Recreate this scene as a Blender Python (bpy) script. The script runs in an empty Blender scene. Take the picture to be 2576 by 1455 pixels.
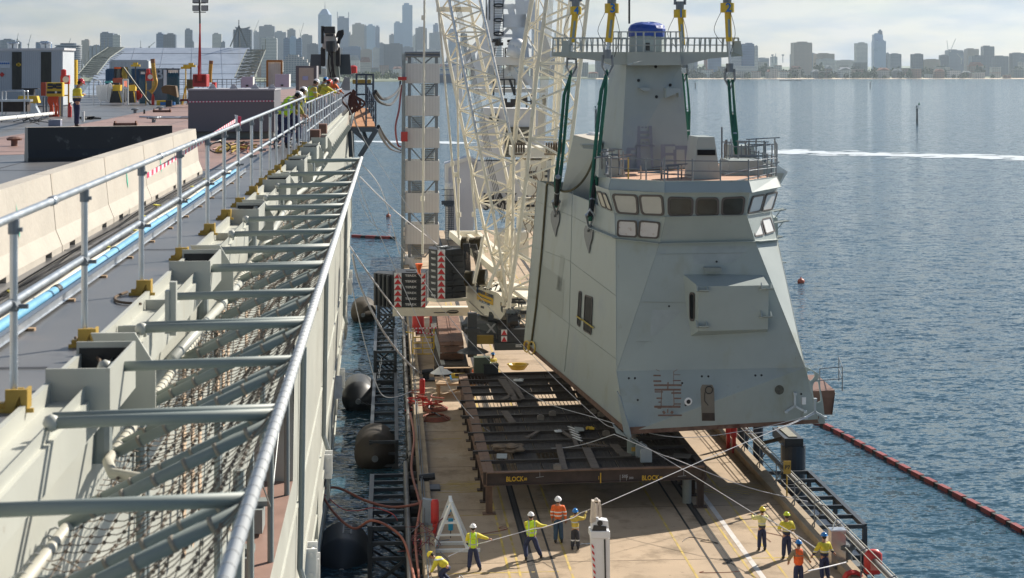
HAZE=5e-5
import bpy, bmesh, math, random
from mathutils import Vector, Matrix
random.seed(7)
R_=math.radians
scn=bpy.context.scene
COL=scn.collection
# ---------------------------------------------------------------- camera / world / sun
K=2576/2880; F=4400.0; CX=1288.0; HY=171.0; ZC=24.2
TH=math.atan(305/F)
FW=Vector((math.sin(TH),math.cos(TH),0)); RT=Vector((math.cos(TH),-math.sin(TH),0)); CAM=Vector((0,0,ZC))
cd=bpy.data.cameras.new('camera'); cam=bpy.data.objects.new('camera',cd); COL.objects.link(cam); scn.camera=cam
cam.location=CAM; cam.rotation_euler=(R_(90),0,-TH)
cd.sensor_width=36; cd.lens=F/2576*36; cd.shift_y=-(727.5-HY)/2576; cd.clip_start=.5; cd.clip_end=60000
cd.dof.use_dof=True; cd.dof.focus_distance=92; cd.dof.aperture_fstop=4.5
SUNV=Vector((1.07,.978,1.0)).normalized()
w=bpy.data.worlds.new('World'); scn.world=w; w.use_nodes=True
nt=w.node_tree; nt.nodes.clear()
def N(nt,t,**k):
    n=nt.nodes.new(t)
    for a,b in k.items(): setattr(n,a,b)
    return n
out=N(nt,'ShaderNodeOutputWorld'); bg=N(nt,'ShaderNodeBackground'); sky=N(nt,'ShaderNodeTexSky',sky_type='NISHITA')
sky.sun_disc=False; sky.sun_elevation=math.asin(SUNV.z); sky.sun_rotation=math.atan2(SUNV.x,SUNV.y); sky.air_density=1.0; sky.dust_density=.4; sky.ozone_density=2.5
bg.inputs[1].default_value=.055
tc=N(nt,'ShaderNodeTexCoord'); mp=N(nt,'ShaderNodeMapping'); mp.inputs['Scale'].default_value=(6,6,26)
nz=N(nt,'ShaderNodeTexNoise'); nz.inputs['Scale'].default_value=2.2; nz.inputs['Detail'].default_value=7; nz.inputs['Roughness'].default_value=.55
cr=N(nt,'ShaderNodeValToRGB'); cr.color_ramp.elements[0].position=.36; cr.color_ramp.elements[1].position=.62
cr.color_ramp.elements[0].color=(.50,.50,.50,1); cr.color_ramp.elements[1].color=(.93,.93,.93,1)
nz2=N(nt,'ShaderNodeTexNoise'); nz2.inputs['Scale'].default_value=3.4; nz2.inputs['Detail'].default_value=5
cr2=N(nt,'ShaderNodeValToRGB'); cr2.color_ramp.elements[0].position=.36; cr2.color_ramp.elements[1].position=.60
cr2.color_ramp.elements[0].color=(5.0,5.9,7.3,1); cr2.color_ramp.elements[1].color=(8.9,8.6,8.3,1)
mx=N(nt,'ShaderNodeMixRGB'); L=nt.links.new
L(tc.outputs['Generated'],mp.inputs[0]); L(mp.outputs[0],nz.inputs[0]); L(mp.outputs[0],nz2.inputs[0]); L(nz.outputs[0],cr.inputs[0]); L(nz2.outputs[0],cr2.inputs[0])
sx_=N(nt,'ShaderNodeSeparateXYZ'); L(tc.outputs['Generated'],sx_.inputs[0]); mr=N(nt,'ShaderNodeMapRange'); mr.inputs[1].default_value=.04; mr.inputs[2].default_value=.14; mr.inputs[3].default_value=1; mr.inputs[4].default_value=.10; L(sx_.outputs[2],mr.inputs[0])
mu=N(nt,'ShaderNodeMath',operation='MULTIPLY'); L(cr.outputs[0],mu.inputs[0]); L(mr.outputs[0],mu.inputs[1]); L(mu.outputs[0],mx.inputs[0]); L(sky.outputs[0],mx.inputs[1]); L(cr2.outputs[0],mx.inputs[2])
L(mx.outputs[0],bg.inputs[0]); L(bg.outputs[0],out.inputs[0])
sd=bpy.data.lights.new('sun','SUN'); sd.energy=5.0; sd.angle=R_(.5); sd.color=(1,.93,.82)
so=bpy.data.objects.new('sun',sd); COL.objects.link(so); so.rotation_euler=SUNV.to_track_quat('Z','Y').to_euler(); so.location=(40,40,80)
scn.view_settings.view_transform='Standard'; scn.view_settings.look='None'; scn.view_settings.exposure=0.6; scn.view_settings.gamma=1
scn.cycles.volume_bounces=0; scn.cycles.max_bounces=6; scn.cycles.diffuse_bounces=3; scn.cycles.transparent_max_bounces=8
# ---------------------------------------------------------------- helpers
def W(x,y,t): return CAM+t*(FW+RT*((x-CX)/F)+Vector((0,0,(HY-y)/F)))
def G(x,y,z): return W(x,y,(ZC-z)*F/(y-HY))
def ray(x,y): return FW+RT*((x-CX)/F)+Vector((0,0,(HY-y)/F))
def pix(p):
    d=V(p)-CAM; t=d.dot(FW); return (CX+d.dot(RT)/t*F,HY-d.z/t*F)
class Pl:
    def __init__(s,a,b,c):
        s.o=Vector(a); s.n=(Vector(b)-s.o).cross(Vector(c)-s.o).normalized()
        if s.n.dot(CAM-s.o)<0: s.n=-s.n
    def __call__(s,x,y,off=0):
        d=ray(x,y); o=s.o+s.n*off; return CAM+d*((o-CAM).dot(s.n)/d.dot(s.n))
def zz(ox,oy,sc): return lambda x,y:((ox+x/sc)*K,(oy+y/sc)*K)
V=Vector
ORG={}
class MB:
    def __init__(s): s.v=[]; s.f=[]; s.m=[]; s.mi=0
    def add(s,vs,fs):
        b=len(s.v); s.v+= [tuple(p) for p in vs]
        for f in fs: s.f.append([b+i for i in f]); s.m.append(s.mi)
    def poly(s,pts): s.add(pts,[list(range(len(pts)))]); return s
    def prism(s,pts,vec):
        n=len(pts); vec=V(vec); a=[V(p) for p in pts]; b=[p+vec for p in a]
        s.add(a+b,[list(range(n))[::-1],[n+i for i in range(n)]]+[[i,(i+1)%n,n+(i+1)%n,n+i] for i in range(n)]); return s
    def box(s,c,d,rz=0,rx=0,ry=0):
        c=V(c); M=Matrix.Rotation(rz,3,'Z')@Matrix.Rotation(ry,3,'Y')@Matrix.Rotation(rx,3,'X')
        vs=[c+M@V((i*d[0]/2,j*d[1]/2,k*d[2]/2)) for i in(-1,1) for j in(-1,1) for k in(-1,1)]
        s.add(vs,[[0,1,3,2],[4,6,7,5],[0,4,5,1],[2,3,7,6],[0,2,6,4],[1,5,7,3]]); return s
    def bb(s,x0,x1,y0,y1,z0,z1): return s.box(((x0+x1)/2,(y0+y1)/2,(z0+z1)/2),(abs(x1-x0),abs(y1-y0),abs(z1-z0)))
    def bar(s,a,b,r,n=6,r2=None,cap=True):
        a=V(a); b=V(b); d=b-a
        if d.length<1e-6: return s
        r2=r if r2 is None else r2; q=d.to_track_quat('Z','Y')
        vs=[a+q@V((r*math.cos(i*2*math.pi/n),r*math.sin(i*2*math.pi/n),0)) for i in range(n)]+[b+q@V((r2*math.cos(i*2*math.pi/n),r2*math.sin(i*2*math.pi/n),0)) for i in range(n)]
        fs=[[i,(i+1)%n,n+(i+1)%n,n+i] for i in range(n)]
        if cap: fs+=[list(range(n))[::-1],[n+i for i in range(n)]]
        s.add(vs,fs); return s
    def beam(s,a,b,w,h,up=(0,0,1)):
        a=V(a); b=V(b); d=(b-a)
        if d.length<1e-6: return s
        d.normalize(); up=V(up); r=d.cross(up)
        if r.length<1e-4: r=d.cross(V((0,1,0)))
        r.normalize(); u=r.cross(d)
        vs=[p+r*i*w/2+u*j*h/2 for p in(a,b) for i,j in((-1,-1),(1,-1),(1,1),(-1,1))]
        s.add(vs,[[0,1,2,3],[7,6,5,4],[0,4,5,1],[1,5,6,2],[2,6,7,3],[3,7,4,0]]); return s
    def ibeam(s,a,b,w,h,t=.03):
        a=V(a); b=V(b); u=V((0,0,1))
        s.beam(a+u*(h/2-t/2),b+u*(h/2-t/2),w,t); s.beam(a-u*(h/2-t/2),b-u*(h/2-t/2),w,t); s.beam(a,b,t,h-2*t); return s
    def tube(s,pts,r,n=6,closed=False):
        pts=[V(p) for p in pts]; rings=[]; m=len(pts); b=len(s.v)
        pr=None
        for i,p in enumerate(pts):
            d=(pts[min(i+1,m-1)]-pts[max(i-1,0)]) if not closed else (pts[(i+1)%m]-pts[i-1])
            if d.length<1e-9: d=V((0,0,1))
            d.normalize()
            if pr is None: pr=d.orthogonal().normalized()
            pr=(pr-d*pr.dot(d)); pr=pr.normalized() if pr.length>1e-6 else d.orthogonal().normalized()
            q=d.cross(pr); rr=r[i] if isinstance(r,(list,tuple)) else r
            s.v+=[tuple(p+(pr*math.cos(k*2*math.pi/n)+q*math.sin(k*2*math.pi/n))*rr) for k in range(n)]
        e=m if closed else m-1
        for i in range(e):
            j=(i+1)%m
            for k in range(n): s.f.append([b+i*n+k,b+i*n+(k+1)%n,b+j*n+(k+1)%n,b+j*n+k]); s.m.append(s.mi)
        if not closed:
            s.f.append([b+k for k in range(n)][::-1]); s.m.append(s.mi); s.f.append([b+(m-1)*n+k for k in range(n)]); s.m.append(s.mi)
        return s
    def lathe(s,c,prof,n=16,axis=(0,0,1),sx=1,sy=1):
        c=V(c); q=V(axis).to_track_quat('Z','Y'); b=len(s.v); m=len(prof)
        for r,z in prof: s.v+=[tuple(c+q@V((r*sx*math.cos(k*2*math.pi/n),r*sy*math.sin(k*2*math.pi/n),z))) for k in range(n)]
        for i in range(m-1):
            for k in range(n): s.f.append([b+i*n+k,b+i*n+(k+1)%n,b+(i+1)*n+(k+1)%n,b+(i+1)*n+k]); s.m.append(s.mi)
        s.f.append([b+k for k in range(n)][::-1]); s.m.append(s.mi); s.f.append([b+(m-1)*n+k for k in range(n)]); s.m.append(s.mi)
        return s
    def ball(s,c,r,n=10,sc=(1,1,1)):
        c=V(c); b=len(s.v); m=max(4,n//2)
        for i in range(m+1):
            a=math.pi*i/m; rr=max(1e-3,math.sin(a))
            s.v+=[tuple(c+V((r*sc[0]*rr*math.cos(k*2*math.pi/n),r*sc[1]*rr*math.sin(k*2*math.pi/n),-r*sc[2]*math.cos(a)))) for k in range(n)]
        for i in range(m):
            for k in range(n): s.f.append([b+i*n+k,b+i*n+(k+1)%n,b+(i+1)*n+(k+1)%n,b+(i+1)*n+k]); s.m.append(s.mi)
        return s
    def build(s,name,mats,parent=None,label=None,smooth=False,bevel=0):
        o0=ORG.get(parent,V((0,0,0))) if parent else V((0,0,0))
        me=bpy.data.meshes.new(name)
        me.from_pydata([(x-o0.x,y-o0.y,z-o0.z) for x,y,z in s.v],[],s.f)
        mats=mats if isinstance(mats,(list,tuple)) else [mats]
        for m in mats: me.materials.append(m)
        if len(mats)>1: me.polygons.foreach_set('material_index',s.m)
        if smooth: me.polygons.foreach_set('use_smooth',[True]*len(me.polygons))
        bm=bmesh.new(); bm.from_mesh(me); bmesh.ops.recalc_face_normals(bm,faces=bm.faces); bm.to_mesh(me); bm.free()
        me.update()
        o=bpy.data.objects.new(name,me); COL.objects.link(o)
        if parent: o.parent=parent
        ORG[o]=o0
        if label: o['label']=label
        if bevel:
            b=o.modifiers.new('bevel','BEVEL'); b.width=bevel; b.segments=2; b.limit_method='ANGLE'
        return o
    def each(s,name,mats,parent):
        n=len(s.v); par=list(range(n))
        def find(i):
            while par[i]!=i: par[i]=par[par[i]]; i=par[i]
            return i
        for f in s.f:
            for i in f[1:]: par[find(i)]=find(f[0])
        g={}
        for f,m in zip(s.f,s.m): g.setdefault(find(f[0]),[]).append((f,m))
        for k in g:
            q=MB(); mp={}
            for f,m in g[k]:
                for i in f:
                    if i not in mp: mp[i]=len(q.v); q.v.append(s.v[i])
                q.f.append([mp[i] for i in f]); q.m.append(m)
            o=q.build(name,mats,parent)
        return o
    def thing(s,name,mats,label,cat,group=None,kind=None,smooth=False,bevel=0):
        xs=[p[0] for p in s.v]; ys=[p[1] for p in s.v]; zs=[p[2] for p in s.v]
        loc=V(((min(xs)+max(xs))/2,(min(ys)+max(ys))/2,min(zs)))
        s.v=[(x-loc.x,y-loc.y,z-loc.z) for x,y,z in s.v]
        o=s.build(name,mats,None,smooth=smooth,bevel=bevel); o.location=loc; ORG[o]=loc
        tag(o,label,cat,group,kind); return o
def tag(o,label=None,cat=None,group=None,kind=None):
    if label: o['label']=label
    if cat: o['category']=cat
    if group: o['group']=group
    if kind: o['kind']=kind
    return o
def T(name,label,cat,loc,group=None,rz=0):
    o=bpy.data.objects.new(name,None); COL.objects.link(o); o.location=loc; o.rotation_euler[2]=rz; o.empty_display_size=.3
    ORG[o]=V(loc) if rz==0 else V((0,0,0)); tag(o,label,cat,group); return o
def kids(o): return [c for c in bpy.data.objects if c.parent==o]
def dup(o,loc=None,rz=None,label=None,parent=None,ch=None):
    ch=ch or {}
    c=o.copy(); COL.objects.link(c)
    if parent: c.parent=parent
    if loc is not None: c.location=loc
    if rz is not None: c.rotation_euler[2]=rz
    if label: c['label']=label
    for k in list(o.children): dup(k,parent=c)
    return c
def struct(mb,name,m,smooth=False): 
    o=mb.build(name,m,None,smooth=smooth); o['kind']='structure'; return o
MATS={}
def M(name,col,rough=.55,metal=0,var=.12,sc=1.5,bump=0,dirt=None,spec=.5,stretch=None):
    if name in MATS: return MATS[name]
    m=bpy.data.materials.new(name); m.use_nodes=True; nt=m.node_tree; b=nt.nodes['Principled BSDF']; L=nt.links.new
    b.inputs['Roughness'].default_value=rough; b.inputs['Metallic'].default_value=metal; b.inputs['Specular IOR Level'].default_value=spec
    tc=N(nt,'ShaderNodeTexCoord'); src=tc.outputs['Object']
    if stretch:
        mp=N(nt,'ShaderNodeMapping'); mp.inputs['Scale'].default_value=stretch; L(src,mp.inputs[0]); src=mp.outputs[0]
    n=N(nt,'ShaderNodeTexNoise'); n.inputs['Scale'].default_value=sc; n.inputs['Detail'].default_value=6; n.inputs['Roughness'].default_value=.6; L(src,n.inputs[0])
    r=N(nt,'ShaderNodeValToRGB'); e=r.color_ramp.elements; e[0].position=.3; e[1].position=.7
    e[0].color=tuple(max(0,c*(1-var)) for c in col)+(1,); e[1].color=tuple(min(1,c*(1+var)) for c in col)+(1,)
    L(n.outputs[0],r.inputs[0]); co=r.outputs[0]
    for dirt in (dirt if isinstance(dirt,list) else ([dirt] if dirt else [])):
        dc,amt,ds=dirt[:3]; n2=N(nt,'ShaderNodeTexNoise'); n2.inputs['Scale'].default_value=ds; n2.inputs['Detail'].default_value=9; n2.inputs['Roughness'].default_value=.65
        if len(dirt)>3:
            mp2=N(nt,'ShaderNodeMapping'); mp2.inputs['Scale'].default_value=dirt[3]; L(tc.outputs['Object'],mp2.inputs[0]); L(mp2.outputs[0],n2.inputs[0])
        else: L(tc.outputs['Object'],n2.inputs[0])
        r2=N(nt,'ShaderNodeValToRGB'); r2.color_ramp.elements[0].position=.72-amt*.5; r2.color_ramp.elements[1].position=.86-amt*.4
        mx=N(nt,'ShaderNodeMixRGB'); mx.inputs[2].default_value=tuple(dc)+(1,); L(n2.outputs[0],r2.inputs[0]); L(r2.outputs[0],mx.inputs[0]); L(co,mx.inputs[1]); co=mx.outputs[0]
    L(co,b.inputs['Base Color'])
    rr=N(nt,'ShaderNodeMapRange'); rr.inputs[3].default_value=max(.02,rough-.12); rr.inputs[4].default_value=min(1,rough+.12); L(n.outputs[0],rr.inputs[0]); L(rr.outputs[0],b.inputs['Roughness'])
    if bump:
        bn=N(nt,'ShaderNodeBump'); bn.inputs['Strength'].default_value=bump; bn.inputs['Distance'].default_value=.03; n3=N(nt,'ShaderNodeTexNoise'); n3.inputs['Scale'].default_value=sc*8; n3.inputs['Detail'].default_value=4
        L(src,n3.inputs[0]); L(n3.outputs[0],bn.inputs['Height']); L(bn.outputs[0],b.inputs['Normal'])
    MATS[name]=m; return m
def Mbands(name,c1,c2,freq,axis=2,rough=.5,duty=.5,sharp=True,vert=None):
    """striped material along an object axis (tape, boom, corrugation colour, floors)"""
    if name in MATS: return MATS[name]
    m=bpy.data.materials.new(name); m.use_nodes=True; nt=m.node_tree; b=nt.nodes['Principled BSDF']; L=nt.links.new; b.inputs['Roughness'].default_value=rough
    tc=N(nt,'ShaderNodeTexCoord'); sp=N(nt,'ShaderNodeSeparateXYZ'); L(tc.outputs['Object'],sp.inputs[0])
    def band(ax,fr,du):
        a=N(nt,'ShaderNodeMath',operation='MULTIPLY'); a.inputs[1].default_value=fr; L(sp.outputs[ax],a.inputs[0])
        f=N(nt,'ShaderNodeMath',operation='FRACT'); L(a.outputs[0],f.inputs[0]); g=N(nt,'ShaderNodeMath',operation='LESS_THAN'); g.inputs[1].default_value=du; L(f.outputs[0],g.inputs[0]); return g.outputs[0]
    o=band(axis,freq,duty)
    if vert:
        o2=band(vert[0],vert[1],vert[2]); mm=N(nt,'ShaderNodeMath',operation='MULTIPLY'); L(o,mm.inputs[0]); L(o2,mm.inputs[1]); o=mm.outputs[0]
    mx=N(nt,'ShaderNodeMixRGB'); mx.inputs[1].default_value=tuple(c1)+(1,); mx.inputs[2].default_value=tuple(c2)+(1,); L(o,mx.inputs[0]); L(mx.outputs[0],b.inputs['Base Color'])
    MATS[name]=m; return m
def text(s,size,M4,mat,parent=None,name='lettering',ext=.004,sx=1,bold=True):
    cu=bpy.data.curves.new(name,'FONT'); cu.body=s; cu.size=size; cu.align_x='CENTER'; cu.align_y='CENTER'; cu.extrude=ext; cu.resolution_u=2
    if bold: cu.offset=size*.02
    o=bpy.data.objects.new(name,cu); COL.objects.link(o)
    dg=bpy.context.evaluated_depsgraph_get(); me=bpy.data.meshes.new_from_object(o.evaluated_get(dg)); COL.objects.unlink(o); bpy.data.objects.remove(o)
    me.name=name; me.materials.clear(); me.materials.append(mat)
    o0=ORG.get(parent,V((0,0,0))) if parent else V((0,0,0))
    A=Matrix.Translation(-o0)@M4@Matrix.Diagonal((sx,1,1,1)); me.transform(A)
    n=bpy.data.objects.new(name,me); COL.objects.link(n)
    if parent: n.parent=parent
    ORG[n]=o0; return n
def frame_mat(o,xd,yd):
    x=V(xd).normalized(); y=V(yd); y=(y-x*y.dot(x)).normalized(); z=x.cross(y)
    m=Matrix((x,y,z)).transposed().to_4x4(); m.translation=V(o); return m
def rquad(c4,rad=.2,n=4):
    """rounded quad through 4 corner points (bilinear)"""
    a,b,c,d=[V(p) for p in c4]; out=[]
    def P(u,v): return (a*(1-u)+b*u)*(1-v)+(d*(1-u)+c*u)*v
    w_=((b-a).length+(c-d).length)/2; h_=((d-a).length+(c-b).length)/2; ru=min(.5,rad/w_); rv=min(.5,rad/h_)
    for cu,cv,a0 in((1-ru,rv,-90),(1-ru,1-rv,0),(ru,1-rv,90),(ru,rv,180)):
        for i in range(n+1):
            an=R_(a0+90*i/n); out.append(P(cu+ru*math.cos(an),cv+rv*math.sin(an)))
    return out
def scaleq(c4,k):
    c=sum((V(p) for p in c4),V())/len(c4); return [c+(V(p)-c)*k for p in c4]
def catenary(a,b,sag,n=16):
    a=V(a);b=V(b); return [a.lerp(b,i/n)-V((0,0,sag*4*(i/n)*(1-i/n))) for i in range(n+1)]
def spline(pts,n=6):
    pts=[V(p) for p in pts]; o=[]
    for i in range(len(pts)-1):
        p0=pts[max(i-1,0)];p1=pts[i];p2=pts[i+1];p3=pts[min(i+2,len(pts)-1)]
        for k in range(n):
            t=k/n; o.append(.5*((2*p1)+(-p0+p2)*t+(2*p0-5*p1+4*p2-p3)*t*t+(-p0+3*p1-3*p2+p3)*t**3))
    o.append(pts[-1]); return o
def lattice(mb,ch,n,rc,rd,sides=((0,1),(1,2),(2,3),(3,0)),alt=True,end=True):
    """ch: 4 chords as polylines of points; n bays"""
    def smp(pl,s):
        pl=[V(p) for p in pl]; L=[(pl[i+1]-pl[i]).length for i in range(len(pl)-1)]; T_=sum(L); d=s*T_
        for i,l in enumerate(L):
            if d<=l or i==len(L)-1: return pl[i].lerp(pl[i+1],min(1,d/l))
            d-=l
    P=[[smp(c,i/n) for i in range(n+1)] for c in ch]
    for c in P:
        for i in range(n): mb.bar(c[i],c[i+1],rc,8,cap=False)
    for k,(a,b) in enumerate(sides):
        for i in range(n):
            if (i+k)%2==0: mb.bar(P[a][i],P[b][i+1],rd,6,cap=False)
            else: mb.bar(P[b][i],P[a][i+1],rd,6,cap=False)
            if end and i%4==0: mb.bar(P[a][i],P[b][i],rd,6,cap=False)
# ---------------------------------------------------------------- palette
hullp=M('ship paint',(.485,.49,.435),.42,var=.06,sc=.6,dirt=[((.42,.39,.30),.24,1.2,(1,1,.25)),((.28,.22,.15),.14,6),((.42,.44,.42),.2,.5)])
hulld=M('ship grey paint',(.27,.30,.29),.45,var=.07,sc=2)
deckm=M('wet steel deck',(.135,.135,.138),.36,var=.3,sc=.35,dirt=[((.21,.175,.155),.22,.5),((.05,.05,.055),.2,1.4)])
deckr=M('primer deck',(.33,.21,.17),.45,var=.16,sc=.8,dirt=((.16,.13,.12),.22,.7))
modp=M('block paint',(.355,.400,.385),.45,var=.07,sc=.45,bump=0,dirt=[((.31,.325,.265),.34,.5,(1,1,.5)),((.22,.205,.17),.17,1.3,(2.2,2.2,.22)),((.29,.335,.38),.34,.22)])
modd=M('block primer patch',(.25,.26,.29),.5,var=.05,sc=2)
rust=M('rusty steel',(.15,.075,.045),.75,var=.35,sc=3,bump=.3)
rustd=M('dark rusty steel',(.055,.038,.030),.7,var=.4,sc=2,bump=.3)
brown=M('brown primer',(.17,.085,.06),.6,var=.15,sc=3)
galv=M('galvanised steel',(.52,.55,.58),.33,.75,var=.12,sc=4)
cream=M('cream crane paint',(.86,.80,.66),.4,var=.06,sc=1.5,dirt=((.33,.22,.13),.14,3.5))
creamw=M('white crane paint',(.80,.81,.82),.35,var=.05,sc=1)
silver=M('silver chord',(.62,.64,.66),.28,.55,var=.1,sc=2)
conc=M('concrete',(.47,.43,.37),.8,var=.08,sc=1.5,bump=.25,dirt=((.45,.32,.20),.2,1.5,(1,1,.35)))
pierc=M('pier concrete',(.42,.315,.215),.85,var=.14,sc=.3,bump=.15,dirt=[((.52,.45,.36),.34,.12),((.22,.16,.10),.40,.5),((.11,.085,.06),.22,2.5),((.34,.25,.15),.3,1.1,(1,.12,1))])
kerbc=M('kerb concrete',(.36,.28,.19),.85,var=.2,sc=1,bump=.3,dirt=((.15,.11,.08),.25,2))
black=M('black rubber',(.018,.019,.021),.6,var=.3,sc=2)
blackp=M('black paint',(.022,.024,.028),.4,var=.3,sc=2)
blues=M('dark blue steel',(.035,.055,.085),.42,var=.2,sc=2)
white=M('white paint',(.78,.78,.76),.4,var=.05,sc=2,dirt=((.4,.3,.2),.1,4))
yellow=M('yellow paint',(.72,.47,.03),.4,var=.1,sc=3,dirt=((.25,.16,.05),.15,5))
mustard=M('mustard bracket',(.43,.28,.05),.5,var=.12,sc=3)
red=M('red paint',(.55,.035,.03),.4,var=.12,sc=3)
orange=M('safety orange',(.95,.16,.03),.6,var=.08,sc=3)
green=M('green sling',(.010,.115,.075),.7,var=.25,sc=6)
rope=M('white rope',(.72,.72,.74),.8,var=.1,sc=20)
tan=M('tan rope',(.50,.36,.24),.85,var=.25,sc=10)
glassd=M('dark glass',(.03,.04,.04),.08,var=.4,sc=1)
wood=M('timber',(.40,.27,.16),.8,var=.25,sc=2,stretch=(1,6,6))
woodg=M('grey timber',(.16,.13,.11),.85,var=.3,sc=2)
blueh=M('blue hose',(.17,.42,.62),.4,var=.08,sc=3)
galvd=M('dull steel',(.20,.22,.24),.45,.4,var=.15,sc=3)
navy=M('navy cloth',(.018,.025,.06),.85,var=.3,sc=14)
# ================================================================ SETTING: water, land, pier
def water():
    m=bpy.data.materials.new('sea water'); m.use_nodes=True; nt=m.node_tree; b=nt.nodes['Principled BSDF']; L=nt.links.new
    b.inputs['Base Color'].default_value=(.018,.062,.085,1); b.inputs['Roughness'].default_value=.09; b.inputs['IOR'].default_value=1.33; b.inputs['Specular IOR Level'].default_value=.5
    tc=N(nt,'ShaderNodeTexCoord')
    def nz(sc,s3,d,rot=.5,col=1):
        mp=N(nt,'ShaderNodeMapping'); mp.inputs['Scale'].default_value=s3; mp.inputs['Rotation'].default_value=(0,0,rot); L(tc.outputs['Object'],mp.inputs[0])
        n=N(nt,'ShaderNodeTexNoise'); n.inputs['Scale'].default_value=sc; n.inputs['Detail'].default_value=d; n.inputs['Roughness'].default_value=.6; L(mp.outputs[0],n.inputs[0]); return n.outputs[col]
    a=nz(.55,(1,1.8,1),5,-.35); c=nz(2.4,(1,1.7,1),5,.25); e=nz(.012,(1,2.5,1),4,.4,0)
    def vm(op,x,y):
        q=N(nt,'ShaderNodeVectorMath',operation=op)
        for k,u in enumerate((x,y)):
            if u is None: continue
            if isinstance(u,tuple): q.inputs[k].default_value=u
            else: L(u,q.inputs[k])
        return q.outputs[0]
    v1=vm('MULTIPLY',vm('SUBTRACT',a,(.5,.5,.5)),(.75,1.15,0)); v2=vm('MULTIPLY',vm('SUBTRACT',c,(.5,.5,.5)),(.95,1.45,0))
    g_=N(nt,'ShaderNodeMapRange'); g_.inputs[1].default_value=.35; g_.inputs[2].default_value=.65; g_.inputs[3].default_value=.85; g_.inputs[4].default_value=1.2; L(e,g_.inputs[0]); sc_=N(nt,'ShaderNodeVectorMath',operation='SCALE'); L(vm('ADD',v1,v2),sc_.inputs[0]); L(g_.outputs[0],sc_.inputs['Scale'])
    nm=vm('NORMALIZE',vm('ADD',sc_.outputs[0],(0,0,1)),None); L(nm,b.inputs['Normal'])
    r=N(nt,'ShaderNodeValToRGB'); r.color_ramp.elements[0].position=.35; r.color_ramp.elements[1].position=.65
    r.color_ramp.elements[0].color=(.022,.062,.092,1); r.color_ramp.elements[1].color=(.036,.094,.135,1); L(e,r.inputs[0]); L(r.outputs[0],b.inputs['Base Color'])
    return m
WAT=water()
mb=MB(); mb.poly([(-5500,-300,0),(6000,-300,0),(6000,3990,0),(-5500,3990,0)]); struct(mb,'water',WAT)
sand=M('sand',(.62,.50,.36),.9,var=.1,sc=.02); landm=M('far land',(.16,.19,.12),.9,var=.35,sc=.01)
mb=MB(); mb.poly([(-5500,3745,.9),(6000,3745,.9),(6000,9500,1.2),(-5500,9500,1.2)]); struct(mb,'land',landm)
mb=MB(); mb.prism([(-900,3700,-.3),(6000,3700,-.3),(6000,3775,1.6),(-900,3775,1.6)],(0,0,-1)); struct(mb,'beach',sand)
mb=MB(); random.seed(3)
xs=[-5400+i*200 for i in range(57)]
hp=[(x,9000,22+16*abs(math.sin(x*.0013))+random.random()*9) for x in xs]
for i in range(56):
    a,b_=hp[i],hp[i+1]; mb.poly([(a[0],8600,1),(b_[0],8600,1),(b_[0],b_[1],b_[2]),(a[0],a[1],a[2])]); mb.poly([(a[0],a[1],a[2]),(b_[0],b_[1],b_[2]),(b_[0],9400,1),(a[0],9400,1)])
struct(mb,'hills',landm)
PZ=3.2; XL,XR=1.63,18.95
mb=MB(); mb.bb(XL,XR+.2,52,226,1.6,PZ); struct(mb,'pier_deck',pierc)
mb=MB(); mb.bb(XL-.28,XL+.28,52,226,2.6,3.62); mb.bb(XR-.3,XR+.3,52,226,2.6,3.55)
for y in range(55,226,6): mb.bb(XL-.3,XL+.3,y,y+.04,3.0,3.63); mb.bb(XR-.32,XR+.32,y,y+.04,3.0,3.56)
struct(mb,'pier_kerb',kerbc)
mb=MB()
for y in range(54,226,7):
    for x in (XL+.5,6,12,XR-.6): mb.bar((x,y,-3),(x,y,1.7),.45,12)
struct(mb,'pier_piles',blackp)
# rails set in the pier
mb=MB(); mb.mi=0
for x in (5.92,6.86,13.55,14.35):
    for d in ((-.12,.12) if x in (5.92,14.35) else (0,)): mb.bb(x+d-.045,x+d+.045,52,226,PZ-.02,PZ+.012)
mb.mi=1
for x in (5.92,14.35): mb.bb(x-.07,x+.07,52,226,PZ-.02,PZ+.006)
struct(mb,'crane_rails',[M('rail groove',(.03,.027,.024),.7),M('rail head',(.075,.065,.058),.5,.3)])
yl=M('faded yellow line',(.50,.36,.08),.8,var=.3,sc=1,dirt=((.40,.30,.20),.5,1.5)); wl=M('faded white line',(.58,.55,.52),.8,var=.1,sc=1,dirt=((.40,.30,.20),.35,1.5))
mb=MB(); z0=PZ+.004
for x in (4.9,5.35,7.5,12.6,14.95,16.3): mb.bb(x-.05,x+.05,54,200,z0-.003,z0+.002)
for y,x0,x1 in((72.6,2.2,7),(78.5,2.6,5),(82,2.6,5),(86.5,2.3,5),(88.2,2.3,5),(79,16.3,18.4),(74,14.9,18.5),(70,14.9,18.2),(99,2.4,4),(104,2.3,4)): mb.bb(x0,x1,y-.05,y+.05,z0-.003,z0+.0035)
for k in range(8):
    a=V((2.3+k*.1,87.2+k*.25,z0+.003)); mb.beam(a,a+V((2.6,-.8,0)),.07,.004); a=V((15.3+k*.35,86+k*.2,z0+.003)); mb.beam(a,a+V((1.6,-1.3,0)),.07,.004)
struct(mb,'painted_markings',yl)
mb=MB(); mb.bb(15.18,15.42,54,180,z0-.003,z0+.0045); struct(mb,'painted_edge_line',wl)
mb=MB(); sm=M('joint',(.10,.075,.05),.9)
for y in range(56,220,9): mb.bb(XL+.3,XR-.3,y,y+.03,z0-.003,z0+.0015)
struct(mb,'pier_joints',sm)
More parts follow.
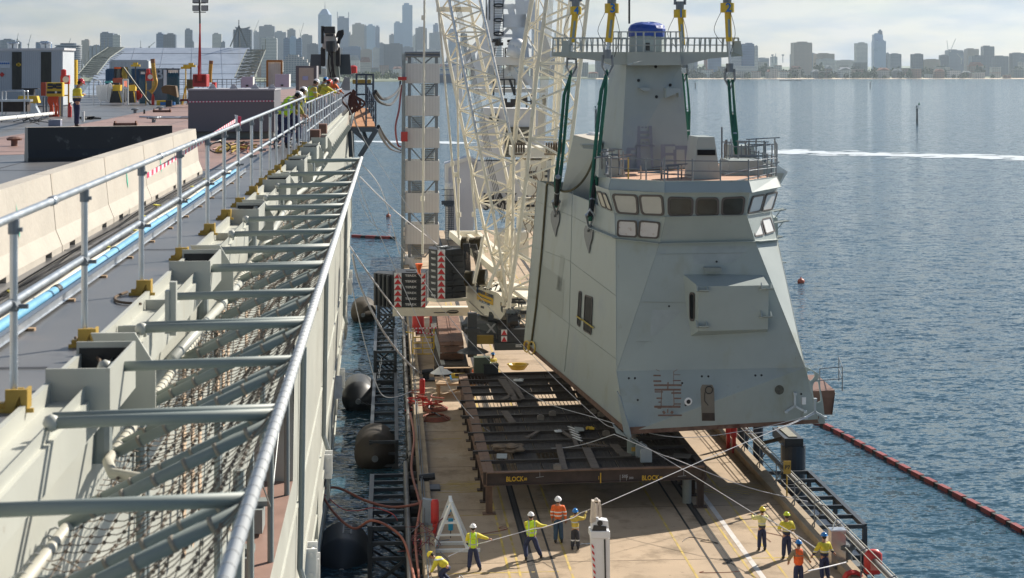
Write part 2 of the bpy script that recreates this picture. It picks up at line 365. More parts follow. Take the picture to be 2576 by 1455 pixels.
# boat wake
foam=M('foam',(.55,.62,.68),.8,var=.05,sc=1)
def wake(x0,y0,x1,y1,wd,lab):
    mb=MB(); n=int(90); a=G(x0,y0,0); b=G(x1,y1,0); d=(b-a)
    for i in range(n*6):
        u=random.random(); p=a+d*u+V((0,random.gauss(0,1)*wd*(.5+.5*abs(math.sin(i*.37))),0)); s=abs(random.gauss(0,1))*.7+.15
        k=6; mb.poly([(p.x+s*2.6*math.cos(q*6.283/k)*(.7+.6*random.random()),p.y+s*1.5*math.sin(q*6.283/k)*(.7+.6*random.random()),.03+.02*random.random()) for q in range(k)])
    for i in range(0):
        u0=i/60;u1=(i+1)/60; p=a+d*u0;q=a+d*u1; h=wd*(.55+.5*random.random()); mb.poly([p+V((0,-h,.02)),q+V((0,-h*.8,.02)),q+V((0,h,.02)),p+V((0,h*.9,.02))])
    o=mb.build('boat_wake',foam); o['kind']='structure'; return o
wake(1950,382,2590,398,8,''); wake(900,356,1170,360,3,'')
# ================================================================ THE WARSHIP
DZ=21.83
ship=T('warship','huge pale grey warship filling the left, its flight deck edge hung with safety nets','ship',(-15,60,0))
def sect(Y):
    tb=[(-25,-2.25,-2.5,-3.35),(60,-2.25,-2.5,-3.35),(100,-2.3,-2.6,-3.5),(134,-2.6,-3.0,-4.1),(160,-3.0,-3.7,-4.9),(185,-3.6,-4.7,-6.2),(205,-5.6,-8,-9.5),(222,-9,-13,-15)]
    for i in range(len(tb)-1):
        a,b=tb[i],tb[i+1]
        if Y<=b[0]:
            u=(Y-a[0])/(b[0]-a[0]); return [a[k]*(1-u)+b[k]*u for k in (1,2,3)]
    return list(tb[-1][1:])
mb=MB(); Ys=[-25,0,20,30.5,46,60,75,90,100,110,120,134,147,160,172,185,195,205,214,222]
def ring(Y):
    a,b,c=sect(Y); return [(a,Y,DZ+.02),(b-.0,Y,17.2),(b-.05,Y,13.4),(b-.15,Y,9),(c,Y,0),(c,Y,-3)]
for i in range(len(Ys)-1):
    r0,r1=ring(Ys[i]),ring(Ys[i+1])
    for k in range(5):
        if k==1 and Ys[i]==30.5: continue
        mb.poly([r0[k],r1[k],r1[k+1],r0[k+1]])
r=ring(222); mb.poly([r[0],(-30,222,DZ),(-28,222,-3),r[5]]); r=ring(-25); mb.poly([r[0],(-35,-25,DZ),(-35,-25,-3),r[5]])
hull=mb.build('hull',hullp,ship)
# recess (boat bay) in the hull side
mb=MB(); x=-2.55
mb.mi=0; mb.poly([(x,30.5,13.4),(x,46,13.4),(-7,46,13.4),(-7,30.5,13.4)])
mb.mi=1; mb.poly([(-7,30.5,13.4),(-7,46,13.4),(-7,46,17.2),(-7,30.5,17.2)]); mb.poly([(x,46,13.4),(x,46,17.2),(-7,46,17.2),(-7,46,13.4)]); mb.poly([(x,30.5,13.4),(x,30.5,17.2),(-7,30.5,17.2),(-7,30.5,13.4)]); mb.poly([(x,30.5,17.2),(x,46,17.2),(-7,46,17.2),(-7,30.5,17.2)])
mb.mi=2
for y in (33.5,37,41): mb.box((-3.2,y,13.75),(.5,.9,.55)); mb.box((-3.2,y,14.1),(.7,.4,.12))
bay=mb.build('boat_bay',[deckr,hullp,hulld],ship,label='open bay cut in the hull side with brown floor')
mb=MB()
for y in (33,38.5,44.5): mb.bar((-2.62,y,13.4),(-2.62,y,17.2),.07,8)
mb.tube([(-2.62,44.5,17),(-2.62,38.5,14.6),(-2.62,33,17)],.02,5)
mb.each('stanchion',hulld,bay)
# hull plating details: strakes, frames, pipes
mb=MB()
for z,off in((12.2,.05),(9.6,.06),(7.4,.05),(5.6,.05),(3.4,.08)):
    for i in range(len(Ys)-1):
        if Ys[i]<8 or Ys[i]>200: continue
        def px(Y):
            r=ring(Y); 
            for k in range(5):
                if r[k][2]>=z>=r[k+1][2]:
                    u=(r[k][2]-z)/(r[k][2]-r[k+1][2]); return r[k][0]*(1-u)+r[k+1][0]*u
        mb.beam((px(Ys[i])+off/2,Ys[i],z),(px(Ys[i+1])+off/2,Ys[i+1],z),off,.10)
mb.build('hull_strake',hullp,ship)
def hx(Y,z):
    r=ring(Y)
    for k in range(5):
        if r[k][2]>=z>=r[k+1][2]:
            u=(r[k][2]-z)/(r[k][2]-r[k+1][2]); return r[k][0]*(1-u)+r[k+1][0]*u
    return r[0][0]
for y in (27.2,48.5,66,98):
    mb=MB(); zt=16.5 if y>47 else 18
    mb.tube([(hx(y,zt)+.12,y,zt),(hx(y,12)+.12,y,12),(hx(y,10.4)+.12,y,10.4),(hx(y,10)+.3,y-.15,9.9)],.09,7); mb.build('drain_pipe',hulld,ship)
for y,z in((56,8.5),(62,6.5),(74,7.5),(88,8.2),(103,6.0),(118,9.5),(136,8)):
    mb=MB(); x=hx(y,z); mb.bb(x-.02,x+.35,y-.45,y-.38,z-.5,z+.5); mb.bb(x-.02,x+.35,y+.38,y+.45,z-.5,z+.5); mb.bar((x+.2,y-.5,z+.3),(x+.2,y+.5,z+.3),.07,8); mb.bar((x+.2,y-.5,z-.3),(x+.2,y+.5,z-.3),.07,8); mb.build('roller_fairlead',white,ship)
for y0,y1,z0,z1 in((66,70,6.5,9.5),(78,80,5,11.5),(92,97,6,9),(112,116,9,12),(124,128,5,10),(50,51.5,5,12)):
    mb=MB(); x=max(hx(y0,(z0+z1)/2),hx(y1,(z0+z1)/2)); mb.bb(x-.1,x+.03,y0,y1,z0,z1); mb.build('side_door',hulld if y0 in(78,50) else hullp,ship)
for y in (141,150,158,165):
    mb=MB(); x=hx(y,17)
    mb.bb(x-.1,x+.05,y,y+1.4,11,19); mb.build('side_shutter',hulld,ship)
# fixed hull gear near the deck edge, along X=-2.25
mb=MB(); mb.prism([(-2.54,-10,21.66),(-2.50,-10,21.66),(-2.50,-10,21.88),(-2.54,-10,21.88)],(0,100,0)); up=mb.build('deck_edge_upstand',hullp,ship)
mb=MB(); mb.bb(-2.5,-2.22,-10,90,21.66,21.74); mb.bb(-2.26,-2.22,-10,90,21.45,21.66); mb.build('deck_edge_shelf',hullp,ship)
for i,(t0,t1) in enumerate(((4.5,6.4),(13,14.3),(20.2,21.5),(27.6,29),(34.9,36.3),(42.2,43.8),(49.2,50.8),(56,57.6))):
    mb=MB(); x0,x1=-2.54,-2.07; zt=21.98; zb=zt-.38; e=.02
    y0=t0+.1;y1=t1+.1
    mb.bb(x1-e,x1,y0,y1,zb,zt); mb.bb(x0,x1-e,y0,y0+e,zb,zt-.001); mb.bb(x0,x1-e,y1-e,y1,zb,zt-.001); mb.bb(x0,x1-e,y0+e,y1-e,zb,zb+e); mb.bb(x0,x0+e,y0+e,y1-e,zb+e,zt-.12)
    bx=mb.build('scupper_box',hullp,ship)
    mb=MB(); a_,b_,c_,d_=x0+.022,x1-.022,y0+.022,y1-.022; mb.bb(a_,b_,c_,d_,zb+.021,zb+.1); mb.bb(a_,a_+.006,c_,d_,zb+.1,zt-.13); mb.bb(a_,b_,d_-.006,d_,zb+.1,zt-.05); mb.bb(b_-.006,b_,c_,d_,zb+.1,zt-.05); mb.bb(a_,b_,c_,c_+.006,zb+.1,zt-.05); mb.build('box_shade_liner',black,bx)  # black floor; black wall sheets stand in for the shade inside the box
    mb=MB(); mb.bar(((x0+x1)/2+.05,(y0+y1)/2,zb-.45),((x0+x1)/2+.05,(y0+y1)/2,zb),.1,12); mb.build('drain_trunk',hulld,bx)
    # gusset plates between boxes
    mb=MB(); mb.prism([(-2.48,y1+.3,22.0),(-2.12,y1+.3,22.0),(-1.95,y1+.3,21.72),(-1.95,y1+.3,21.35),(-2.13,y1+.3,21.30),(-2.25,y1+.3,21.35)],(0,.03,0)); mb.build('gusset',hullp,ship)
    mb=MB(); mb.bb(-2.49,-2.23,y1+1.8,y1+1.83,21.74,21.84); mb.bb(-2.49,-2.23,y1+3.6,y1+3.63,21.74,21.84); mb.each('stiffener',hullp,ship)
mb=MB(); mb.bb(-2.06,-2.0,16.5,16.6,21.70,22.2); mb.bb(-2.10,-2.06,16.48,16.62,21.72,22.12); mb.build('upright_bracket',hullp,ship)
mb=MB(); pts=[(-2.10,y,21.28-.12*math.sin(y*.3)) for y in range(17,62,3)]; mb.tube(pts,.055,10); mb.build('washdown_pipe',hullp,ship,smooth=True)
mb=MB()
for y in (9.5,16,23,31,39,47): mb.bar((-2.25,y,21.0),(-2.25,y,17.5),.05,8); mb.bar((-2.25,y+.35,21.0),(-2.25,y+.35,17.5),.03,8)
mb.each('conduit',hulld,ship)
mb=MB()
mb.tube([(-2.25,10.6,21.15),(-2.0,10.6,21.15),(-1.95,10.6,21.17),(-1.94,10.6,21.1)],.025,8); mb.build('hook',hulld,ship)
# ---- safety net
HN=21.93; XO=-.735; XI=-2.15; ZI=21.2
spur=[5.6,7.5,9.36,11.65,13.8,15.8,18.0,20.4,22.4,24.7,27.1,29.1,31.5,34.7,38.5,43.8]
wrap=M('lashing',(.46,.46,.44),.9,var=.2,sc=20)
mb=MB(); mb.bar((XO,4.5,HN),(XO,44.3,HN),.039,16); mb.mi=1
y=5.0
while y<44.2: mb.tube([(XO+.039*math.cos(a*6.283/12),y+.02*math.sin(a*6.283/12),HN+.039*math.sin(a*6.283/12)) for a in range(12)],.0045,4,closed=True); y+=.21
mb.build('net_outer_rail',[M('white rail wrap',(.74,.76,.75),.55,var=.04),M('rail lashing',(.42,.43,.42),.9)],ship,smooth=True)
mb=MB(); mb.tube([(XI,4,ZI),(XI,9.2,ZI),(XI+.05,11.9,ZI),(XI+.35,12.2,ZI),(XI+.38,12.9,ZI),(XI+.1,13.1,ZI),(XI,13.5,ZI),(XI,44,ZI)],.042,12); mb.mi=1
y=4.0
while y<44: (11.4<y<13.7) or mb.tube([(XI+.046*math.cos(a*6.283/8),y+.015*math.sin(a*6.283/8),ZI+.046*math.sin(a*6.283/8)) for a in range(8)],.007,4,closed=True); y+=.20
mb.build('net_inner_rail',[M('inner rail',(.50,.48,.40),.5,var=.05),M('rail lashing',(.3,.31,.31))],ship,smooth=True)
for i,t in enumerate(spur):
    mb=MB(); mb.bar((-2.24,t,HN-.06),(XO,t,HN-.02),.04 if t<30 else .05,10)
    if i in (3,5,7,8,11): mb.bar((-2.24,t+.16,HN-.06),(XO,t+.16,HN-.02),.04,10)
    mb.mi=1; mb.ball((-2.22,t,HN-.06),.06,8)
    mb.build('net_spur',[M('spur paint',(.25,.29,.27),.55,var=.06,sc=2),hullp],ship,smooth=True)
    mb=MB(); mb.bar((XO,t-.05,HN-.04),(XI,t-.05,ZI),.042,10); mb.bar((XO,t+.30,HN-.04),(XI,t+.30,ZI),.036,10); mb.mi=1
    for k in range(1,7):
        u=k/7; p=V((XO,t-.05,HN-.04)).lerp(V((XI,t-.05,ZI)),u); mb.bar(p+V((-.012,0,-.006)),p+V((.012,0,.006)),.047,10)
        p=p+V((0,.35,0)); mb.bar(p+V((-.01,0,-.006)),p+V((.01,0,.006)),.041,10)
    mb.build('net_arm',[M('spur paint',(.27,.31,.30)),M('arm lashing',(.30,.27,.22),.9)],ship,smooth=True)
# net as a sagging mesh of cords
mb=MB(); nn=13
def NP(i,y): 
    u=i/nn; x=XO-.05+(XI+.05-(XO-.05))*u; z=HN+(ZI-HN)*u-.20*math.sin(math.pi*u)-.02*math.sin(y*2.1+i); return V((x,y+.03*math.sin(y*9+i*2),z))
y=5.0; rows=[]
while y<44: rows.append(y); y+=.17 if y<24 else .24
for a in range(len(rows)-1):
    y0,y1=rows[a],rows[a+1]; rr=.0042 if y0<14 else (.005 if y0<22 else .006)
    for i in range(nn):
        p=NP(i,y0); q=NP(i+1,y0); mid=(p+q)/2-V((0,-.006,.012)); mb.bar(p,mid,rr,3,cap=False); mb.bar(mid,q,rr,3,cap=False)
        if i>0: mb.bar(p,NP(i,y1),rr*.9,3,cap=False)
        if y0<22 and i>0: mb.ball(p,.015,5)
mb.build('safety_net',M('net cord',(.19,.15,.115),.9,var=.3,sc=8),ship)
# folded tan net ladders hanging down the hull side
mb=MB()
for t0,zt,zb in ((18.6,21.1,19.0),(19.4,21.1,18.9),(20.1,21.1,19.1),(22.2,21.1,19.7),(22.9,21.1,19.5),(23.6,21.1,19.8),(26.5,21.1,19.2),(29,21.1,18.7)):
    z=zt; k=0; L0=None
    while z>zb:
        d=.055 if k%2 else .015; q=[(-2.18,t0+.05+d,z),(-2.18,t0-.05-d,z)]; q=[V(x) for x in q]
        if L0: mb.poly([L0[0],L0[1],q[1],q[0]]); mb.poly([L0[0]+V((.03,0,0)),q[0]+V((.012,0,0)),q[1]+V((.03,0,0)),L0[1]+V((.012,0,0))])
        L0=q; z-=.05; k+=1
    mb.build('folded_net',tan,ship); mb=MB()
# lashings hanging where the net is laced
mb=MB()
for k in range(60):
    t=random.choice(spur)+random.choice((-.05,.3)); u=random.random(); p=V((XO,t,HN-.04)).lerp(V((XI,t,ZI)),u)+V((0,random.gauss(0,.02),-.06)); q=p+V((random.gauss(0,.04),random.gauss(0,.06),-random.random()*.10)); mb.bar(p,q,.006,3,cap=False)
for k in range(90):
    y=5+abs(random.random())*38; p=V((XI+.05+random.random()*.14,y,ZI-.02)); q=p+V((random.gauss(.03,.05),random.gauss(0,.08),-random.random()*.12)); mb.bar(p,q,.006,3,cap=False)
mb.build('lacing',tan,ship)
# deck
mb=MB(); dk=[(-2.55,-20,DZ),(-2.55,90,DZ),(-2.7,134,DZ),(-3.6,185,DZ),(-9,222,DZ),(-30,222,DZ),(-34,185,DZ),(-35,-20,DZ)]; mb.prism(dk,(0,0,-.3)); mb.build('flight_deck',deckm,ship)
# primer coloured strip of deck
mb=MB(); pr=[G(-50,372,DZ),G(0,352,DZ),G(230,312,DZ),G(430,262,DZ),G(620,235,DZ),G(860,235,DZ),G(905,232,DZ)]
mb.poly([(p.x if p.x<-2.6 else -2.6,p.y,DZ+.006) for p in [G(-40,352,DZ),G(180,318,DZ),G(460,262,DZ),G(640,232,DZ),G(780,220,DZ),G(862,226,DZ),G(836,262,DZ),G(700,372,DZ),G(520,430,DZ),G(470,432,DZ),G(400,380,DZ),G(-40,392,DZ)]])
mb.build('primer_strip',deckr,ship)
mb=MB()
for x in (-6.4,-9.2,-13,-19): mb.bb(x,x+.03,10,150,DZ+.008,DZ+.011)
for y in range(14,150,9): mb.bb(-34,-2.7,y,y+.04,DZ+.008,DZ+.012)
mb.build('deck_weld',M('deck weld',(.09,.09,.10),.5),ship)
# ski jump ramp
skim=M('wet ramp',(.34,.38,.44),.22,var=.14,sc=.5,dirt=((.75,.8,.85),.12,1.3))
mb=MB(); n=12; prof=[]
tb,tt=152,182
L0,R0=G(198,238,DZ),G(656,238,DZ)
for i in range(n+1):
    u=i/n; t=tb+(tt-tb)*u; z=DZ+4.45*u**1.7; 
    l=W(198+(268-198)*u,HY,t); r_=W(656+(628-656)*u*1.0,HY,t); l.z=z; r_.z=z; prof.append((l,r_))
for i in range(n):
    (l,r_),(l2,r2)=prof[i],prof[i+1]; mb.poly([l,r_,r2,l2]); mb.poly([l+V((0,0,-.5)),l,l2,l2+V((0,0,-.5))]); mb.poly([r_+V((0,0,-.5)),r_,r2,r2+V((0,0,-.5))])
mb.poly([prof[-1][0],prof[-1][1],prof[-1][1]-V((0,0,5)),prof[-1][0]-V((0,0,5))]); ski=mb.build('ski_jump',skim,ship,label='curved silver grey ramp at the bow end of the deck',smooth=True)
mb=MB()
for i in range(n):
    (l,r_),(l2,r2)=prof[i],prof[i+1]
    for k in (.2,.4,.6,.8): a=l.lerp(r_,k);b=l2.lerp(r2,k); mb.beam(a+V((0,0,.012)),b+V((0,0,.012)),.05,.02)
    if i%2: mb.beam(l+V((0,0,.015)),r_+V((0,0,.015)),.05,.02)
mb.build('ramp_seam',M('ramp seam',(.22,.25,.30),.4),ski)
for side,(x0,y0,x1,y1,tA,tB) in enumerate(((196,188,232,146,150,160),(232,146,272,120,160,172),(640,195,668,126,150,158))):
    a=W(x0,y0,tA);b=W(x1,y1,tB); o=RT*(1.6 if side<2 else -1.7)
    mb=MB(); 
    for k in range(9):
        u=k/8; p=a.lerp(b,u); mb.bar(p,p+o,.05,5); mb.bar(p,p+o+V((0,0,-.45)),.03,5)
        if k<8: q=a.lerp(b,(k+1)/8); mb.bar(p,q,.05,5); mb.bar(p+o,q+o,.05,5); mb.bar(p,q+o,.03,5); mb.bar(p+o,q,.03,5); [mb.beam(p.lerp(q,u_),p.lerp(q,u_)+o,.05,.03) for u_ in (.2,.4,.6,.8)]
        if k%2==0: mb.bar(p,p+V((0,0,1)),.03,5)
    mb.build('side_catwalk',M('catwalk',(.26,.28,.25),.5,var=.2,sc=2),ship)
mb=MB(); p=W(601,118,182); 
for d in ((-.9,0),(.9,0),(0,.9),(0,-.5)): mb.bar(p+V((d[0],d[1],0)),p+V((0,0,2.2)),.07,5)
mb.bar(p+V((0,0,1.9)),p+V((0,0,2.8)),.05,5); mb.build('ramp_tripod',hulld,ski)
# mooring padeyes on hull side row of triangles
for k in range(26):
    t=44+k*1.9; mb=MB(); mb.prism([(-2.24,t,21.25),(-2.05,t,21.1),(-2.24,t,20.8)],(0,.08,0)); mb.build('side_padeye',hulld,ship)
# ---- guard railing at the deck edge
rail=T('guard_railing','galvanised tube guard railing clamped in mustard brackets along the ship deck edge','railing',(-2.6,32,DZ))
tp=[9.3,12.3,15.1,18.5,21.8,25.1,27.6,30.1,33,35.4,38,40.1,42.4,44.9,47.4,49.9,52.4]
def ztop(t): return 23.15+.0035*(t-12)
for t in tp:
    mb=MB(); mb.bar((-2.6,t,DZ+.05),(-2.6,t,ztop(t)),.028,12); mb.mi=1; mb.bar((-2.6,t,ztop(t)-.10),(-2.6,t,ztop(t)+.005),.040,12); mb.ball((-2.6,t,22.55),.045,8); mb.bar((-2.68,t,22.55),(-2.5,t,22.55),.018,6); mb.bar((-2.6,t-.07,22.56),(-2.6,t+.07,22.56),.036,8); mb.box((-2.555,t,ztop(t)-.07),(.03,.03,.03))
    p=mb.build('post',[galv,galvd],rail,smooth=False)
    mb=MB(); mb.prism([(-2.68,t-.06,DZ),(-2.54,t-.06,DZ),(-2.54,t-.06,DZ+.15),(-2.62,t-.06,DZ+.15)],(0,.03,0)); mb.prism([(-2.68,t+.03,DZ),(-2.54,t+.03,DZ),(-2.54,t+.03,DZ+.15),(-2.62,t+.03,DZ+.15)],(0,.03,0)); mb.bb(-2.72,-2.45,t-.085,t-.06,DZ,DZ+.03); mb.prism([(-2.64,t-.092,DZ-.02),(-2.64,t-.092,DZ+.16),(-2.49,t-.092,DZ+.16),(-2.49,t-.092,DZ+.0),(-2.525,t-.092,DZ+.0),(-2.54,t-.092,DZ+.12),(-2.57,t-.092,DZ+.05),(-2.60,t-.092,DZ-.04)],(0,.03,0)); mb.bb(-2.51,-2.49,t-.06,t+.06,DZ+.02,DZ+.16); mb.bb(-2.7,-2.58,t-.05,t+.02,DZ+.001,DZ+.06); mb.build('clamp_bracket',mustard,p)
mb=MB(); mb.tube([(-2.6,t,ztop(t)+.02) for t in [6]+tp+[53]],.030,12)
for t in (13.7,20,23.4,29,36.5): mb.bar((-2.6,t-.08,ztop(t)+.02),(-2.6,t+.08,ztop(t)+.02),.038,12)
mb.build('top_rail',galv,rail,smooth=True)
mb=MB(); mb.tube([(-2.62,t,22.56+.001*t) for t in [6]+tp+[53]],.030,12); mb.build('mid_rail',galv,rail,smooth=True)
rail2=T('guard_railing','silver guard railing sections at the far deck edge beside the leaning group of workers','railing',(-2.6,75,DZ))
for i,(a,b_) in enumerate(((54,60),(60.6,67),(67.6,75),(76,84),(85,93))):
    mb=MB(); h=1.28
    for k in range(4): y=a+(b_-a)*k/3; mb.bar((-2.6,y,DZ),(-2.6,y,DZ+h),.03,8)
    for z in (h,.78,.4): mb.bar((-2.6,a,DZ+z),(-2.6,b_,DZ+z),.028,8)
    mb.build('rail_panel',galv,rail2)
for y in (57,63):
    mb=MB(); mb.bb(-2.62,-2.3,y,y+.9,DZ,DZ+.35); mb.thing('kerb_block',[brown],'red brown steel block at the deck edge %s'%('nearest the camera of the pair' if y==57 else 'farther of the pair by the railing foot'),'block','red brown blocks at the deck edge')
# deck edge pipes
mb=MB(); mb.tube([(-3.42+.012*math.sin(y*.7),y,DZ+.09) for y in range(5,40)],.052,12); mb.mi=1
for y in (14.4,22.0,30): mb.tube([(-3.42+.056*math.cos(a*.785),y,DZ+.09+.056*math.sin(a*.785)) for a in range(8)],.012,4,closed=True)
mb.mi=2; mb.bar((-3.42,18.1,DZ+.09),(-3.42,18.3,DZ+.09),.056,12)
mb.thing('blue_hose',[blueh,black,black],'light blue fluid hose lying along the ship deck inside the railing','hose',smooth=True)
mb=MB(); mb.tube([(-3.54,y,DZ+.06+.01*math.sin(y)) for y in range(5,40)],.035,8); mb.thing('white_hose',[M('cream hose',(.75,.70,.55),.5)],'thin cream hose beside the light blue one on the ship deck','hose',smooth=True)
mb=MB(); mb.bb(-3.34,-3.28,5,40,DZ+.03,DZ+.10); mb.bb(-3.52,-3.26,5,40,DZ+.025,DZ+.03); mb.mi=1
for k in range(17): mb.bb(-3.6,-3.2,6+k*2,6.08+k*2,DZ,DZ+.024)
mb.thing('cable_tray',[galv,wood],'perforated steel cable tray on timber battens under the blue hose','cable tray')
mb=MB(); random.seed(5)
for k in range(9): 
    x=-3.66-.05*k; mb.tube(spline([(x+random.gauss(0,.04),y,DZ+.02+.01*(k%2)) for y in range(5,41,3)],3),.011,4)
mb.mi=1
for k in range(14): y=7+k*2.3; mb.box((-3.82+random.gauss(0,.08),y,DZ+.04),(.06,.25,.02),rz=random.random())
mb.thing('cable_bundle',[black,M('yellow tape',(.7,.65,.1),.6)],'bundle of black cables with yellow tags at the foot of the concrete barriers','cables')
for i,(pts) in enumerate((((190,850),(215,885),(250,905),(246,945)),((320,735),(290,748),(300,760),(355,765)))):
    mb=MB(); mb.tube(spline([G(x,y,DZ+.02) for x,y in pts],6),.015,6); mb.thing('lashing_rope',[M('dark rope',(.13,.09,.06),.9,var=.3,sc=20)],'dark rope trailing on the deck by the %s scupper box'%('nearest open' if i==0 else 'second open'),'rope')
# ---- concrete barriers
bt=[6.05+4.21*k for k in range(8)]
sten=M('green spray mark',(.10,.50,.35),.7)
for k,y in enumerate(bt):
    mb=MB(); x=-4.22; pf=[(x+.0,DZ+.0),(x+.0,DZ+.08),(x-.08,DZ+.28),(x-.15,DZ+1.0),(x-.37,DZ+1.0),(x-.44,DZ+.28),(x-.52,DZ+.08),(x-.52,DZ)]
    # notches at the base
    L_=4.17; segs=[(0,.5,0),(.5,.9,.07),(.9,3.1,0),(3.1,3.5,.07),(3.5,L_,0)]
    for a,b_,nt_ in segs: mb.prism([(px_,y+a,max(pz,DZ+nt_)) for px_,pz in pf],(0,b_-a,0))
    if k==7:
        pass
    lab=['nearest concrete barrier segment, cut by the left frame edge','second pale concrete barrier segment from the camera','third pale concrete barrier segment from the camera','fourth pale concrete barrier segment from the camera','fifth concrete barrier segment from the camera','sixth concrete barrier segment, crossed by striped tape','seventh concrete barrier segment, next to the last','farthest concrete barrier segment, ending by the grey crate'][k]
    o=mb.thing('concrete_barrier',[conc],lab,'barrier','pale concrete barriers in a row on the ship deck')
    if k in (1,3,5,6):
        m2=MB(); m2.poly([(x-.105,y+1.94,DZ+.5),(x-.09,y+2.0,DZ+.38),(x-.105,y+2.06,DZ+.5),(x-.135,y+2.0,DZ+.80)]); [None]; m2.v=[(a+.012,b,c) for a,b,c in m2.v]; m2.build('paint_mark',sten,o)
# black painted barrier across
mb=MB(); a=G(70,408,DZ); b_=G(436,400,DZ); d=(b_-a); nrm=V((-d.y,d.x,0)).normalized()
pf=[(0,0),(0,.1),(.06,.3),(.12,.86),(.36,.86),(.42,.3),(.48,.1),(.48,0)]
mb.prism([a+nrm*q+V((0,0,h)) for q,h in pf],d)
blk=M('black painted concrete',(.02,.022,.025),.45,var=.3,sc=1,dirt=((.20,.21,.20),.33,2.2))
o=mb.thing('painted_barrier',[blk],'long concrete barrier daubed with black paint, crossing in front of the lone worker','barrier')
mb=MB(); mb.prism([a-d.normalized()*.015+nrm*q*.98+V((0,0,h*1.004)) for q,h in pf],d.normalized()*.03); mb.build('barrier_end',conc,o); mb=MB(); mb.prism([a+nrm*.12+V((0,0,.862)),a+nrm*.36+V((0,0,.862)),b_+nrm*.36+V((0,0,.862)),b_+nrm*.12+V((0,0,.862))],(0,0,.004)); mb.build('barrier_top',conc,o)
# ================================================================ SUSPENDED SUPERSTRUCTURE BLOCK
blk_=T('superstructure_block','grey green ship bridge and mast block hanging in slings above the steel platform','ship section',G(1800,1075,6.6))
RLb=W(1318,868,111); RLt=W(1353,455,111); BL=W(1577,1092,84.2); wall=Pl(RLb,RLt,BL)
BR=G(2060,1064,6.6); U0=wall(1549,600); ML=wall(1551,934)
U1=W(1659,612,88.6); U2=W(1899,607,88.6); U3=W(1955,602,91); MR=W(2025.5,925,86.2)
w0=wall(1506,519); w1=wall(1546.5,539); w2=W(1674.7,545.7,88); w3=W(1877.4,541,88); w4=W(1940,531.5,91.5)
dv=(BR-BL); RRb=RLb+dv*1.04; RRm=V((RRb.x-.2,RRb.y,9.6)); RRt=W(1940,520,108); RRt.z=16.5
LL=wall(1485,507); rearL=RLt
mb=MB()
mb.poly([RLb,RLt,LL,w0,w1,U0,ML,BL]); mb.poly([BL,ML,MR,BR]); mb.poly([ML,U0,U1]); mb.poly([ML,U1,U2,MR]); mb.poly([U2,U3,MR])
mb.poly([U0,w1,w2,U1]); mb.poly([U1,w2,w3,U2]); mb.poly([U2,w3,w4,U3])
RU=V((U3.x+.4,U3.y+14,U3.z)); RW=V((w4.x+.3,w4.y+14,w4.z))
mb.poly([BR,MR,RRm,RRb]); mb.poly([MR,U3,RU,RRm]); mb.poly([U3,w4,RW,RU]); mb.poly([RLb,RRb,RRm,RU,RW,RLt]); mb.poly([RLb,BL,BR,RRb])
bh=mb.build('hull_shell',modp,blk_)
# bridge house
v0=W(1495,467,97); f1=W(1530,478.4,90.6); f2=W(1672,485,87.5); f3=W(1891.6,484.8,87.5); f4=W(1965,470.5,91.1)
g0=W(1499.5,439.6,97); g1=W(1537.3,449.8,91); g2=W(1672,457,88); g3=W(1884,455,88); g4=W(1953.6,444.8,91.5)
ins=V((0,.28,0))
def inn(p): return p+ (V((14.5,98,p.z))-p)*.022
h1,h2,h3,h4,h0=[inn(p) for p in (f1,f2,f3,f4,v0)]
pA_=Pl(w1,w2,h2); h1=pA_(*pix(h1)); pC_=Pl(w3,w4,h3); h4=pC_(*pix(h4)); pL_=Pl(w0,w1,h1); h0=pL_(*pix(h0))
mb=MB(); Fr=[v0,f1,f2,f3,f4]; Gr=[g0,g1,g2,g3,g4]; Hr=[h0,h1,h2,h3,h4]; Wr=[w0,w1,w2,w3,w4]
for i in range(4): mb.poly([Fr[i],Fr[i+1],Gr[i+1],Gr[i]]); mb.poly([Fr[i],Fr[i+1],Hr[i+1],Hr[i]]); mb.poly([Wr[i],Wr[i+1],Hr[i+1],Hr[i]])
ZR=18.42; g5=V((g4.x+.2,105,ZR)); g6=V((g0.x+.9,105,ZR))
def flat(p,z): return V((p.x,p.y,z))
mb.poly([Gr[4],g5,V((g5.x,g5.y,16)),w4]); mb.poly([Gr[0],g6,V((g6.x,g6.y,16)),w0]); mb.poly([g5,g6,V((g6.x,g6.y,16)),V((g5.x,g5.y,16))])
mb.build('bridge_house',modp,blk_)
mb=MB(); rf=[flat(p,ZR-.02)+(V((14.5,98,ZR))-flat(p,ZR)).normalized()*.12 for p in Gr]+[g5-V((0,0,.05)),g6-V((0,0,.05))]
mb.poly(rf); mb.build('bridge_roof',M('orange primer roof',(.55,.33,.22),.7,var=.12,sc=1),blk_)
mb=MB()  # top lip
for i in range(4): mb.beam(Gr[i],Gr[i+1],.05,.05)
mb.build('roof_lip',modp,blk_)
mb=MB()
for a_,b_ in ((BL,ML),(ML,U0),(ML,U1),(U2,MR),(MR,BR),(U0,U1),(U1,U2),(U2,U3),(U3,MR),(U0,w1),(w1,w2),(w2,w3),(w3,w4),(RLt,LL),(LL,w0),(w0,w1),(U3,w4),(RLb,RLt),(U1,w2),(U2,w3)): mb.bar(a_,b_,.022,8)
for a_,b_ in ((f1,f2),(f2,f3),(f3,f4),(v0,f1),(f1,g1),(f2,g2),(f3,g3),(f4,g4),(h2,w2),(h3,w3),(h1,w1)): mb.bar(a_,b_,.02,8)
mb.build('edge_weld',modp,blk_)
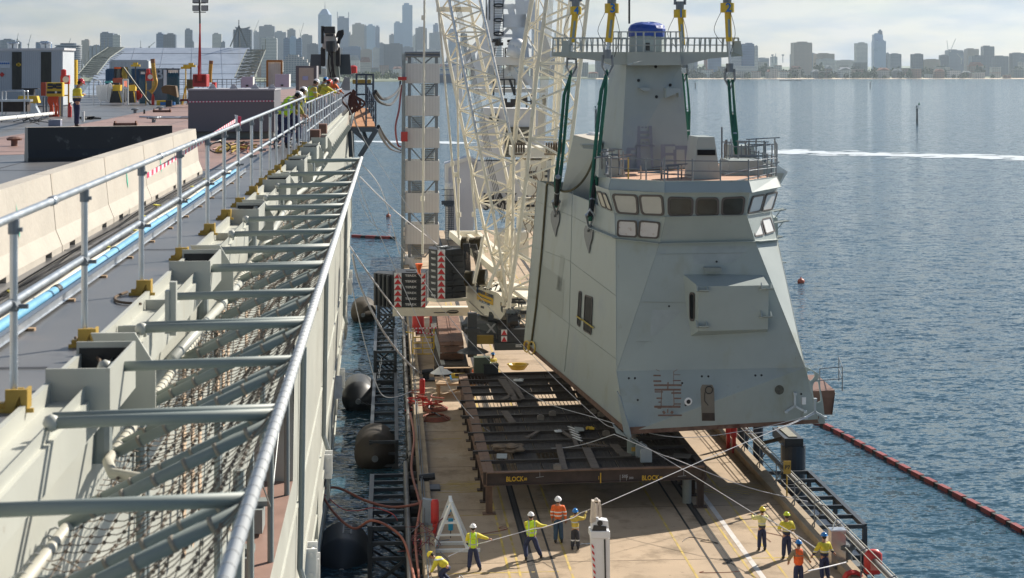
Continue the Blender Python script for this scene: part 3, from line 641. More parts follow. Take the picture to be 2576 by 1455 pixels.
# windows
frm=M('window frame',(.10,.085,.08),.6,var=.1); ply=M('covered pane',(.50,.48,.43),.55,var=.08,sc=1.2); plyw=M('rust spotted cover',(.62,.60,.60),.6,var=.05,sc=2,dirt=((.30,.13,.06),.30,5)); whp=M('white cover',(.80,.80,.78),.6,var=.03)
def window(c4,plane,mat,par=blk_,label=None,off=.03,k=.83,rad=.2):
    q=[plane(x,y,off) for x,y in c4]; fo=rquad(q,rad); fi=rquad(scaleq(q,k),rad*.8); n=len(fo); nn_=plane.n*.035
    mb=MB(); fo2=[p+nn_ for p in fo]; fi2=[p+nn_ for p in fi]
    for i in range(n):
        j=(i+1)%n; mb.poly([fo2[i],fo2[j],fi2[j],fi2[i]]); mb.poly([fo[i],fo[j],fo2[j],fo2[i]]); mb.poly([fi2[i],fi2[j],fi[j],fi[i]])
    o=mb.build('window',frm,par,label=label); mb=MB(); mb.prism([p-plane.n*.004 for p in rquad(scaleq(q,k+.01),rad*.8)],plane.n*.012); mb.build('pane',mat,o); return o
pA=Pl(h1,h2,w2); pB=Pl(h2,h3,w3); pC=Pl(h3,h4,w4); pL=Pl(h0,h1,w1)
window([(1538,487),(1604,490),(1608,541),(1552,537)],pA,ply); window([(1606,490),(1668,491),(1672,543),(1614,541)],pA,ply)
for c in ([(1679,495),(1745,497),(1744,544),(1680,544)],[(1750,497),(1809,497),(1809,544),(1748,544)],[(1815,497),(1876,494),(1870,543),(1813,544)]): window(c,pB,glassd)
window([(1893,494),(1925,488),(1913,532),(1880,539)],pC,whp); window([(1927,488),(1957,481),(1943,528),(1915,533)],pC,whp)
window([(1501,480),(1513,483),(1527,526),(1514,521)],pL,M('amber cover',(.55,.50,.40),.5)); window([(1514,484),(1524,487),(1541,532),(1528,527)],pL,M('amber cover',(.55,.50,.40)))
qA=Pl(U0,U1,w2); qC=Pl(U2,U3,w4)
window([(1553,553),(1603,555),(1604,598),(1552,595)],qA,plyw,rad=.15); window([(1608,554),(1662,559),(1657,601),(1605,598)],qA,plyw,rad=.15)
window([(1884,556),(1913,552),(1923,592),(1899,597)],qC,whp,rad=.12); window([(1915,551),(1938,546),(1950,583),(1926,591)],qC,whp,rad=.12)
# sill ledges
mb=MB()
for a,b in ((U0,U1),(U1,U2),(U2,U3)): 
    n_=(b-a).cross(V((0,0,1))).normalized(); n_=n_ if n_.y<0 else -n_
    mb.beam(a+n_*.12,b+n_*.12,.28,.03)
for a,b in ((w1,w2),(w2,w3),(w3,w4)): mb.beam(a+V((0,-.06,0)),b+V((0,-.06,0)),.14,.025)
a=wall(1485,572,.15); b=wall(1549,598,.15); mb.beam(a,b,.32,.03)
for k in range(9): p=a.lerp(b,k/9); mb.beam(p,p-V((0,0,.18)),.02,.1)
mb.build('sill_ledge',modp,blk_)
# left wall windows, lugs, patches
slot=M('dark slot glass',(.008,.009,.011),.5,spec=.1)
for c in ([(1457,731),(1463,735),(1459,824),(1452,818)],[(1472,741),(1491,748),(1487,844),(1468,832)]):
    o=window(c,wall,slot,k=.93,rad=.18)
for c in ([(1451,796),(1463,805)],[(1465,805),(1492,825)]):
    mb=MB(); mb.tube([wall(c[0][0],c[0][1],.1),wall(c[1][0],c[1][1],.1)],.045,6); mb.build('window_tie',M('yellow strap',(.5,.38,.08),.8),blk_)
def lug(x,y,h,wd):
    pts=[(x-wd/2,y),(x-wd/3,y-wd*.45),(x+wd/3,y-wd*.45),(x+wd/2,y),(x+wd*.42,y+h*.35),(x+wd*.15,y+h*.7),(x+wd*.05,y+h),(x-wd*.25,y+h*.65),(x-wd*.48,y+h*.3)]
    mb=MB(); mb.prism([wall(a,b,.03) for a,b in pts],wall.n*.05); mb.lathe(wall(x,y,.08),[(.14,0),(.14,.12)],12,axis=wall.n); return mb.build('lifting_lug',M('lug paint',(.16,.17,.18),.5),blk_)
lug(1398,540,56,22); lug(1482,578,60,22)
mb=MB(); pat=M('weathered patch',(.31,.345,.325),.5,var=.05)
mb.poly([wall(x,y,.012) for x,y in((1355,660),(1420,705),(1415,800),(1345,752))]); mb.poly([wall(x,y,.012) for x,y in((1410,640),(1420,645),(1412,735),(1400,728))]); mb.each('paint_patch',pat,blk_)
sm_=M('weld seam',(.30,.33,.31),.5)
mb=MB()
for pts in (((1345,505),(1440,545),(1547,600)),((1338,620),(1430,655),(1550,745)),((1330,740),(1425,810),(1551,905)),((1440,480),(1432,820),(1420,935))):
    for i in range(len(pts)-1): mb.beam(wall(*pts[i],.005),wall(*pts[i+1],.005),.04,.02)
mb.each('weld_seam',sm_,blk_)
fp=Pl(ML,U1,U2); lp=Pl(BL,BR,MR)
mb=MB()
for pts in (((1610,760),(1730,762)),((1560,930),(2020,925)),((1600,860),(1735,860)),((1935,850),(2000,850)),((1660,640),(1905,636))):
    mb.beam(fp(*pts[0],.006),fp(*pts[1],.006),.045,.02)
mb.each('weld_seam',sm_,blk_)
mb=MB()
for c in (((1740,620),(1880,620),(1885,660),(1745,665)),((1640,780),(1720,780),(1715,840),(1635,845)),((1850,880),(1930,880),(1930,915),(1850,915))): mb.poly([fp(x,y,.006) for x,y in c])
mb.each('paint_patch',M('cool patch',(.35,.39,.39),.5),blk_)
# bottom rusty band
mb=MB()
n1=wall.n*.015
def band(p,q,h,n_): return [p+n_,q+n_,q+n_+V((0,0,h)),p+n_+V((0,0,h))]
mb.poly(band(BL+V((0,0,-.02)),BR+V((0,0,-.02)),.34,V((0,-.02,0)))); mb.poly(band(BL+V((0,0,-.02)),RLb+V((0,0,-.02)),.28,n1)); mb.build('cut_edge',M('rusty cut edge',(.17,.10,.07),.8,var=.35,sc=2,dirt=((.09,.03,.02),.4,1.5)),blk_)
# prow flare plate at the left bottom corner
mb=MB(); mb.prism([W(1552,985,84.0),W(1560,1000,83.9),W(1581,1070,83.8),W(1587,1100,83.7),W(1583,1108,83.9),W(1570,1093,84.2),W(1556,1020,84.3)],V((.05,.12,0))); mb.build('corner_plate',M('bluish plate',(.30,.36,.40),.4),blk_)
mb=MB(); mb.prism([W(1540,1066,84.6),W(1552,1078,84.2),W(1588,1108,83.9),W(1575,1100,84.2),W(1550,1090,84.5)],V((.05,.15,-.02))); mb.build('corner_fin',M('bluish plate',(.3,.36,.4)),blk_)
# equipment casing on the front
ZF=lambda x,y:(1305.9+x*.4673,429.3+y*.4673)
pf0=fp; tF=(V(fp(1850,770))-CAM).dot(FW)-1.25
def on(x,y,t): a,b=ZF(x,y); return W(a,b,t)
q=[on(965,625,tF),on(1345,618,tF),on(1340,855,tF),on(965,865,tF)]
bk=[fp(*ZF(885,560)),fp(*ZF(1305,553)),fp(*ZF(1325,888)),fp(*ZF(915,897))]; rr_=[fp(*ZF(1365,600),-.2),fp(*ZF(1358,870),-.2)]
mb=MB(); mb.poly(q); mb.poly([bk[0],bk[1],q[1],q[0]]); mb.poly([bk[0],q[0],q[3],bk[3]]); mb.poly([q[3],q[2],bk[2],bk[3]]); mb.poly([q[1],bk[1],bk[2],q[2]])
cs=mb.build('equipment_casing',modp,blk_,label='boxy grey casing on the front of the block')
lw=Pl(bk[0],q[0],q[3]); window([ZF(918,655),ZF(945,655),ZF(944,812),ZF(920,810)],lw,slot,par=cs,k=.85,rad=.2)
for x,y in ((985,645),(1332,635),(1330,785),(983,838)):
    p=on(x,y,tF); mb=MB(); mb.prism([p+V((-.42,-.02,-.08)),p+V((.3,-.02,-.08)),p+V((.3,-.38,.02)),p+V((-.1,-.38,.02))],(0,0,.05)); mb.prism([p+V((-.3,-.02,-.05)),p+V((-.3,-.34,0)),p+V((-.3,-.02,.3))],(.05,0,0)); mb.prism([p+V((.2,-.02,-.05)),p+V((.2,-.34,0)),p+V((.2,-.02,.25))],(.05,0,0)); mb.build('casing_step',modp,cs)
mb=MB(); a,b=fp(1771,674,.25),fp(1813,674,.25); mb.beam(a,b,.5,.05); mb.beam(a+V((0,-.2,-.07)),b+V((0,-.2,-.07)),.04,.2); mb.build('ledge_step',hulld,blk_)
# door slot, porthole, scar outline, fittings on lower front
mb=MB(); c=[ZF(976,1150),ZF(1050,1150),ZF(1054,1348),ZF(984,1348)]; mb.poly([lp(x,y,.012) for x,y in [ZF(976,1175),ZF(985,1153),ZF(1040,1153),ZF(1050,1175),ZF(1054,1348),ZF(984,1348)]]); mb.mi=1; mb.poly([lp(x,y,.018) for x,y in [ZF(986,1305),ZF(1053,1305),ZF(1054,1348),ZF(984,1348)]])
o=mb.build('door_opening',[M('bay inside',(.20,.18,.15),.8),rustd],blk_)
mb=MB(); mb.tube([lp(*ZF(1022+20*math.cos(a*.5),1182+20*math.sin(a*.5)),.05) for a in range(26)],.02,5); mb.tube([lp(*ZF(1000,1195),.05),lp(*ZF(998,1240),.05),lp(*ZF(1018,1265),.05)],.018,5); mb.build('cable_coil',black,o)
mb=MB(); mb.poly([lp(*ZF(1401+25*math.cos(a*.393),1181+26*math.sin(a*.393)),.012) for a in range(16)]); mb.build('porthole',M('porthole shade',(.10,.095,.075),.5,var=.6,sc=6),blk_)
mb=MB(); brn=M('rust scar',(.18,.115,.09),.8,var=.25,sc=5)
def ln(pts,wd=.05):
    pts=[ZF(*p) for p in pts]
    for i in range(len(pts)-1):
        P_=fp if (pts[i][1]+pts[i+1][1])/2<930 else lp
        mb.beam(P_(*pts[i],.008),P_(*pts[i+1],.008),wd,wd*.4,up=(0,1,0))
ln([(737,1072),(735,1052),(850,1052),(852,1072),(832,1082),(832,1150)],.025); ln([(737,1072),(757,1080)],.025)
for y,x0,x1,wd in ((1104,723,762,.07),(1134,723,765,.08),(1131,828,870,.05),(1156,726,875,.09),(1100,832,868,.03),(1180,730,870,.09),(1192,730,775,.05),(1198,820,872,.08),(1226,740,770,.07),(1227,832,872,.07),(1247,750,765,.05),(1272,728,868,.10),(1279,745,765,.06),(1257,835,870,.06),(1318,748,876,.07)): ln([(x0,y),(x1,y)],wd)
ln([(768,1180),(764,1265),(780,1275),(825,1272),(834,1262),(832,1180)],.04); ln([(802,1140),(800,1178)],.06); ln([(800,1285),(800,1305)],.06)
ln([(775,1296),(784,1308)],.12); ln([(828,1296),(818,1308)],.12)
mb.each('removed_fitting_scar',brn,blk_)
mb=MB()
for x,y in ((590,1118),(623,1118),(983,1108),(1018,1108),(1271,1103),(1304,1102),(638,1235),(837,921),(895,921),(977,919),(1036,915),(896,1262),(1518,1203),(1205,793),(807,731),(1063,491),(877,1144)):
    P_=fp if y<1075 else lp; p=P_(*ZF(x,y),.0); mb.lathe(p,[(.055,0),(.055,.03)],8,axis=P_.n)
mb.each('drilled_hole',black,blk_)
mb=MB(); p=lp(*ZF(910,1243)); mb.lathe(p,[(.2,0),(.2,.04),(.12,.05)],12,axis=lp.n); mb.mi=1; mb.lathe(p+lp.n*.03,[(.11,0),(.11,.03)],12,axis=lp.n); mb.build('vent_cap',[creamw,blackp],blk_)
for cx,cy in ((1484,1268),(1592,1312)):
    mb=MB(); c=lp(*ZF(cx,cy),.15)
    if cx>1500: c=W(*ZF(1592,1300),85.6)
    for dx,dz in ((0,.62),(-.45,-.27),(.5,-.27)): mb.beam(c,c+V((dx,0,dz)),.10,.10); mb.box(c+V((dx,-.06,dz)),(.15,.18,.12))
    mb.build('tripod_fitting',M('tripod paint',(.50,.56,.60),.5),blk_)
mb=MB(); mb.box(lp(*ZF(1533,1240),.04),(.2,.06,.35)); mb.build('junction_box',creamw,blk_)
# cheek plate with cut outs and brown platform at lower right
mb=MB(); ck=lambda x,y: W((2100+x/5.597)*K,(980+y/5.597)*K,87.2)
def stripp(pts,wd):
    P_=[ck(*p) for p in pts]
    for i in range(len(P_)-1): mb.beam(P_[i],P_[i+1],.06,wd,up=(0,0,1) if abs((P_[i+1]-P_[i]).z)<.3 else (1,0,0))
ol=[(915,285),(1130,400),(1150,520),(1205,850),(1240,1190),(1070,1190)]
out_=[ck(*p) for p in ol]
def ringstrip(o,i_): 
    n=len(o)
    for k in range(n):
        j=(k+1)%n; mb.poly([o[k],o[j],i_[j],i_[k]])
    for k in range(n):
        j=(k+1)%n; e=V((0,.08,0)); mb.poly([o[k],o[j],o[j]+e,o[k]+e]); mb.poly([i_[k],i_[j],i_[j]+e,i_[k]+e]); mb.poly([o[k]+e,o[j]+e,i_[j]+e,i_[k]+e])
ringstrip([ck(*p) for p in((915,285),(1025,340),(1130,400),(1140,470),(1065,540),(960,560),(935,450),(920,370))],[ck(*p) for p in((960,360),(1020,350),(1065,390),(1072,440),(1040,490),(1000,515),(955,470),(945,400))])
ringstrip([ck(*p) for p in((1065,500),(1145,490),(1165,640),(1185,740),(1205,860),(1130,900),(1060,900),(1010,700),(990,560))],[ck(*p) for p in((1065,525),(1125,530),(1145,640),(1160,740),(1165,830),(1120,855),(1060,800),(1045,700),(1040,600))])
mb.prism([ck(*p) for p in((1060,900),(1130,880),(1205,860),(1240,1190),(1070,1190),(1050,1000))],(0,.08,0))
mb.prism([ck(*p) for p in((915,285),(940,450),(1000,640),(1010,900),(1060,1100),(1070,1190),(1040,1190),(990,900),(900,430))],(0,.08,0))
mb.build('cheek_plate',modp,blk_,label='corner plate with rounded cut outs')
mb=MB(); mb.prism([W(2030,1005,88.5),W(2098,1000,88.5),W(2100,982,88.5),W(2030,985,88.5)],(.2,4.5,0)); mb.prism([W(2050,992,88.5),W(2101,988,88.5),W(2093,1044,88.6),W(2075,1044,88.6),W(2050,1022,88.5)],(0,.12,0)); mb.prism([W(2097,988,88.5),W(2101,988,88.5),W(2094,1044,88.6),W(2088,1044,88.6)],(.3,4.5,0))
pf_=mb.build('sponson_platform',brown,blk_,label='brown primer platform sticking out at the right rear')
mb=MB()
p0=W(2062,990,89); pp=[p0,p0+V((1.3,.5,0)),p0+V((1.9,3.5,0))]
for p in pp: mb.bar(p,p+V((0,0,1.25)),.03,6)
for h in (.65,1.25):
    for i in (0,1): mb.bar(pp[i]+V((0,0,h)),pp[i+1]+V((0,0,h)),.025,6)
mb.build('platform_rail',galvd,pf_)
# brackets on right side
for x,y,l in ((1955,531,22),(1960,560,24),(1955,600,16),(1945,665,28)):
    mb=MB(); p=W(x-8,y+2,92); mb.poly([p,p+V((l*.03,.3,.12)),p+V((l*.03,.9,.12)),p+V((0,.9,0))]); mb.beam(p,p+V((l*.032,.2,.10)),.05,.05); mb.beam(p+V((0,.8,0)),p+V((l*.032,.8,.10)),.05,.05); mb.bar(p-V((0,0,.4)),p+V((l*.02,.2,.1)),.025,5); mb.build('side_bracket',hulld,blk_)
mb=MB(); mb.prism([W(1940,548,94),W(1956,548,94),W(1958,620,94),W(1950,640,94)],(.3,3,0)); mb.build('side_box',modp,blk_)
# wing lookout box on right
mb=MB(); mb.prism([W(1946,409,97),W(1982,433,97),W(1960,470,97),W(1950,455,97)],(.2,2.5,0)); o=mb.build('wing_house',white,blk_); mb=MB(); mb.prism([W(1950,436,96.9),W(1973,436,96.9),W(1960,462,96.9),W(1954,452,96.9)],(0,.05,0)); mb.build('pane',ply,o)
# ---- mast
m1=W(1575.7,164,101.2); m2=W(1713.5,164,101.2); m3=W(1740,372,99.6); m4=G(1562,428,ZR); m3=V((W(1743,420,99.5).x,99.4,ZR)); m4=V((m4.x,m4.y,ZR))
l1=W(1537.5,162.7,105.5); l4=V((W(1500,420,105).x,105,ZR))
r1=m2+V((-.2,4.2,0)); r4=m3+V((-.1,5.6,0))
mb=MB(); mb.poly([m4,m1,m2,m3]); mb.poly([l4,l1,m1,m4]); mb.poly([m3,m2,r1,r4]); mb.poly([l4,l1,r1,r4]); mb.poly([l1,m1,m2,r1]); mast=mb.build('mast',modp,blk_,label='tall tapered mast')
mp_=Pl(m4,m1,m2); K1=lambda x,y:(1341.6+.332*x,.332*y)
mb=MB()
for c in (((790,955),(810,955),(815,1280),(780,1280)),((875,955),(898,955),(912,1280),(895,1280)),((810,995),(875,995),(875,1015),(810,1015)),((812,1035),(880,1035),(882,1055),(812,1055)),((818,960),(835,960),(835,973),(818,973)),((845,960),(862,960),(862,973),(845,973)),((825,1075),(840,1075),(840,1088),(825,1088)),((852,1075),(868,1075),(868,1088),(852,1088)),((770,1100),(920,1100),(920,1112),(770,1112)),((710,1120),(780,1120),(780,1140),(705,1140)),((705,1140),(738,1140),(738,1280),(695,1280)),((738,1165),(780,1165),(780,1180),(738,1180)),((965,1095),(1075,1095),(1075,1110),(965,1110)),((965,1110),(1000,1110),(1005,1280),(965,1280)),((1000,1160),(1075,1160),(1075,1180),(1000,1180)),((1075,1105),(1190,1105),(1190,1135),(1075,1135)),((1060,1135),(1085,1135),(1085,1280),(1065,1280)),((1145,1135),(1180,1135),(1180,1280),(1150,1280)),((1000,1210),(1060,1210),(1060,1225),(1000,1225))):
    mb.poly([mp_(*K1(x,y),.012) for x,y in c])
mb.build('primer_marks',modd,mast)
for c,dy in ((((790,665),(878,665),(878,692),(830,692)),.5),(((990,668),(1102,672),(1098,738),(1085,738),(1083,700),(990,740)),.8)):
    mb=MB(); mb.prism([mp_(*K1(x,y),.02) for x,y in c],(0,-dy,0)); mb.build('mast_bracket',modp,mast)
mb=MB()
for x,y in ((797,612),(1037,647),(933,736),(927,508)): mb.lathe(mp_(*K1(x,y)),[(.09,0),(.09,.06)],8,axis=mp_.n)
mb.each('drilled_hole',black,mast)
# crosstree
def arm(pts,t,dpt):
    mb=MB(); mb.prism([W(*K1(x,y),t) for x,y in pts],FW*dpt); return mb
o=arm([(712,395),(1108,395),(1125,490),(1085,458),(835,458),(710,490)],100.2,5.0); 
ct=o.build('crosstree',modp,mast)
mb=MB(); A=[W(*K1(x,y),100.2) for x,y in((835,458),(1085,458),(1125,495),(705,497))]; mb.poly(A); mb.build('crosstree_underside',modp,ct)
o=arm([(143,395),(712,395),(712,492),(590,490),(520,462),(400,448),(143,425)],100.6,2.2); o.build('yardarm',modp,mast)
o=arm([(1108,395),(1560,395),(1587,425),(1340,445),(1240,470),(1140,495),(1112,490)],100.6,2.2); o.build('yardarm',modp,mast)
o=arm([(225,310),(270,310),(270,430),(208,425)],100.4,.5); o.build('arm_end_box',modp,mast)
o=arm([(1525,312),(1572,312),(1587,425),(1518,400)],100.4,.5); o.build('arm_end_box',modp,mast)
mb=MB()
for t in (100.5,102.7):
    P_=lambda x,y:W(*K1(x,y),t)
    for (xa,xb,y0) in ((143,712,290),(1000,1555,290)):
        mb.bar(P_(xa,y0),P_(xb,y0),.045,6); mb.bar(P_(xa,343),P_(xb,343),.035,6)
        n=int((xb-xa)/42)
        for k in range(n+1):
            x=xa+(xb-xa)*k/n+random.uniform(-6,6); mb.bar(P_(x,395),P_(x+random.uniform(-12,12),288),.045,6)
for x in (605,645,665,715,775,835,920,1000,1040,1082,1115): P_=lambda x,y:W(*K1(x,y),100.1); mb.bar(P_(x,395),P_(x,240),.045,6)
for y in (243,295,343): mb.bar(P_(605,y),P_(1115,y),.035,6)
mb.build('mast_rail',M('rail paint',(.34,.38,.38),.5),mast)
c0=W(*K1(862,395),103.5); r0=4400/103.5
mb=MB(); mb.lathe(c0,[(1.08,0),(1.06,.8),(.98,1.45)],8); cu=mb.build('radar_drum',modp,mast)
bt_=M('blue tarpaulin',(.012,.055,.30),.45,var=.25,sc=1,bump=.5)
mb=MB(); mb.lathe(c0+V((0,0,1.25)),[(1.12,-.35),(1.12,.12),(1.0,.34),(.7,.46),(.35,.5),(.03,.51)],16); 
mb.v=[(x+random.uniform(-.03,.03),y+random.uniform(-.03,.03),z+random.uniform(-.04,.04)) for x,y,z in mb.v]; mb.build('tarpaulin',bt_,cu,smooth=False)
mb=MB(); mb.bar(W(1583,60,104),W(1583,-60,104),.06,6); mb.build('aerial',blackp,cu)
mb=MB(); mb.poly([W(*K1(x,y),100.4) for x,y in ((850,325),(883,325),(883,385),(850,385))]); mb.build('drum_door',blackp,cu)
# aft box (funnel casing)
mb=MB(); a=[W(1443,341,109),W(1513,360,104),W(1505,520,104),W(1408,500,109)]
mb.prism(a,(2.5,4.5,0)); ac=mb.build('aft_casing',M('aft casing paint',(.47,.47,.40),.5,var=.06,sc=.5),blk_)
mb=MB(); tp_=[W(1442,339.5,109),W(1514,359,104)]; mb.poly([tp_[0],tp_[1],tp_[1]+V((2.6,4.6,0)),tp_[0]+V((2.6,4.6,0))]); mb.build('casing_top',conc,ac)
mb=MB(); mb.lathe(W(1495,345,110),[(.5,0),(.5,.18),(.3,.3)],12); mb.build('vent_cap',creamw,ac)
mb=MB(); mb.prism([W(1463,364,103),W(1514,364,102),W(1514,378,102),W(1468,374,103)],(0,1,0)); mb.build('side_shelf',hulld,ac)
# roof objects
def roofbox(x0,x1,y0,y1,t,dpt,x0b=None,x1b=None,name='roof_locker',mat=modp,rot=0):
    x0b=x0 if x0b is None else x0b; x1b=x1 if x1b is None else x1b
    a,b,c,d=W(x0,y0,t),W(x1,y0,t),W(x1b,y1,t),W(x0b,y1,t); c.z=d.z=ZR-.05
    mb=MB(); mb.prism([a,b,c,d],V((.1,dpt,0))); return mb.build(name,mat,blk_)
tw=None
a=[W(1755,345,91),W(1797,345,91),W(1813,460,91),W(1744,460,91)]; a[2].z=a[3].z=ZR-.02
mb=MB(); mb.prism(a,(-.1,2.2,0)); tw=mb.build('sensor_tower',modp,blk_,label='small leaning tower with a dark slot on the bridge roof')
tp2=Pl(a[0],a[1],a[2]); mb=MB(); mb.prism([tp2(x,y,.01) for x,y in((1754,377),(1799,377),(1800,391),(1754,391))],tp2.n*.03); mb.build('dark_slot',slot,tw)
roofbox(1836,1918,405,442,94.5,3.2,1828,1921); roofbox(1845,1897,368,400,101,2.5,1840,1900); roofbox(1907,1945,418,442,95,2,1907,1948); roofbox(1508,1560,398,445,93,2.2,1505,1576)
mb=MB(); mb.poly([W(1540,393,96),W(1600,399,95),W(1560,402,93.5),W(1505,396,94.5)]); mb.build('locker_lid',M('orange primer roof',(.5,.3,.2)),blk_)
mb=MB(); roofbox(1764,1795,455,440,95,.6) if False else None
mb.box(W(1776,435,94),(.5,.4,.6)); mb.build('roof_fitting',modp,blk_)
# scaffold rail around the bridge roof
mb=MB(); ring_=[flat(p,ZR) for p in (g0,g1,g2,g3,g4,V((g4.x+.2,100,ZR)))]
acc=0
for i in range(5):
    a,b=ring_[i],ring_[i+1]; n=max(2,int((b-a).length/1.15))
    for k in range(n):
        p=a.lerp(b,k/n)+V((0,.1,0)); h=1.15+random.random()*.15
        mb.mi=1 if (k%4==1 and i==1) else 0; mb.bar(p,p+V((0,0,h)),.04,6); mb.mi=0
    for h in (.6,1.1): mb.bar(a+V((0,.1,h)),b+V((0,.1,h+random.uniform(-.06,.06))),.03,6)
sc=mb.build('roof_scaffold',[galvd,mustard],blk_)
mb=MB(); random.seed(11)
def cl(x0,x1,y0,y1,t,nv,nh):
    for k in range(nv):
        x=random.uniform(x0,x1); mb.bar(W(x,y1,t+random.uniform(-2,2)),W(x,random.uniform(y0,y0+15),t+random.uniform(-2,2)),.04,6)
    for k in range(nh):
        y=random.uniform(y0,y1-8); a=random.uniform(x0,(x0+x1)/2); tt_=t+random.uniform(-2,2); mb.bar(W(a,y,tt_),W(a+random.uniform(.4,.6)*(x1-x0),y+random.uniform(-5,5),tt_),.035,6)
cl(1812,1955,350,430,98,26,16); mb.build('scaffold_cluster',galvd,blk_); mb=MB(); cl(1512,1575,372,440,93,12,9); mb.build('scaffold_cluster',galvd,blk_); mb=MB(); cl(1600,1740,405,450,89.5,6,5); mb.build('scaffold_cluster',galvd,blk_); mb=MB()
mb.bar(W(1496,398,92),W(1590,388,93),.04,6); mb.bar(W(1816,320,99),W(1816,430,99),.05,6); mb.bar(W(1825,440,92),W(1960,408,94),.04,6); mb.bar(W(1855,455,90),W(1950,435,92),.04,6)
mb.each('scaffold_tube',galvd,blk_)
# ================================================================ LIFTING GEAR
yj=M('hoist yellow',(.66,.43,.02),.35,var=.08,sc=2); num=M('blue numeral',(.01,.16,.50),.5)
def hoist(n,t,head,body,rod,slg,top,lab):
    c=W(*head[0],t); root=T('load_cylinder',lab,'hoist cylinder',c,'yellow lifting cylinders hung from the crane')
    k=t/F; r=head[1]*k; a=W(head[0][0],head[0][1]-head[2],t); b=W(head[0][0],head[0][1]+head[2],t)
    mb=MB(); mb.bar(a,b,r,20); hd=mb.build('cylinder_head',yj,root)
    q0=W(*body[0],t); q1=W(*body[1],t); mb=MB(); mb.bar(q0,q1,body[2]*k,16,r2=body[2]*k*.94); mb.mi=1; mb.bar(q0.lerp(q1,.25)+V((-.0,-body[2]*k*.9,0)),q0.lerp(q1,.85)+V((0,-body[2]*k*.9,0)),.07,4); mb.build('cylinder_body',[yj,M('pale lettering strip',(.25,.32,.35),.5)],root,smooth=False)
    q2=W(*rod,t); mb=MB(); mb.bar(q1,q2,body[2]*k*.4,10); mb.mi=1; mb.bar(q2,q2-V((0,0,.5)),.22,10); mb.tube([q2+V((-.25,0,-.3)),q2+V((-.28,0,-.9)),q2+V((0,0,-1.5)),q2+V((.28,0,-.9)),q2+V((.25,0,-.3))],.07,6); mb.build('piston_rod',[galv,galvd],root)
    text(str(n),r*1.75,frame_mat(c+V((0,-r-.01,-.02)),RT,(0,0,1)),num,root,'numeral',ext=.02)
    mb=MB(); mb.bar(a,a+V((0,0,.5)),.25,10); tpv=W(*top,t); mb.tube([a+V((-.3,0,.3)),a+V((-.3,0,.8)),a+V((0,0,1.3)),a+V((.3,0,.8)),a+V((.3,0,.3))],.09,7); mb.bar(a+V((0,0,1.2)),tpv,.08,7); mb.build('shackle',galvd,root)
    mb=MB(); mb.tube(spline([b+V((.15,-.2,0)),b+V((.4,-.3,-1.2)),b+V((.1,-.3,-2.4))],5),.02,4); mb.tube(spline([b+V((-r,-.1,0)),b+V((-r-.4,-.2,-1.0)),b+V((-r+.1,-.1,-1.8))],5),.02,4); mb.build('hydraulic_line',black,root)
    return q2
def sling(q2,pts,r,lab,shk=None):
    P_=[q2-V((0,0,1.1))]+pts; root=T('round_sling',lab,'sling',pts[-1],'green round slings')
    mb=MB()
    for d in (-.12,.12): mb.tube([P_[0]]+[p+V((d,0,0)) for p in pts[:-1]]+[pts[-1]],[r*.55]+[r]*(len(pts)),8)
    mb.build('sling_leg',green,root,smooth=True)
    mb=MB(); e=pts[-1]; u=(P_[-2]-e).normalized()
    mb.bar(e+u*.2,e+u*2.4,r*1.5,8); mb.mi=1; mb.bar(e+u*1.2,e+u*1.28,r*1.65,8); mb.bar(e+u*2.5,e+u*2.58,r*1.65,8); mb.build('sling_sleeve',[black if shk else green,galv],root)
    if shk is not None:
        mb=MB(); mb.tube([shk,e+V((-.22,0,.3)),e+V((0,0,.6)),e+V((.22,0,.3)),shk],.07,6); mb.build('shackle',galv,root)
q=hoist(4,104,((1448.5,27),14.5,10),((1447,35),(1439.5,107),8.5),(1438,130),None,(1453,-30),'yellow lifting cylinder numbered 4, leftmost, against the lattice boom')
sling(q,[W(1424,240,104),W(1412,380,104),wall(1403,455,.7),wall(1399,520,.35)],.10,'green sling from the leftmost cylinder to the rear lug on the block side',wall(1398,540,.15))
q=hoist(3,96,((1539,21.5),18,12),((1539,32),(1531,107),9.5),(1528,125),None,(1541,-30),'yellow lifting cylinder numbered 3, left of the blue tarpaulin')
sling(q,[W(1518,230,96),W(1503,370,95.6),W(1494,470,95.4),wall(1484,555,.3)],.105,'green sling running down past the bridge windows to the front lug',wall(1482,577,.15))
q=hoist(1,106,((1710.5,34.8),16,10),((1712,44),(1717,115),7.5),(1718,150),None,(1709,-30),'yellow lifting cylinder numbered 1, right of the blue tarpaulin')
sling(q,[W(1722,185,106),W(1726,230,106),W(1730,283,106.5),W(1732,380,106.5)],.07,'thin green sling passing behind the mast')
q=hoist(2,100,((1829.5,20),17.5,12),((1831,30),(1834,105),8.5),(1836,160),None,(1830,-30),'yellow lifting cylinder numbered 2, rightmost, above the yardarm end')
sling(q,[W(1838,200,100),W(1843,280,100),W(1849,340,99.5),W(1852,388,99)],.085,'green sling dropping from the rightmost cylinder to the bridge roof')
# hose hanging on the block
mb=MB(); mb.tube(spline([W(1500,375,101),W(1488,415,101),W(1470,450,101),W(1445,475,101),W(1420,482,102),W(1400,473,103),wall(1378,460,.1),wall(1373,500,.06),wall(1362,640,.06),wall(1350,760,.06),wall(1336,868,.06)],6),.07,7)
mb.thing('hanging_hose',[M('hose',(.12,.10,.05),.7,var=.3,sc=4)],'dark and yellow hose looped over the left edge of the hanging block','hose',smooth=True)
mb=MB(); mb.tube([wall(1337+9*math.cos(a*.42),876+16*math.sin(a*.42),.12) for a in range(16)],.05,6); mb.tube([wall(1325+7*math.cos(a*.42),872+14*math.sin(a*.42),.12) for a in range(16)],.05,6); mb.thing('strap_coil',[yellow],'coil of yellow strap at the lower left corner of the hanging block','strap')
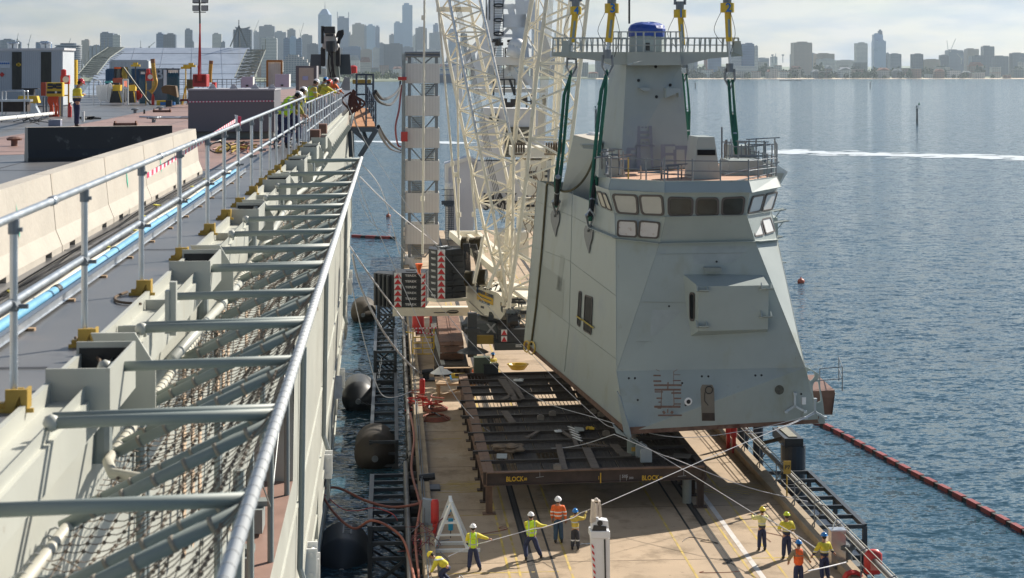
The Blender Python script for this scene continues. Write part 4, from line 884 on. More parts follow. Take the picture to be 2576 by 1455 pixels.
# ================================================================ CRAWLER CRANE
crane=T('crawler_crane','cream lattice boom crawler crane with black counterweights standing on the pier','crane',V((9,124,PZ)))
def Cq(x,y): return (1073.3+x*.2828,y*.2828)
def C2(x,y): return (1073.3+x*.209,393.6+y*.209)
def C3(x,y): return (1073.3+x*.2213,572.4+y*.2213)
def C4(x,y): return (876.6+x*.2213,572.4+y*.2213)
def chord(pts): return [W(x,y,t) for x,y,t in pts]
mb=MB()
a2=chord([(1124,-30,121),(1199,336,119.5)]); a4=chord([(1201,-30,121),(1282.6,336,119.5)]); a3=chord([(1172,-30,124.5),(1258.5,370,123)]); a1=chord([(1093,-30,124.5),(1173.7,370,123)])
lattice(mb,[a1,a2,a4,a3],13,.12,.066)
b2=chord([(1199,336,119.5),(1240.5,533,119),(1262,660,118.8),(1275,745,118.6)]); b4=chord([(1282.6,336,119.5),(1293,365,119.6),(1290,560,119.2),(1283,745,119)]); b3=chord([(1258.5,370,123),(1280,467,122),(1285,600,120.5),(1284,745,119.6)]); b1=chord([(1173.7,370,123),(1217.5,571,121.5),(1247,676,120),(1270,745,119.6)])
lattice(mb,[b1,b2,b4,b3],11,.11,.06)
for p in (a2[-1],a4[-1],a3[-1],a1[-1],W(1240,533,119),W(1217,571,121.5)): mb.ball(p,.16,8)
mb.build('mast_lattice',cream,crane,label='narrow lattice mast leaning to the left')
mb=MB(); c=chord([(1124,-30,121),(1199,336,119.5)]); mb.bar(c[0]+V((0,-.05,0)),c[1]+V((0,-.05,0)),.09,10); c=a4; mb.bar(c[0]+V((0,-.05,0)),c[1]+V((0,-.05,0)),.09,10); mb.build('mast_chord',silver,crane)
mb=MB()
d2=chord([(1379,-30,117),(1349,198,117.5),(1322,466,118),(1301,623,118.2),(1279,775,118.2)]); d6=chord([(1482,-30,116),(1460.7,158,117),(1431,411,117.5),(1424,481,118),(1400,640,118.2),(1352,775,118.2)])
d1=chord([(1343,-30,120),(1313.7,141,120.2),(1297,330,120.4),(1283,473,120.5),(1268,697,120),(1268,770,119.5)]); d4=chord([(1440,-30,120),(1421,93,120),(1397,353,120.3),(1385,480,120.3),(1370,640,120),(1345,770,119.5)])
lattice(mb,[d1,d2,d6,d4],17,.14,.085,sides=((1,2),(3,0)))
lattice(mb,[d1,d2,d6,d4],14,.11,.065,sides=((0,1),(2,3)),end=False)
mb.build('main_boom',cream,crane,label='broad lattice boom leaning to the right')
mb=MB(); cb=[V((0,0,0))]
for c,rr_ in ((d1,.17),(d2,.13),(d6,.13)):
    for i in range(len(c)-1): mb.bar(c[i]+V((0,-.05,0)),c[i+1]+V((0,-.05,0)),rr_,12)
mb.build('boom_chord',M('cream chord',(.80,.74,.60),.38,var=.06,sc=1,dirt=((.22,.12,.06),.2,3)),crane)
mb=MB()
for x0,x1 in ((1408,1390),(1416,1398),(1300+50,1338),(1356,1344)): mb.bar(W(x0,-30,121),W(x1,340,121),.09 if x0>1390 else .06,8)
mb.build('boom_tie_bar',cream,crane)
mb=MB()
for k in range(8): mb.bar(W(1372+k*3.0,-30,122),W(1352+k*2.6,352,122),.022,5)
for k in range(6): mb.bar(W(1364+k*2,395,121),W(1330+k*2.5,770,120),.02,5)
mb.build('hoist_rope',M('wire rope',(.42,.40,.34),.5,.3),crane)
mb=MB()
for (x0,y0,x1,y1,t) in ((1102,12,1138,411,121),(1138,411,1153,592,123),(1147,60,1151,141,122),(1151,141,1154,600,122),(1182,395,1199,590,121),(1068,-30,1063,640,121)): mb.bar(W(x0,y0,t),W(x1,y1,t),.075,8)
for x,y in ((1138,411),(1147,440),(1154,455),(1155,540),(1209,0),(1065,45),(1063,500),(1192,540)): mb.bar(W(x,y-6,122),W(x,y+6,122),.14,8)
mb.build('pendant_bar',cream,crane)
mb=MB()
for k in range(5): mb.bar(W(1140+k*3,-10,122.5),W(1222+k*3.5,380,122),.018,5)
for k in range(4): mb.bar(W(1222+k*4,395,122),W(1262+k*4,560,121),.02,5)
mb.build('luffing_rope',black,crane)
mb=MB(); mb.box(W(1141,24,123),(2.4,.5,.35)); mb.box(W(1113,24,122),(.3,1.8,.3)); mb.build('mast_crossbeam',cream,crane)
# sheave clusters between chords
for (x,y,nm) in ((1395,372,7),(1310,372,4),(1340,455,0),(1335,540,0)):
    mb=MB(); c=W(x,y,119.5)
    if nm:
        for k in range(nm): mb.mi=0; mb.lathe(c+V(((k-nm/2)*.17,0,0)),[(.42,0),(.30,.04),(.42,.08)],12,axis=(1,0,0))
        mb.box(c+V((0,0,-.45)),(nm*.2,.4,.12))
    else:
        for k in range(9): 
            a=c+V((random.gauss(0,.35),random.gauss(0,.2),random.gauss(0,.9))); mb.tube(spline([a,a+V((random.gauss(0,.3),0,-.5)),a+V((random.gauss(0,.3),0,-1.1))],4),.04,4)
    mb.build('sheave_cluster' if nm else 'hydraulic_bundle',M('rusty sheave',(.26,.20,.14),.6,var=.5,sc=4),crane)
# A-frame / back mast at the rear of the superstructure
mb=MB()
for (xa,ya,xb,yb,w_,ta,tb) in ((300,930,880,1420,.42,127,119.5),(470,935,690,1115,.32,128,124),(610,930,990,1260,.3,128,121),(330,930,640,930,.35,127,128),(520,1150,740,1140,.2,124,124),(660,1130,720,1330,.2,123,122)):
    mb.beam(W(*C2(xa,ya),ta),W(*C2(xb,yb),tb),w_,w_*1.1)
mb.bar(W(*C3(650,90),121),W(*C3(630,200),121),.07,8); mb.bar(W(*C3(630,190),121),W(*C3(540,640),120),.13,8); mb.bar(W(*C3(870,300),119),W(*C3(690,700),118.4),.12,8); mb.bar(W(*C3(880,290),119),W(*C3(840,380),119),.06,8)
mb.build('gantry_frame',cream,crane)
mb=MB()
for cx,cy,n in ((430,190,6),(520,200,6),(590,190,6),(470,580,9),(615,565,9)):
    for k in range(n): mb.lathe(W(*C3(cx-25+k*9,cy),124 if cy<300 else 121)+V((0,0,0)),[(.55,0),(.40,.06),(.55,.11)],14,axis=(1,-.3,0))
mb.each('rope_sheave',M('greasy sheave',(.13,.11,.07),.4,var=.4,sc=5),crane)
mb=MB()
for k in range(9): mb.bar(W(*C3(415+k*9,180),123),W(*C3(440+k*8,600),121),.025,4)
for k in range(8): mb.bar(W(*C3(500+k*9,190),123),W(*C3(590+k*9,560),121),.025,4)
mb.build('reeving',black,crane)
# superstructure side plate
def CB(x,y,t): return W(*C3(x,y),t)
bp=[(440,625,126.5),(560,655,125),(815,750,121),(862,800,120.4),(905,900,120),(905,960,120),(835,1052,120.6),(700,1020,122),(640,1005,123),(545,960,124.6),(490,945,125.4),(450,860,126.3)]
A=V(CB(440,625,126.5));B=V(CB(835,1052,120.6)); Cc=V(CB(815,750,121)); bpl=Pl(A,B,Cc)
P_=[bpl(*C3(x,y)) for x,y,_ in bp]
mb=MB(); mb.prism(P_,-bpl.n*3.4); su=mb.build('superstructure',cream,crane,label='cream slewing body with yellow sign')
mb=MB(); mb.beam(bpl(*C3(440,800),.02),bpl(*C3(650,1000),.02),.05,.06); mb.beam(bpl(*C3(650,1000),.02),bpl(*C3(840,1050),.02),.05,.06); mb.build('body_seam',M('seam',(.35,.33,.28)),su)
sg=[bpl(*C3(x,y),.02) for x,y in((572,700),(755,772),(755,886),(572,818))]; mb=MB(); mb.prism(sg,bpl.n*.02)
sgo=mb.build('sign_panel',M('sign yellow',(.80,.48,.02),.4,var=.03),su)
nv=M('sign blue',(.02,.09,.22),.4); ux=(sg[1]-sg[0]).normalized(); uy=(sg[0]-sg[3]).normalized(); cc=sum(sg,V())/4+bpl.n*.045
zn=ux.cross(uy)
wd=(sg[1]-sg[0]).length
mt=text('UNIVERSAL CRANES',.34,frame_mat(cc+uy*.25+ux*.05,ux,uy),nv,su,'lettering'); k_=wd*.84/max(.1,mt.dimensions.length) 
mt2=text('PH: (07) 3907 5800',.24,frame_mat(cc-uy*.38,ux,uy),nv,su,'lettering')
mb=MB(); mb.beam(cc-ux*wd*.40-uy*.07,cc+ux*wd*.42-uy*.07,.02,.05,up=tuple(uy)); mb.beam(cc-ux*wd*.46+uy*.3,cc-ux*wd*.40+uy*.3,.02,.42,up=tuple(uy)); mb.build('sign_bar',nv,su)
text('1535',.22,frame_mat(bpl(*C3(857,880),.04),ux,(0,0,1)),M('amber digits',(.85,.45,.03),.5),su); mb=MB(); mb.prism([bpl(*C3(x,y),.015) for x,y in((840,848),(872,860),(872,905),(840,895))],bpl.n*.01); mb.build('number_plate',blackp,su)
mb=MB(); mb.lathe(bpl(*C3(882,920),.0),[(.28,0),(.28,.15),(.12,.2)],12,axis=bpl.n); mb.prism([bpl(*C3(x,y),.01) for x,y in((615,890),(652,900),(652,925),(615,915))],bpl.n*.01); mb.each('pin_boss',blackp,su)
random.seed(21)
mb=MB()
for k in range(26):
    x=random.uniform(560,880); y=640+(x-560)*.35+random.uniform(-60,10); p=CB(x,y,121.5+random.random()); mb.mi=random.randint(0,2); 
    if k%3==0: mb.box(p,(random.uniform(.2,.7),.3,random.uniform(.1,.4)))
    else: mb.tube(spline([p,p+V((random.gauss(0,.4),0,.3)),p+V((random.gauss(0,.6),0,-.1))],4),.04,5)
mb.build('deck_machinery',[cream,blackp,galvd],su)
mb=MB()
for k in range(34):
    x=random.uniform(925,1110); y=random.uniform(780,1040); p=CB(x,y,119+random.random()); mb.mi=random.randint(0,2)
    if k%2: mb.box(p,(random.uniform(.2,.8),.4,random.uniform(.08,.3)))
    else: mb.tube(spline([p,p+V((random.gauss(0,.4),0,-.6)),p+V((random.gauss(0,.4),0,-1.2))],4),.05,5)
mb.bar(CB(930,1060,118.8),CB(1040,1055,118.8),.4,12); mb.lathe(CB(912,1070,118.6),[(.55,0),(.55,.2)],14,axis=(1,0,0))
for y in (820,850): mb.beam(CB(955,y,119),CB(1120,y,119),.15,.15)
mb.build('boom_foot_gear',[cream,blackp,galvd],su)
# carbody and far side
mb=MB(); cbp=[CB(395,1110,122),CB(600,1055,122),CB(760,1085,121),CB(800,1130,120.5),CB(800,1210,120.5),CB(790,1290,120),CB(520,1290,120),CB(400,1170,121)]; mb.prism(cbp,(.5,4,0)); mb.bar(CB(700,1040,122),CB(1060,1080,122),.5,8); cbo=mb.build('car_body',M('car body dark',(.045,.052,.055),.45,var=.2),crane)
mb=MB(); mb.beam(CB(550,1275,119.6),CB(760,1275,119.6),.2,.6); mb.build('step_plate',mustard,cbo)
mb=MB(); mb.box(CB(518,1220,119),(.62,.5,3.0)); mb.box(CB(518,1165,118.9),(1.0,.7,.25)); mb.lathe(CB(525,1400,119)-V((0,0,.1)),[(1.1,0),(.9,.12),(.3,.35),(.15,.6)],16); mb.build('outrigger_jack',M('jack dark',(.05,.055,.06),.4),cbo)
text('X',.9,frame_mat(CB(733,1155,120.2),RT,(0,0,1)),M('pale mark',(.5,.5,.5)),cbo,'emblem')
slab=M('counterweight black',(.028,.031,.036),.5,var=.25,sc=2); chw=M('chevron white',(.75,.75,.75),.5); chr_=M('chevron red',(.55,.03,.035),.5)
def stack(n,c4b,depth,hh,txt,parts,lab_parent):
    """c4b: bottom-left & bottom-right of front face; parts: list of (u0,u1,kind)"""
    a,b=c4b; ux=(b-a).normalized(); w_=(b-a).length; nrm=V((ux.y,-ux.x,0))
    for i in range(n):
        z=V((0,0,i*hh)); mb=MB(); a0=a+z; b0=b+z; back=-nrm*depth; g=.03
        mb.prism([a0,b0,b0+back+ux*.12,a0+back-ux*.12],(0,0,hh-g)); mb.box((a0+b0)/2+back*.5+V((0,0,hh-.01)),(w_*.3,depth*.3,.05))
        for s in (-1,1):
            m_=(a0 if s<0 else b0); 
            for q in (.3,.6): mb.lathe(m_+back*q+V((0,0,hh*.5))-ux*s*-.0,[(.22,-.06),(.22,.06)],10,axis=ux)
        s_=mb.build('counterweight_slab',slab,lab_parent)
        for u0,u1,kd in parts:
            p0=a0+ux*w_*u0+nrm*.012+V((0,0,.0)); p1=a0+ux*w_*u1+nrm*.012
            if kd=='ch':
                m2=MB(); m2.prism([p0,p1,p1+V((0,0,hh-g)),p0+V((0,0,hh-g))],nrm*.01); m2.mi=1; m2.prism([p0+nrm*.012+V((0,0,.01)),p1+nrm*.012+V((0,0,.01)),(p0+p1)/2+nrm*.012+V((0,0,hh-g-.02))],nrm*.01); m2.build('warning_chevron',[chw,chr_],s_)
            elif kd=='hc':
                m2=MB(); m2.prism([p0,p1,p1+V((0,0,hh-g)),p0+V((0,0,hh-g))],nrm*.01); m2.mi=1; m2.prism([p0+nrm*.012+V((0,0,.01)),p1+nrm*.012+V((0,0,.01)),p1+nrm*.012+V((0,0,hh-g-.02))],nrm*.01); m2.build('warning_chevron',[chw,chr_],s_)
            else: text(kd,hh*.5,frame_mat((p0+p1)/2+nrm*.02+V((0,0,hh*.45)),ux,(0,0,1)),chw,s_,sx=1.35)
t1=127; a=W(991.7,773,t1); b=W(1070.2,773,t1)
st1=T('counterweight_tray','lower left stack of black counterweight slabs with red chevrons hanging over the pier edge','counterweight',a)
stack(6,(a,b),2.6,(773-686)/F*t1/6,'TEREX',[(0,.235,'ch'),(.26,.80,'TEREX'),(.86,1.0,'hc')],st1)
mb=MB(); mb.prism([a+V((-1.5,1.3,0)),a+V((0,.02,0)),a+V((0,2.4,0)),a+V((-1.2,2.6,0))],(0,0,2.35)); 
for k in range(4): mb.bar(a+V((-1.35+.3*k,1.15-.33*k,0)),a+V((-1.35+.3*k,1.15-.33*k,2.3)),.13,8)
mb.build('slab_flank',slab,st1)
mb=MB(); mb.beam(a+V((-.1,.4,-.35)),b+V((3.2,.4,-.35)),.9,.62); mb.prism([a+V((0,0,0)),a+V((0,2,0)),a+V((1.6,2,-.65)),a+V((1.6,0,-.65))],(0,0,-.02)); mb.build('tray_beam',cream,st1)
mb=MB(); mb.tube([b+V((2+.4*math.cos(i*.5),-.1,-.35+.1*math.sin(i*.5))) for i in range(13)]+[b+V((.6,-.1,-.4))],.03,5); mb.build('cable_loop',blackp,st1)
mb=MB(); p=W(1054,690,126); mb.lathe(p,[(.12,0),(.12,.3),(.28,.75)],10); mb.thing('orange_bucket',[orange],'small orange funnel on top of the lower black counterweight stack','funnel')
t2=123; a=W(1101,752,t2); b=W(1119,757,t2-.4)
st2=T('counterweight_stack','taller upper stack of black counterweight slabs with red chevrons beside the cream crane body','counterweight',a)
hh=(752-628)/F*t2/8
b_=a+V((.52,-.12,0)); b2_=b_+V((1.5,.75,0)); a_=a+V((-.62,.75,0))
stack(8,(a,b_),2.6,hh,'',[(0,1,'ch')],st2)
for i in range(8):
    z=V((0,0,i*hh)); mb=MB(); mb.prism([b_+z+V((0,.02,0)),b2_+z,b2_+z+V((0,2.4,0)),b_+z+V((0,2.5,0))],(0,0,hh-.03)); mb.prism([a+z+V((0,.02,0)),a_+z,a_+z+V((.1,2,0)),a+z+V((0,2,0))],(0,0,hh-.03)); mb.lathe(b_.lerp(b2_,.45)+z+V((0,-.02,hh*.45)),[(.17,0),(.17,.05)],10,axis=(.45,-1,0)); s_=mb.build('counterweight_slab',slab,st2)
    ux=(a-a_).normalized(); text('TEREX',hh*.42,frame_mat(a_.lerp(a,.55)+z+V((-.02,-.03,hh*.45)),ux,(0,0,1)),chw,s_,sx=.9)
mb=MB(); mb.beam(a_+V((-.05,-.05,-.12)),a+V((0,-.1,-.12)),.2,.22); mb.beam(a+V((0,-.1,-.12)),b2_+V((.2,-.05,-.12)),.2,.22); mb.build('stack_base',cream,st2)
mb=MB(); p=a+V((.5,1.2,8*hh)); 
for k in range(10): mb.tube([p+V((random.gauss(0,.25),random.gauss(0,.2),.05)) for _ in range(4)],.04,5)
mb.build('shackle_pile',galvd,st2)
# car-body counterweight
t3=118.5; a=CB(822,1310,t3); b=CB(885,1318,t3)
cw=T('counterweight_block','low dark counterweight block numbered 1534 with red chevrons under the hanging block','counterweight',a)
for i in range(2):
    mb=MB(); z=V((0,0,i*.45)); mb.prism([a+z,a+z+V((5.5,.3,0)),a+z+V((5.5,2.5,0)),a+z+V((0,2.5,0))],(0,0,.43)); s_=mb.build('counterweight_slab',slab,cw)
    m2=MB(); p0=a+z+V((.15,-.02,.05));m2.prism([p0,p0+V((.40,.02,0)),p0+V((.40,.02,.38)),p0+V((0,0,.38))],(0,-.01,0)); m2.mi=1; m2.prism([p0+V((.01,-.015,.01)),p0+V((.39,.01,.01)),p0+V((.2,0,.36))],(0,-.01,0)); m2.build('warning_chevron',[chw,chr_],s_)
mb=MB(); mb.prism([a+V((-.3,-.1,-.02)),a+V((5.5,.2,-.02)),a+V((5.5,2,-.02)),a+V((-.3,2,-.02))],(0,0,-.5)); s_=mb.build('base_beam',M('car body dark',(.04,.045,.05)),cw)
mb=MB(); c=a+V((1.35,-.02,-.22)); mb.box(c,(.42,.04,.18)); mb.build('number_plate',chw,s_); text('1534',.17,frame_mat(c+V((0,-.04,0)),(1,0,0),(0,0,1)),blackp,s_,sx=1.2)
# crawler track + mat
Zf=lambda x,y:(769.2+x*.25814,715.6+y*.25814)
mt_=M('track mat',(.075,.062,.05),.8,var=.3,sc=2)
fl=G(*Zf(1270,790),4.0); fr=G(*Zf(1585,790),4.0); bl=G(*Zf(1228,470),4.0); bz=bl-fl
mb=MB(); br=fr+(bl-fl)*1.0; mb.prism([fl,fr,fr+bz*1.6,fl+bz*1.6],(0,0,-.12)); mb.mi=1
for k in range(6): mb.bar(fl.lerp(fr,k/5)+V((0,.25,-.8)),fl.lerp(fr,k/5)+V((0,.25,-.1)),.13,6); mb.bar(fl+bz*(k/4)+V((.1,0,-.8)),fl+bz*(k/4)+V((.1,0,-.1)),.13,6)
mb.prism([fl+V((0,.5,-.12)),fr+V((0,.5,-.12)),fr+bz*1.5+V((0,0,-.12)),fl+bz*1.5+V((0,0,-.12))],(0,0,-.6))
mb.mi=2; mb.prism([fl+V((.35,.1,.01)),fl+V((.62,.1,.01)),bl+V((.3,0,.01)),bl+V((0,0,.01))],(0,0,.05))
mat_o=mb.thing('crane_mat',[mt_,rustd,M('pale strip',(.5,.5,.47))],'heavy steel mat raised on stub legs under the crawler track','crane mat')
tr=T('crawler_track_frame','rust brown crawler track of the crane, dappled with light, on its steel mat','crawler track',fl)
trm=M('track shoe',(.20,.105,.065),.6,var=.35,sc=1.2,dirt=((.10,.06,.04),.4,2))
l0=G(*Zf(1308,745),4.05); r0_=G(*Zf(1540,742),4.05); dY=V(((l0-fl).x*0+.55,16.5,0)).normalized(); dY=(G(*Zf(1262,265),5.2)-G(*Zf(1300,620),5.2)).normalized(); ln_=15.5; wv=(r0_-l0); wv.z=0
prof=[]; hgt=1.15
def trackpt(s): # s along closed loop of side profile; returns (y,z)
    Lf=ln_-hgt; 
    if s<Lf: return (hgt/2+s,hgt)
    s-=Lf; a=math.pi*hgt/2
    if s<a: q=s/(hgt/2); return (ln_-hgt/2+math.sin(q)*hgt/2,hgt/2+math.cos(q)*hgt/2)
    s-=a
    if s<Lf: return (ln_-hgt/2-s,0)
    s-=Lf; q=s/(hgt/2); return (hgt/2-math.sin(q)*hgt/2,hgt/2-math.cos(q)*hgt/2)
tot=2*(ln_-hgt)+math.pi*hgt; ns=70; l0=l0+V((0,0,0)); base=V((l0.x,l0.y,4.05))
mb=MB()
for k in range(ns):
    s=tot*k/ns; s2=tot*(k+.9)/ns; y0,z0=trackpt(s); y1,z1=trackpt(min(s2,tot-.001)); 
    a=base+dY*y0+V((0,0,z0)); b=base+dY*y1+V((0,0,z1)); c=base+dY*ln_/2+V((0,0,hgt/2)); n_=((a+b)/2-c); n_=(b-a).cross(wv).normalized(); n_=n_ if n_.dot((a+b)/2-c)>0 else -n_
    mb.prism([a,b,b+wv,a+wv],n_*.07); mb.prism([a+wv*.42+n_*.07,b+wv*.42+n_*.07,b+wv*.47+n_*.07,a+wv*.47+n_*.07],n_*.04); mb.prism([a+wv*.53+n_*.07,b+wv*.53+n_*.07,b+wv*.58+n_*.07,a+wv*.58+n_*.07],n_*.04)
mb.build('track_belt',trm,tr)
mb=MB(); mb.prism([base+dY*.6+wv*.2+V((0,0,.15)),base+dY*(ln_-.6)+wv*.2+V((0,0,.15)),base+dY*(ln_-.6)+wv*.2+V((0,0,1.0)),base+dY*.6+wv*.2+V((0,0,1.0))],wv*.6); mb.build('side_frame',M('track frame',(.11,.13,.11),.5,var=.2),tr)
# ================================================================ PORTAL CRANE behind
por=T('portal_crane','white portal wharf crane with machinery cabin and tall ladder tower, behind the lattice booms','crane',G(1180,600,PZ))
grp=M('portal grey',(.66,.67,.72),.5,var=.04,sc=.3); grl=M('portal pale',(.80,.78,.74),.5,var=.04,sc=.3); tP=212
def WP(x,y,t=tP): return W(x,y,t)
mb=MB(); o_=[C2(228,95),C2(500,15),C2(700,-20),C2(700,160),C2(600,195),C2(560,890),C2(395,920),C2(380,300),C2(325,935),C2(240,935)]
o_=[C2(222,92),C2(520,0),C2(620,60),C2(600,200),C2(560,915),C2(385,915),C2(380,930),C2(240,930)]
mb.prism([WP(*p) for p in o_],(0,4,0)); mb.build('portal_leg',grp,por)
mb=MB(); mb.prism([WP(*C2(222,92),211.5),WP(*C2(520,0),211.5),WP(*C2(520,40),211.5),WP(*C2(262,140),211.5),WP(*C2(262,930),211.5),WP(*C2(232,930),211.5)],(0,.4,0)); mb.build('leg_flange',grl,por)
mb=MB(); mb.prism([WP(*C2(520,60)),WP(*C2(1420,60)),WP(*C2(1420,420)),WP(*C2(1050,640)),WP(*C2(560,630)),WP(*C2(560,290))],(0,4,0)); mb.build('portal_beam',grl,por)
text('MAX  W',1.9,frame_mat(WP(*C2(1030,520),211.3),RT,(0,0,1)),blackp,por); text('SWL 20 T',1.6,frame_mat(WP(*C2(1010,600),211.3),RT,(0,0,1)),blackp,por)
mb=MB(); mb.prism([WP(*Cq(510,965)),WP(*Cq(1050,975)),WP(*Cq(1050,1400)),WP(*Cq(470,1400))],(0,7,0)); cb_=mb.build('cabin',M('cabin white',(.82,.80,.78),.45,var=.03,sc=.3),por)
mb=MB(); mb.prism([q for q in rquad([WP(*Cq(556,1008),211.8),WP(*Cq(642,1008),211.8),WP(*Cq(642,1112),211.8),WP(*Cq(556,1112),211.8)],.6)],(0,-.1,0)); mb.build('window',glassd,cb_)
mb=MB(); mb.prism([WP(*Cq(700,1130),211.8),WP(*Cq(918,1130),211.8),WP(*Cq(905,1400),211.8),WP(*Cq(690,1400),211.8)],(0,-.1,0)); mb.build('louvre',Mbands('louvre',(.22,.20,.14),(.10,.09,.06),2.5,2),cb_)
mb=MB(); mb.beam(WP(*Cq(540,545)),WP(*Cq(1100,545)),5,1.0); mb.prism([WP(*Cq(690,570)),WP(*Cq(840,570)),WP(*Cq(800,600)),WP(*Cq(730,600))],(0,3,0)); mb.prism([WP(*Cq(430,790)),WP(*Cq(1060,790)),WP(*Cq(1060,825)),WP(*Cq(430,825))],(0,5,0)); mb.prism([WP(*Cq(560,680)),WP(*Cq(960,680)),WP(*Cq(960,760)),WP(*Cq(500,760))],(0,2,0)); mb.build('machinery_floor',grl,por)
mb=MB()
for xa,ya,xb,yb,w_ in ((530,545,625,-10,2.0),(460,780,560,200,1.6),(870,545,830,-10,1.2),(1085,545,900,0,1.4),(740,600,860,780,.7),(740,600,580,780,.7),(820,600,960,780,.7),(650,80,560,460,.8),(740,40,850,540,.8),(300,570,520,330,.9),(270,580,300,1000,.9),(300,590,600,560,.6),(1000,560,1110,600,.5),(780,190,780,400,.5),(620,320,870,320,.4),(560,430,740,240,.35),(740,240,930,430,.35),(620,60,860,60,.6)): mb.beam(WP(*Cq(xa,ya)),WP(*Cq(xb,yb)),w_,w_)
mb.beam(WP(*Cq(680,188)),WP(*Cq(885,188)),1.2,1.6)
mb.build('tower_frame',M('tower pale',(.78,.80,.82),.4,var=.05),por)
mb=MB()
for x in (600,680): mb.bar(WP(*Cq(x,-20),211),WP(*Cq(x,320),211),.05,5); mb.bar(WP(*Cq(x+5,430),211),WP(*Cq(x+5,700),211),.05,5)
for k in range(34): mb.bar(WP(*Cq(600,-10+k*22),211),WP(*Cq(680,-10+k*22),211),.022,4)
for y in (50,180,300): mb.tube([WP(*Cq(640+42*math.cos(a*.52),y+14*math.sin(a*.52)),210.6) for a in range(13)],.1,5)
mb.build('ladder',blackp,por); mb=MB()
for x in (530,560): mb.bar(WP(*Cq(x,0),211),WP(*Cq(x,180),211),.07,4)
for x0,x1,y0,y1 in ((595,785,708,850),(700,830,430,530),(890,970,850,960),(1035,1055,850,960)):
    for x in (x0,(x0+x1)/2,x1): mb.bar(WP(*Cq(x,y0),210.5),WP(*Cq(x,y1),210.5),.1,5)
    for y in (y0,(y0+y1)/2): mb.bar(WP(*Cq(x0,y),210.5),WP(*Cq(x1,y),210.5),.08,5)
mb.beam(WP(*Cq(740,710),210.5),WP(*Cq(785,850),210.5),.3,.3)
mb.build('ladder_cage',blackp,por)
mb=MB(); mb.bar(WP(*Cq(768,515),209),WP(*Cq(800,410),209),1.0,14,r2=1.0); mb.ball(WP(*Cq(800,410),209),1.02,14); mb.build('white_tank',white,por,smooth=True)
mb=MB(); random.seed(4)
for k in range(40): p=WP(*Cq(random.choice((random.gauss(620,18),random.gauss(765,18))),random.uniform(360,400)),209+random.random()*3); mb.box(p,(random.uniform(.1,.6),.4,random.uniform(.1,.4)),rz=random.random())
for k in range(14): p=WP(*Cq(random.uniform(680,880),random.uniform(860,950)),210); mb.box(p,(random.uniform(.3,1),.5,random.uniform(.2,.7)))
mb.build('winch_gear',M('winch dark',(.06,.05,.045),.6,var=.4),por)
mb=MB()
mb.lathe(WP(*C2(268,600),209),[(.6,0),(.6,.2)],16); 
for k in range(7): mb.bar(WP(*C2(222+k*16,400),208),WP(*C2(222+k*16,580),208),.03,4)
for y in (400,470,540,580): mb.bar(WP(*C2(180,y),208),WP(*C2(330,y),208),.035,4)
for x in (228,262,300,325): mb.bar(WP(*C2(x,600),208),WP(*C2(x,1000),208),.035,4)
for k in range(16): mb.bar(WP(*C2(225,610+k*26),208),WP(*C2(325,610+k*26),208),.025,4)
mb.box(WP(*C2(255,555),209),(1.5,1,.35)); mb.build('cage_ladder',blues,por)
mb=MB(); mb.lathe(WP(*C2(268,545),210),[(.5,0),(.53,.2),(.53,1.8),(.36,2.2),(.08,2.35)],14); mb.prism([WP(*C2(228,590),212),WP(*C2(320,590),212),WP(*C2(320,1010),212),WP(*C2(228,1010),212)],(0,2,0)); mb.build('ladder_capsule',grl,por)
# cream winch house behind boom B
hse=T('winch_house','cream machinery house with black square vents behind the broad boom','crane house',WP(1360,560,150))
mb=MB(); q=[W(1320,404,150),W(1400,404,150),W(1400,492,150),W(1320,492,150)]; mb.prism(q,(0,5,0)); mb.prism([W(1313,507,150),W(1378,507,150),W(1378,560,150),W(1308,600,150)],(0,5,0)); mb.prism([W(1250,585,146),W(1330,585,146),W(1330,650,146),W(1250,650,146)],(0,4,0)); mb.prism([W(1290,372,150),W(1420,372,150),W(1420,396,150),W(1290,396,150)],(0,5,0)); mb.build('house_shell',cream,hse)
mb=MB()
for x,y in ((1333,434),(1345,434),(1372,430),(1333,447),(1345,447),(1372,444),(1328,518),(1340,518),(1328,532),(1340,532),(1327,543),(1340,543),(1268,588),(1268,600),(1280,612)): mb.prism([W(x-4,y-3,149.9),W(x+5,y-3,149.9),W(x+5,y+3,149.9),W(x-4,y+3,149.9)],(0,-.08,0))
mb.build('vent',black,hse)
mb=MB()
for k in range(12): mb.bar(W(1378+k*2.6,420,149),W(1378+k*2.6,590,149),.035,4)
for k in range(8): mb.bar(W(1355+k*3,600,147),W(1355+k*3,700,147),.035,4)
mb.build('grille',galvd,hse)
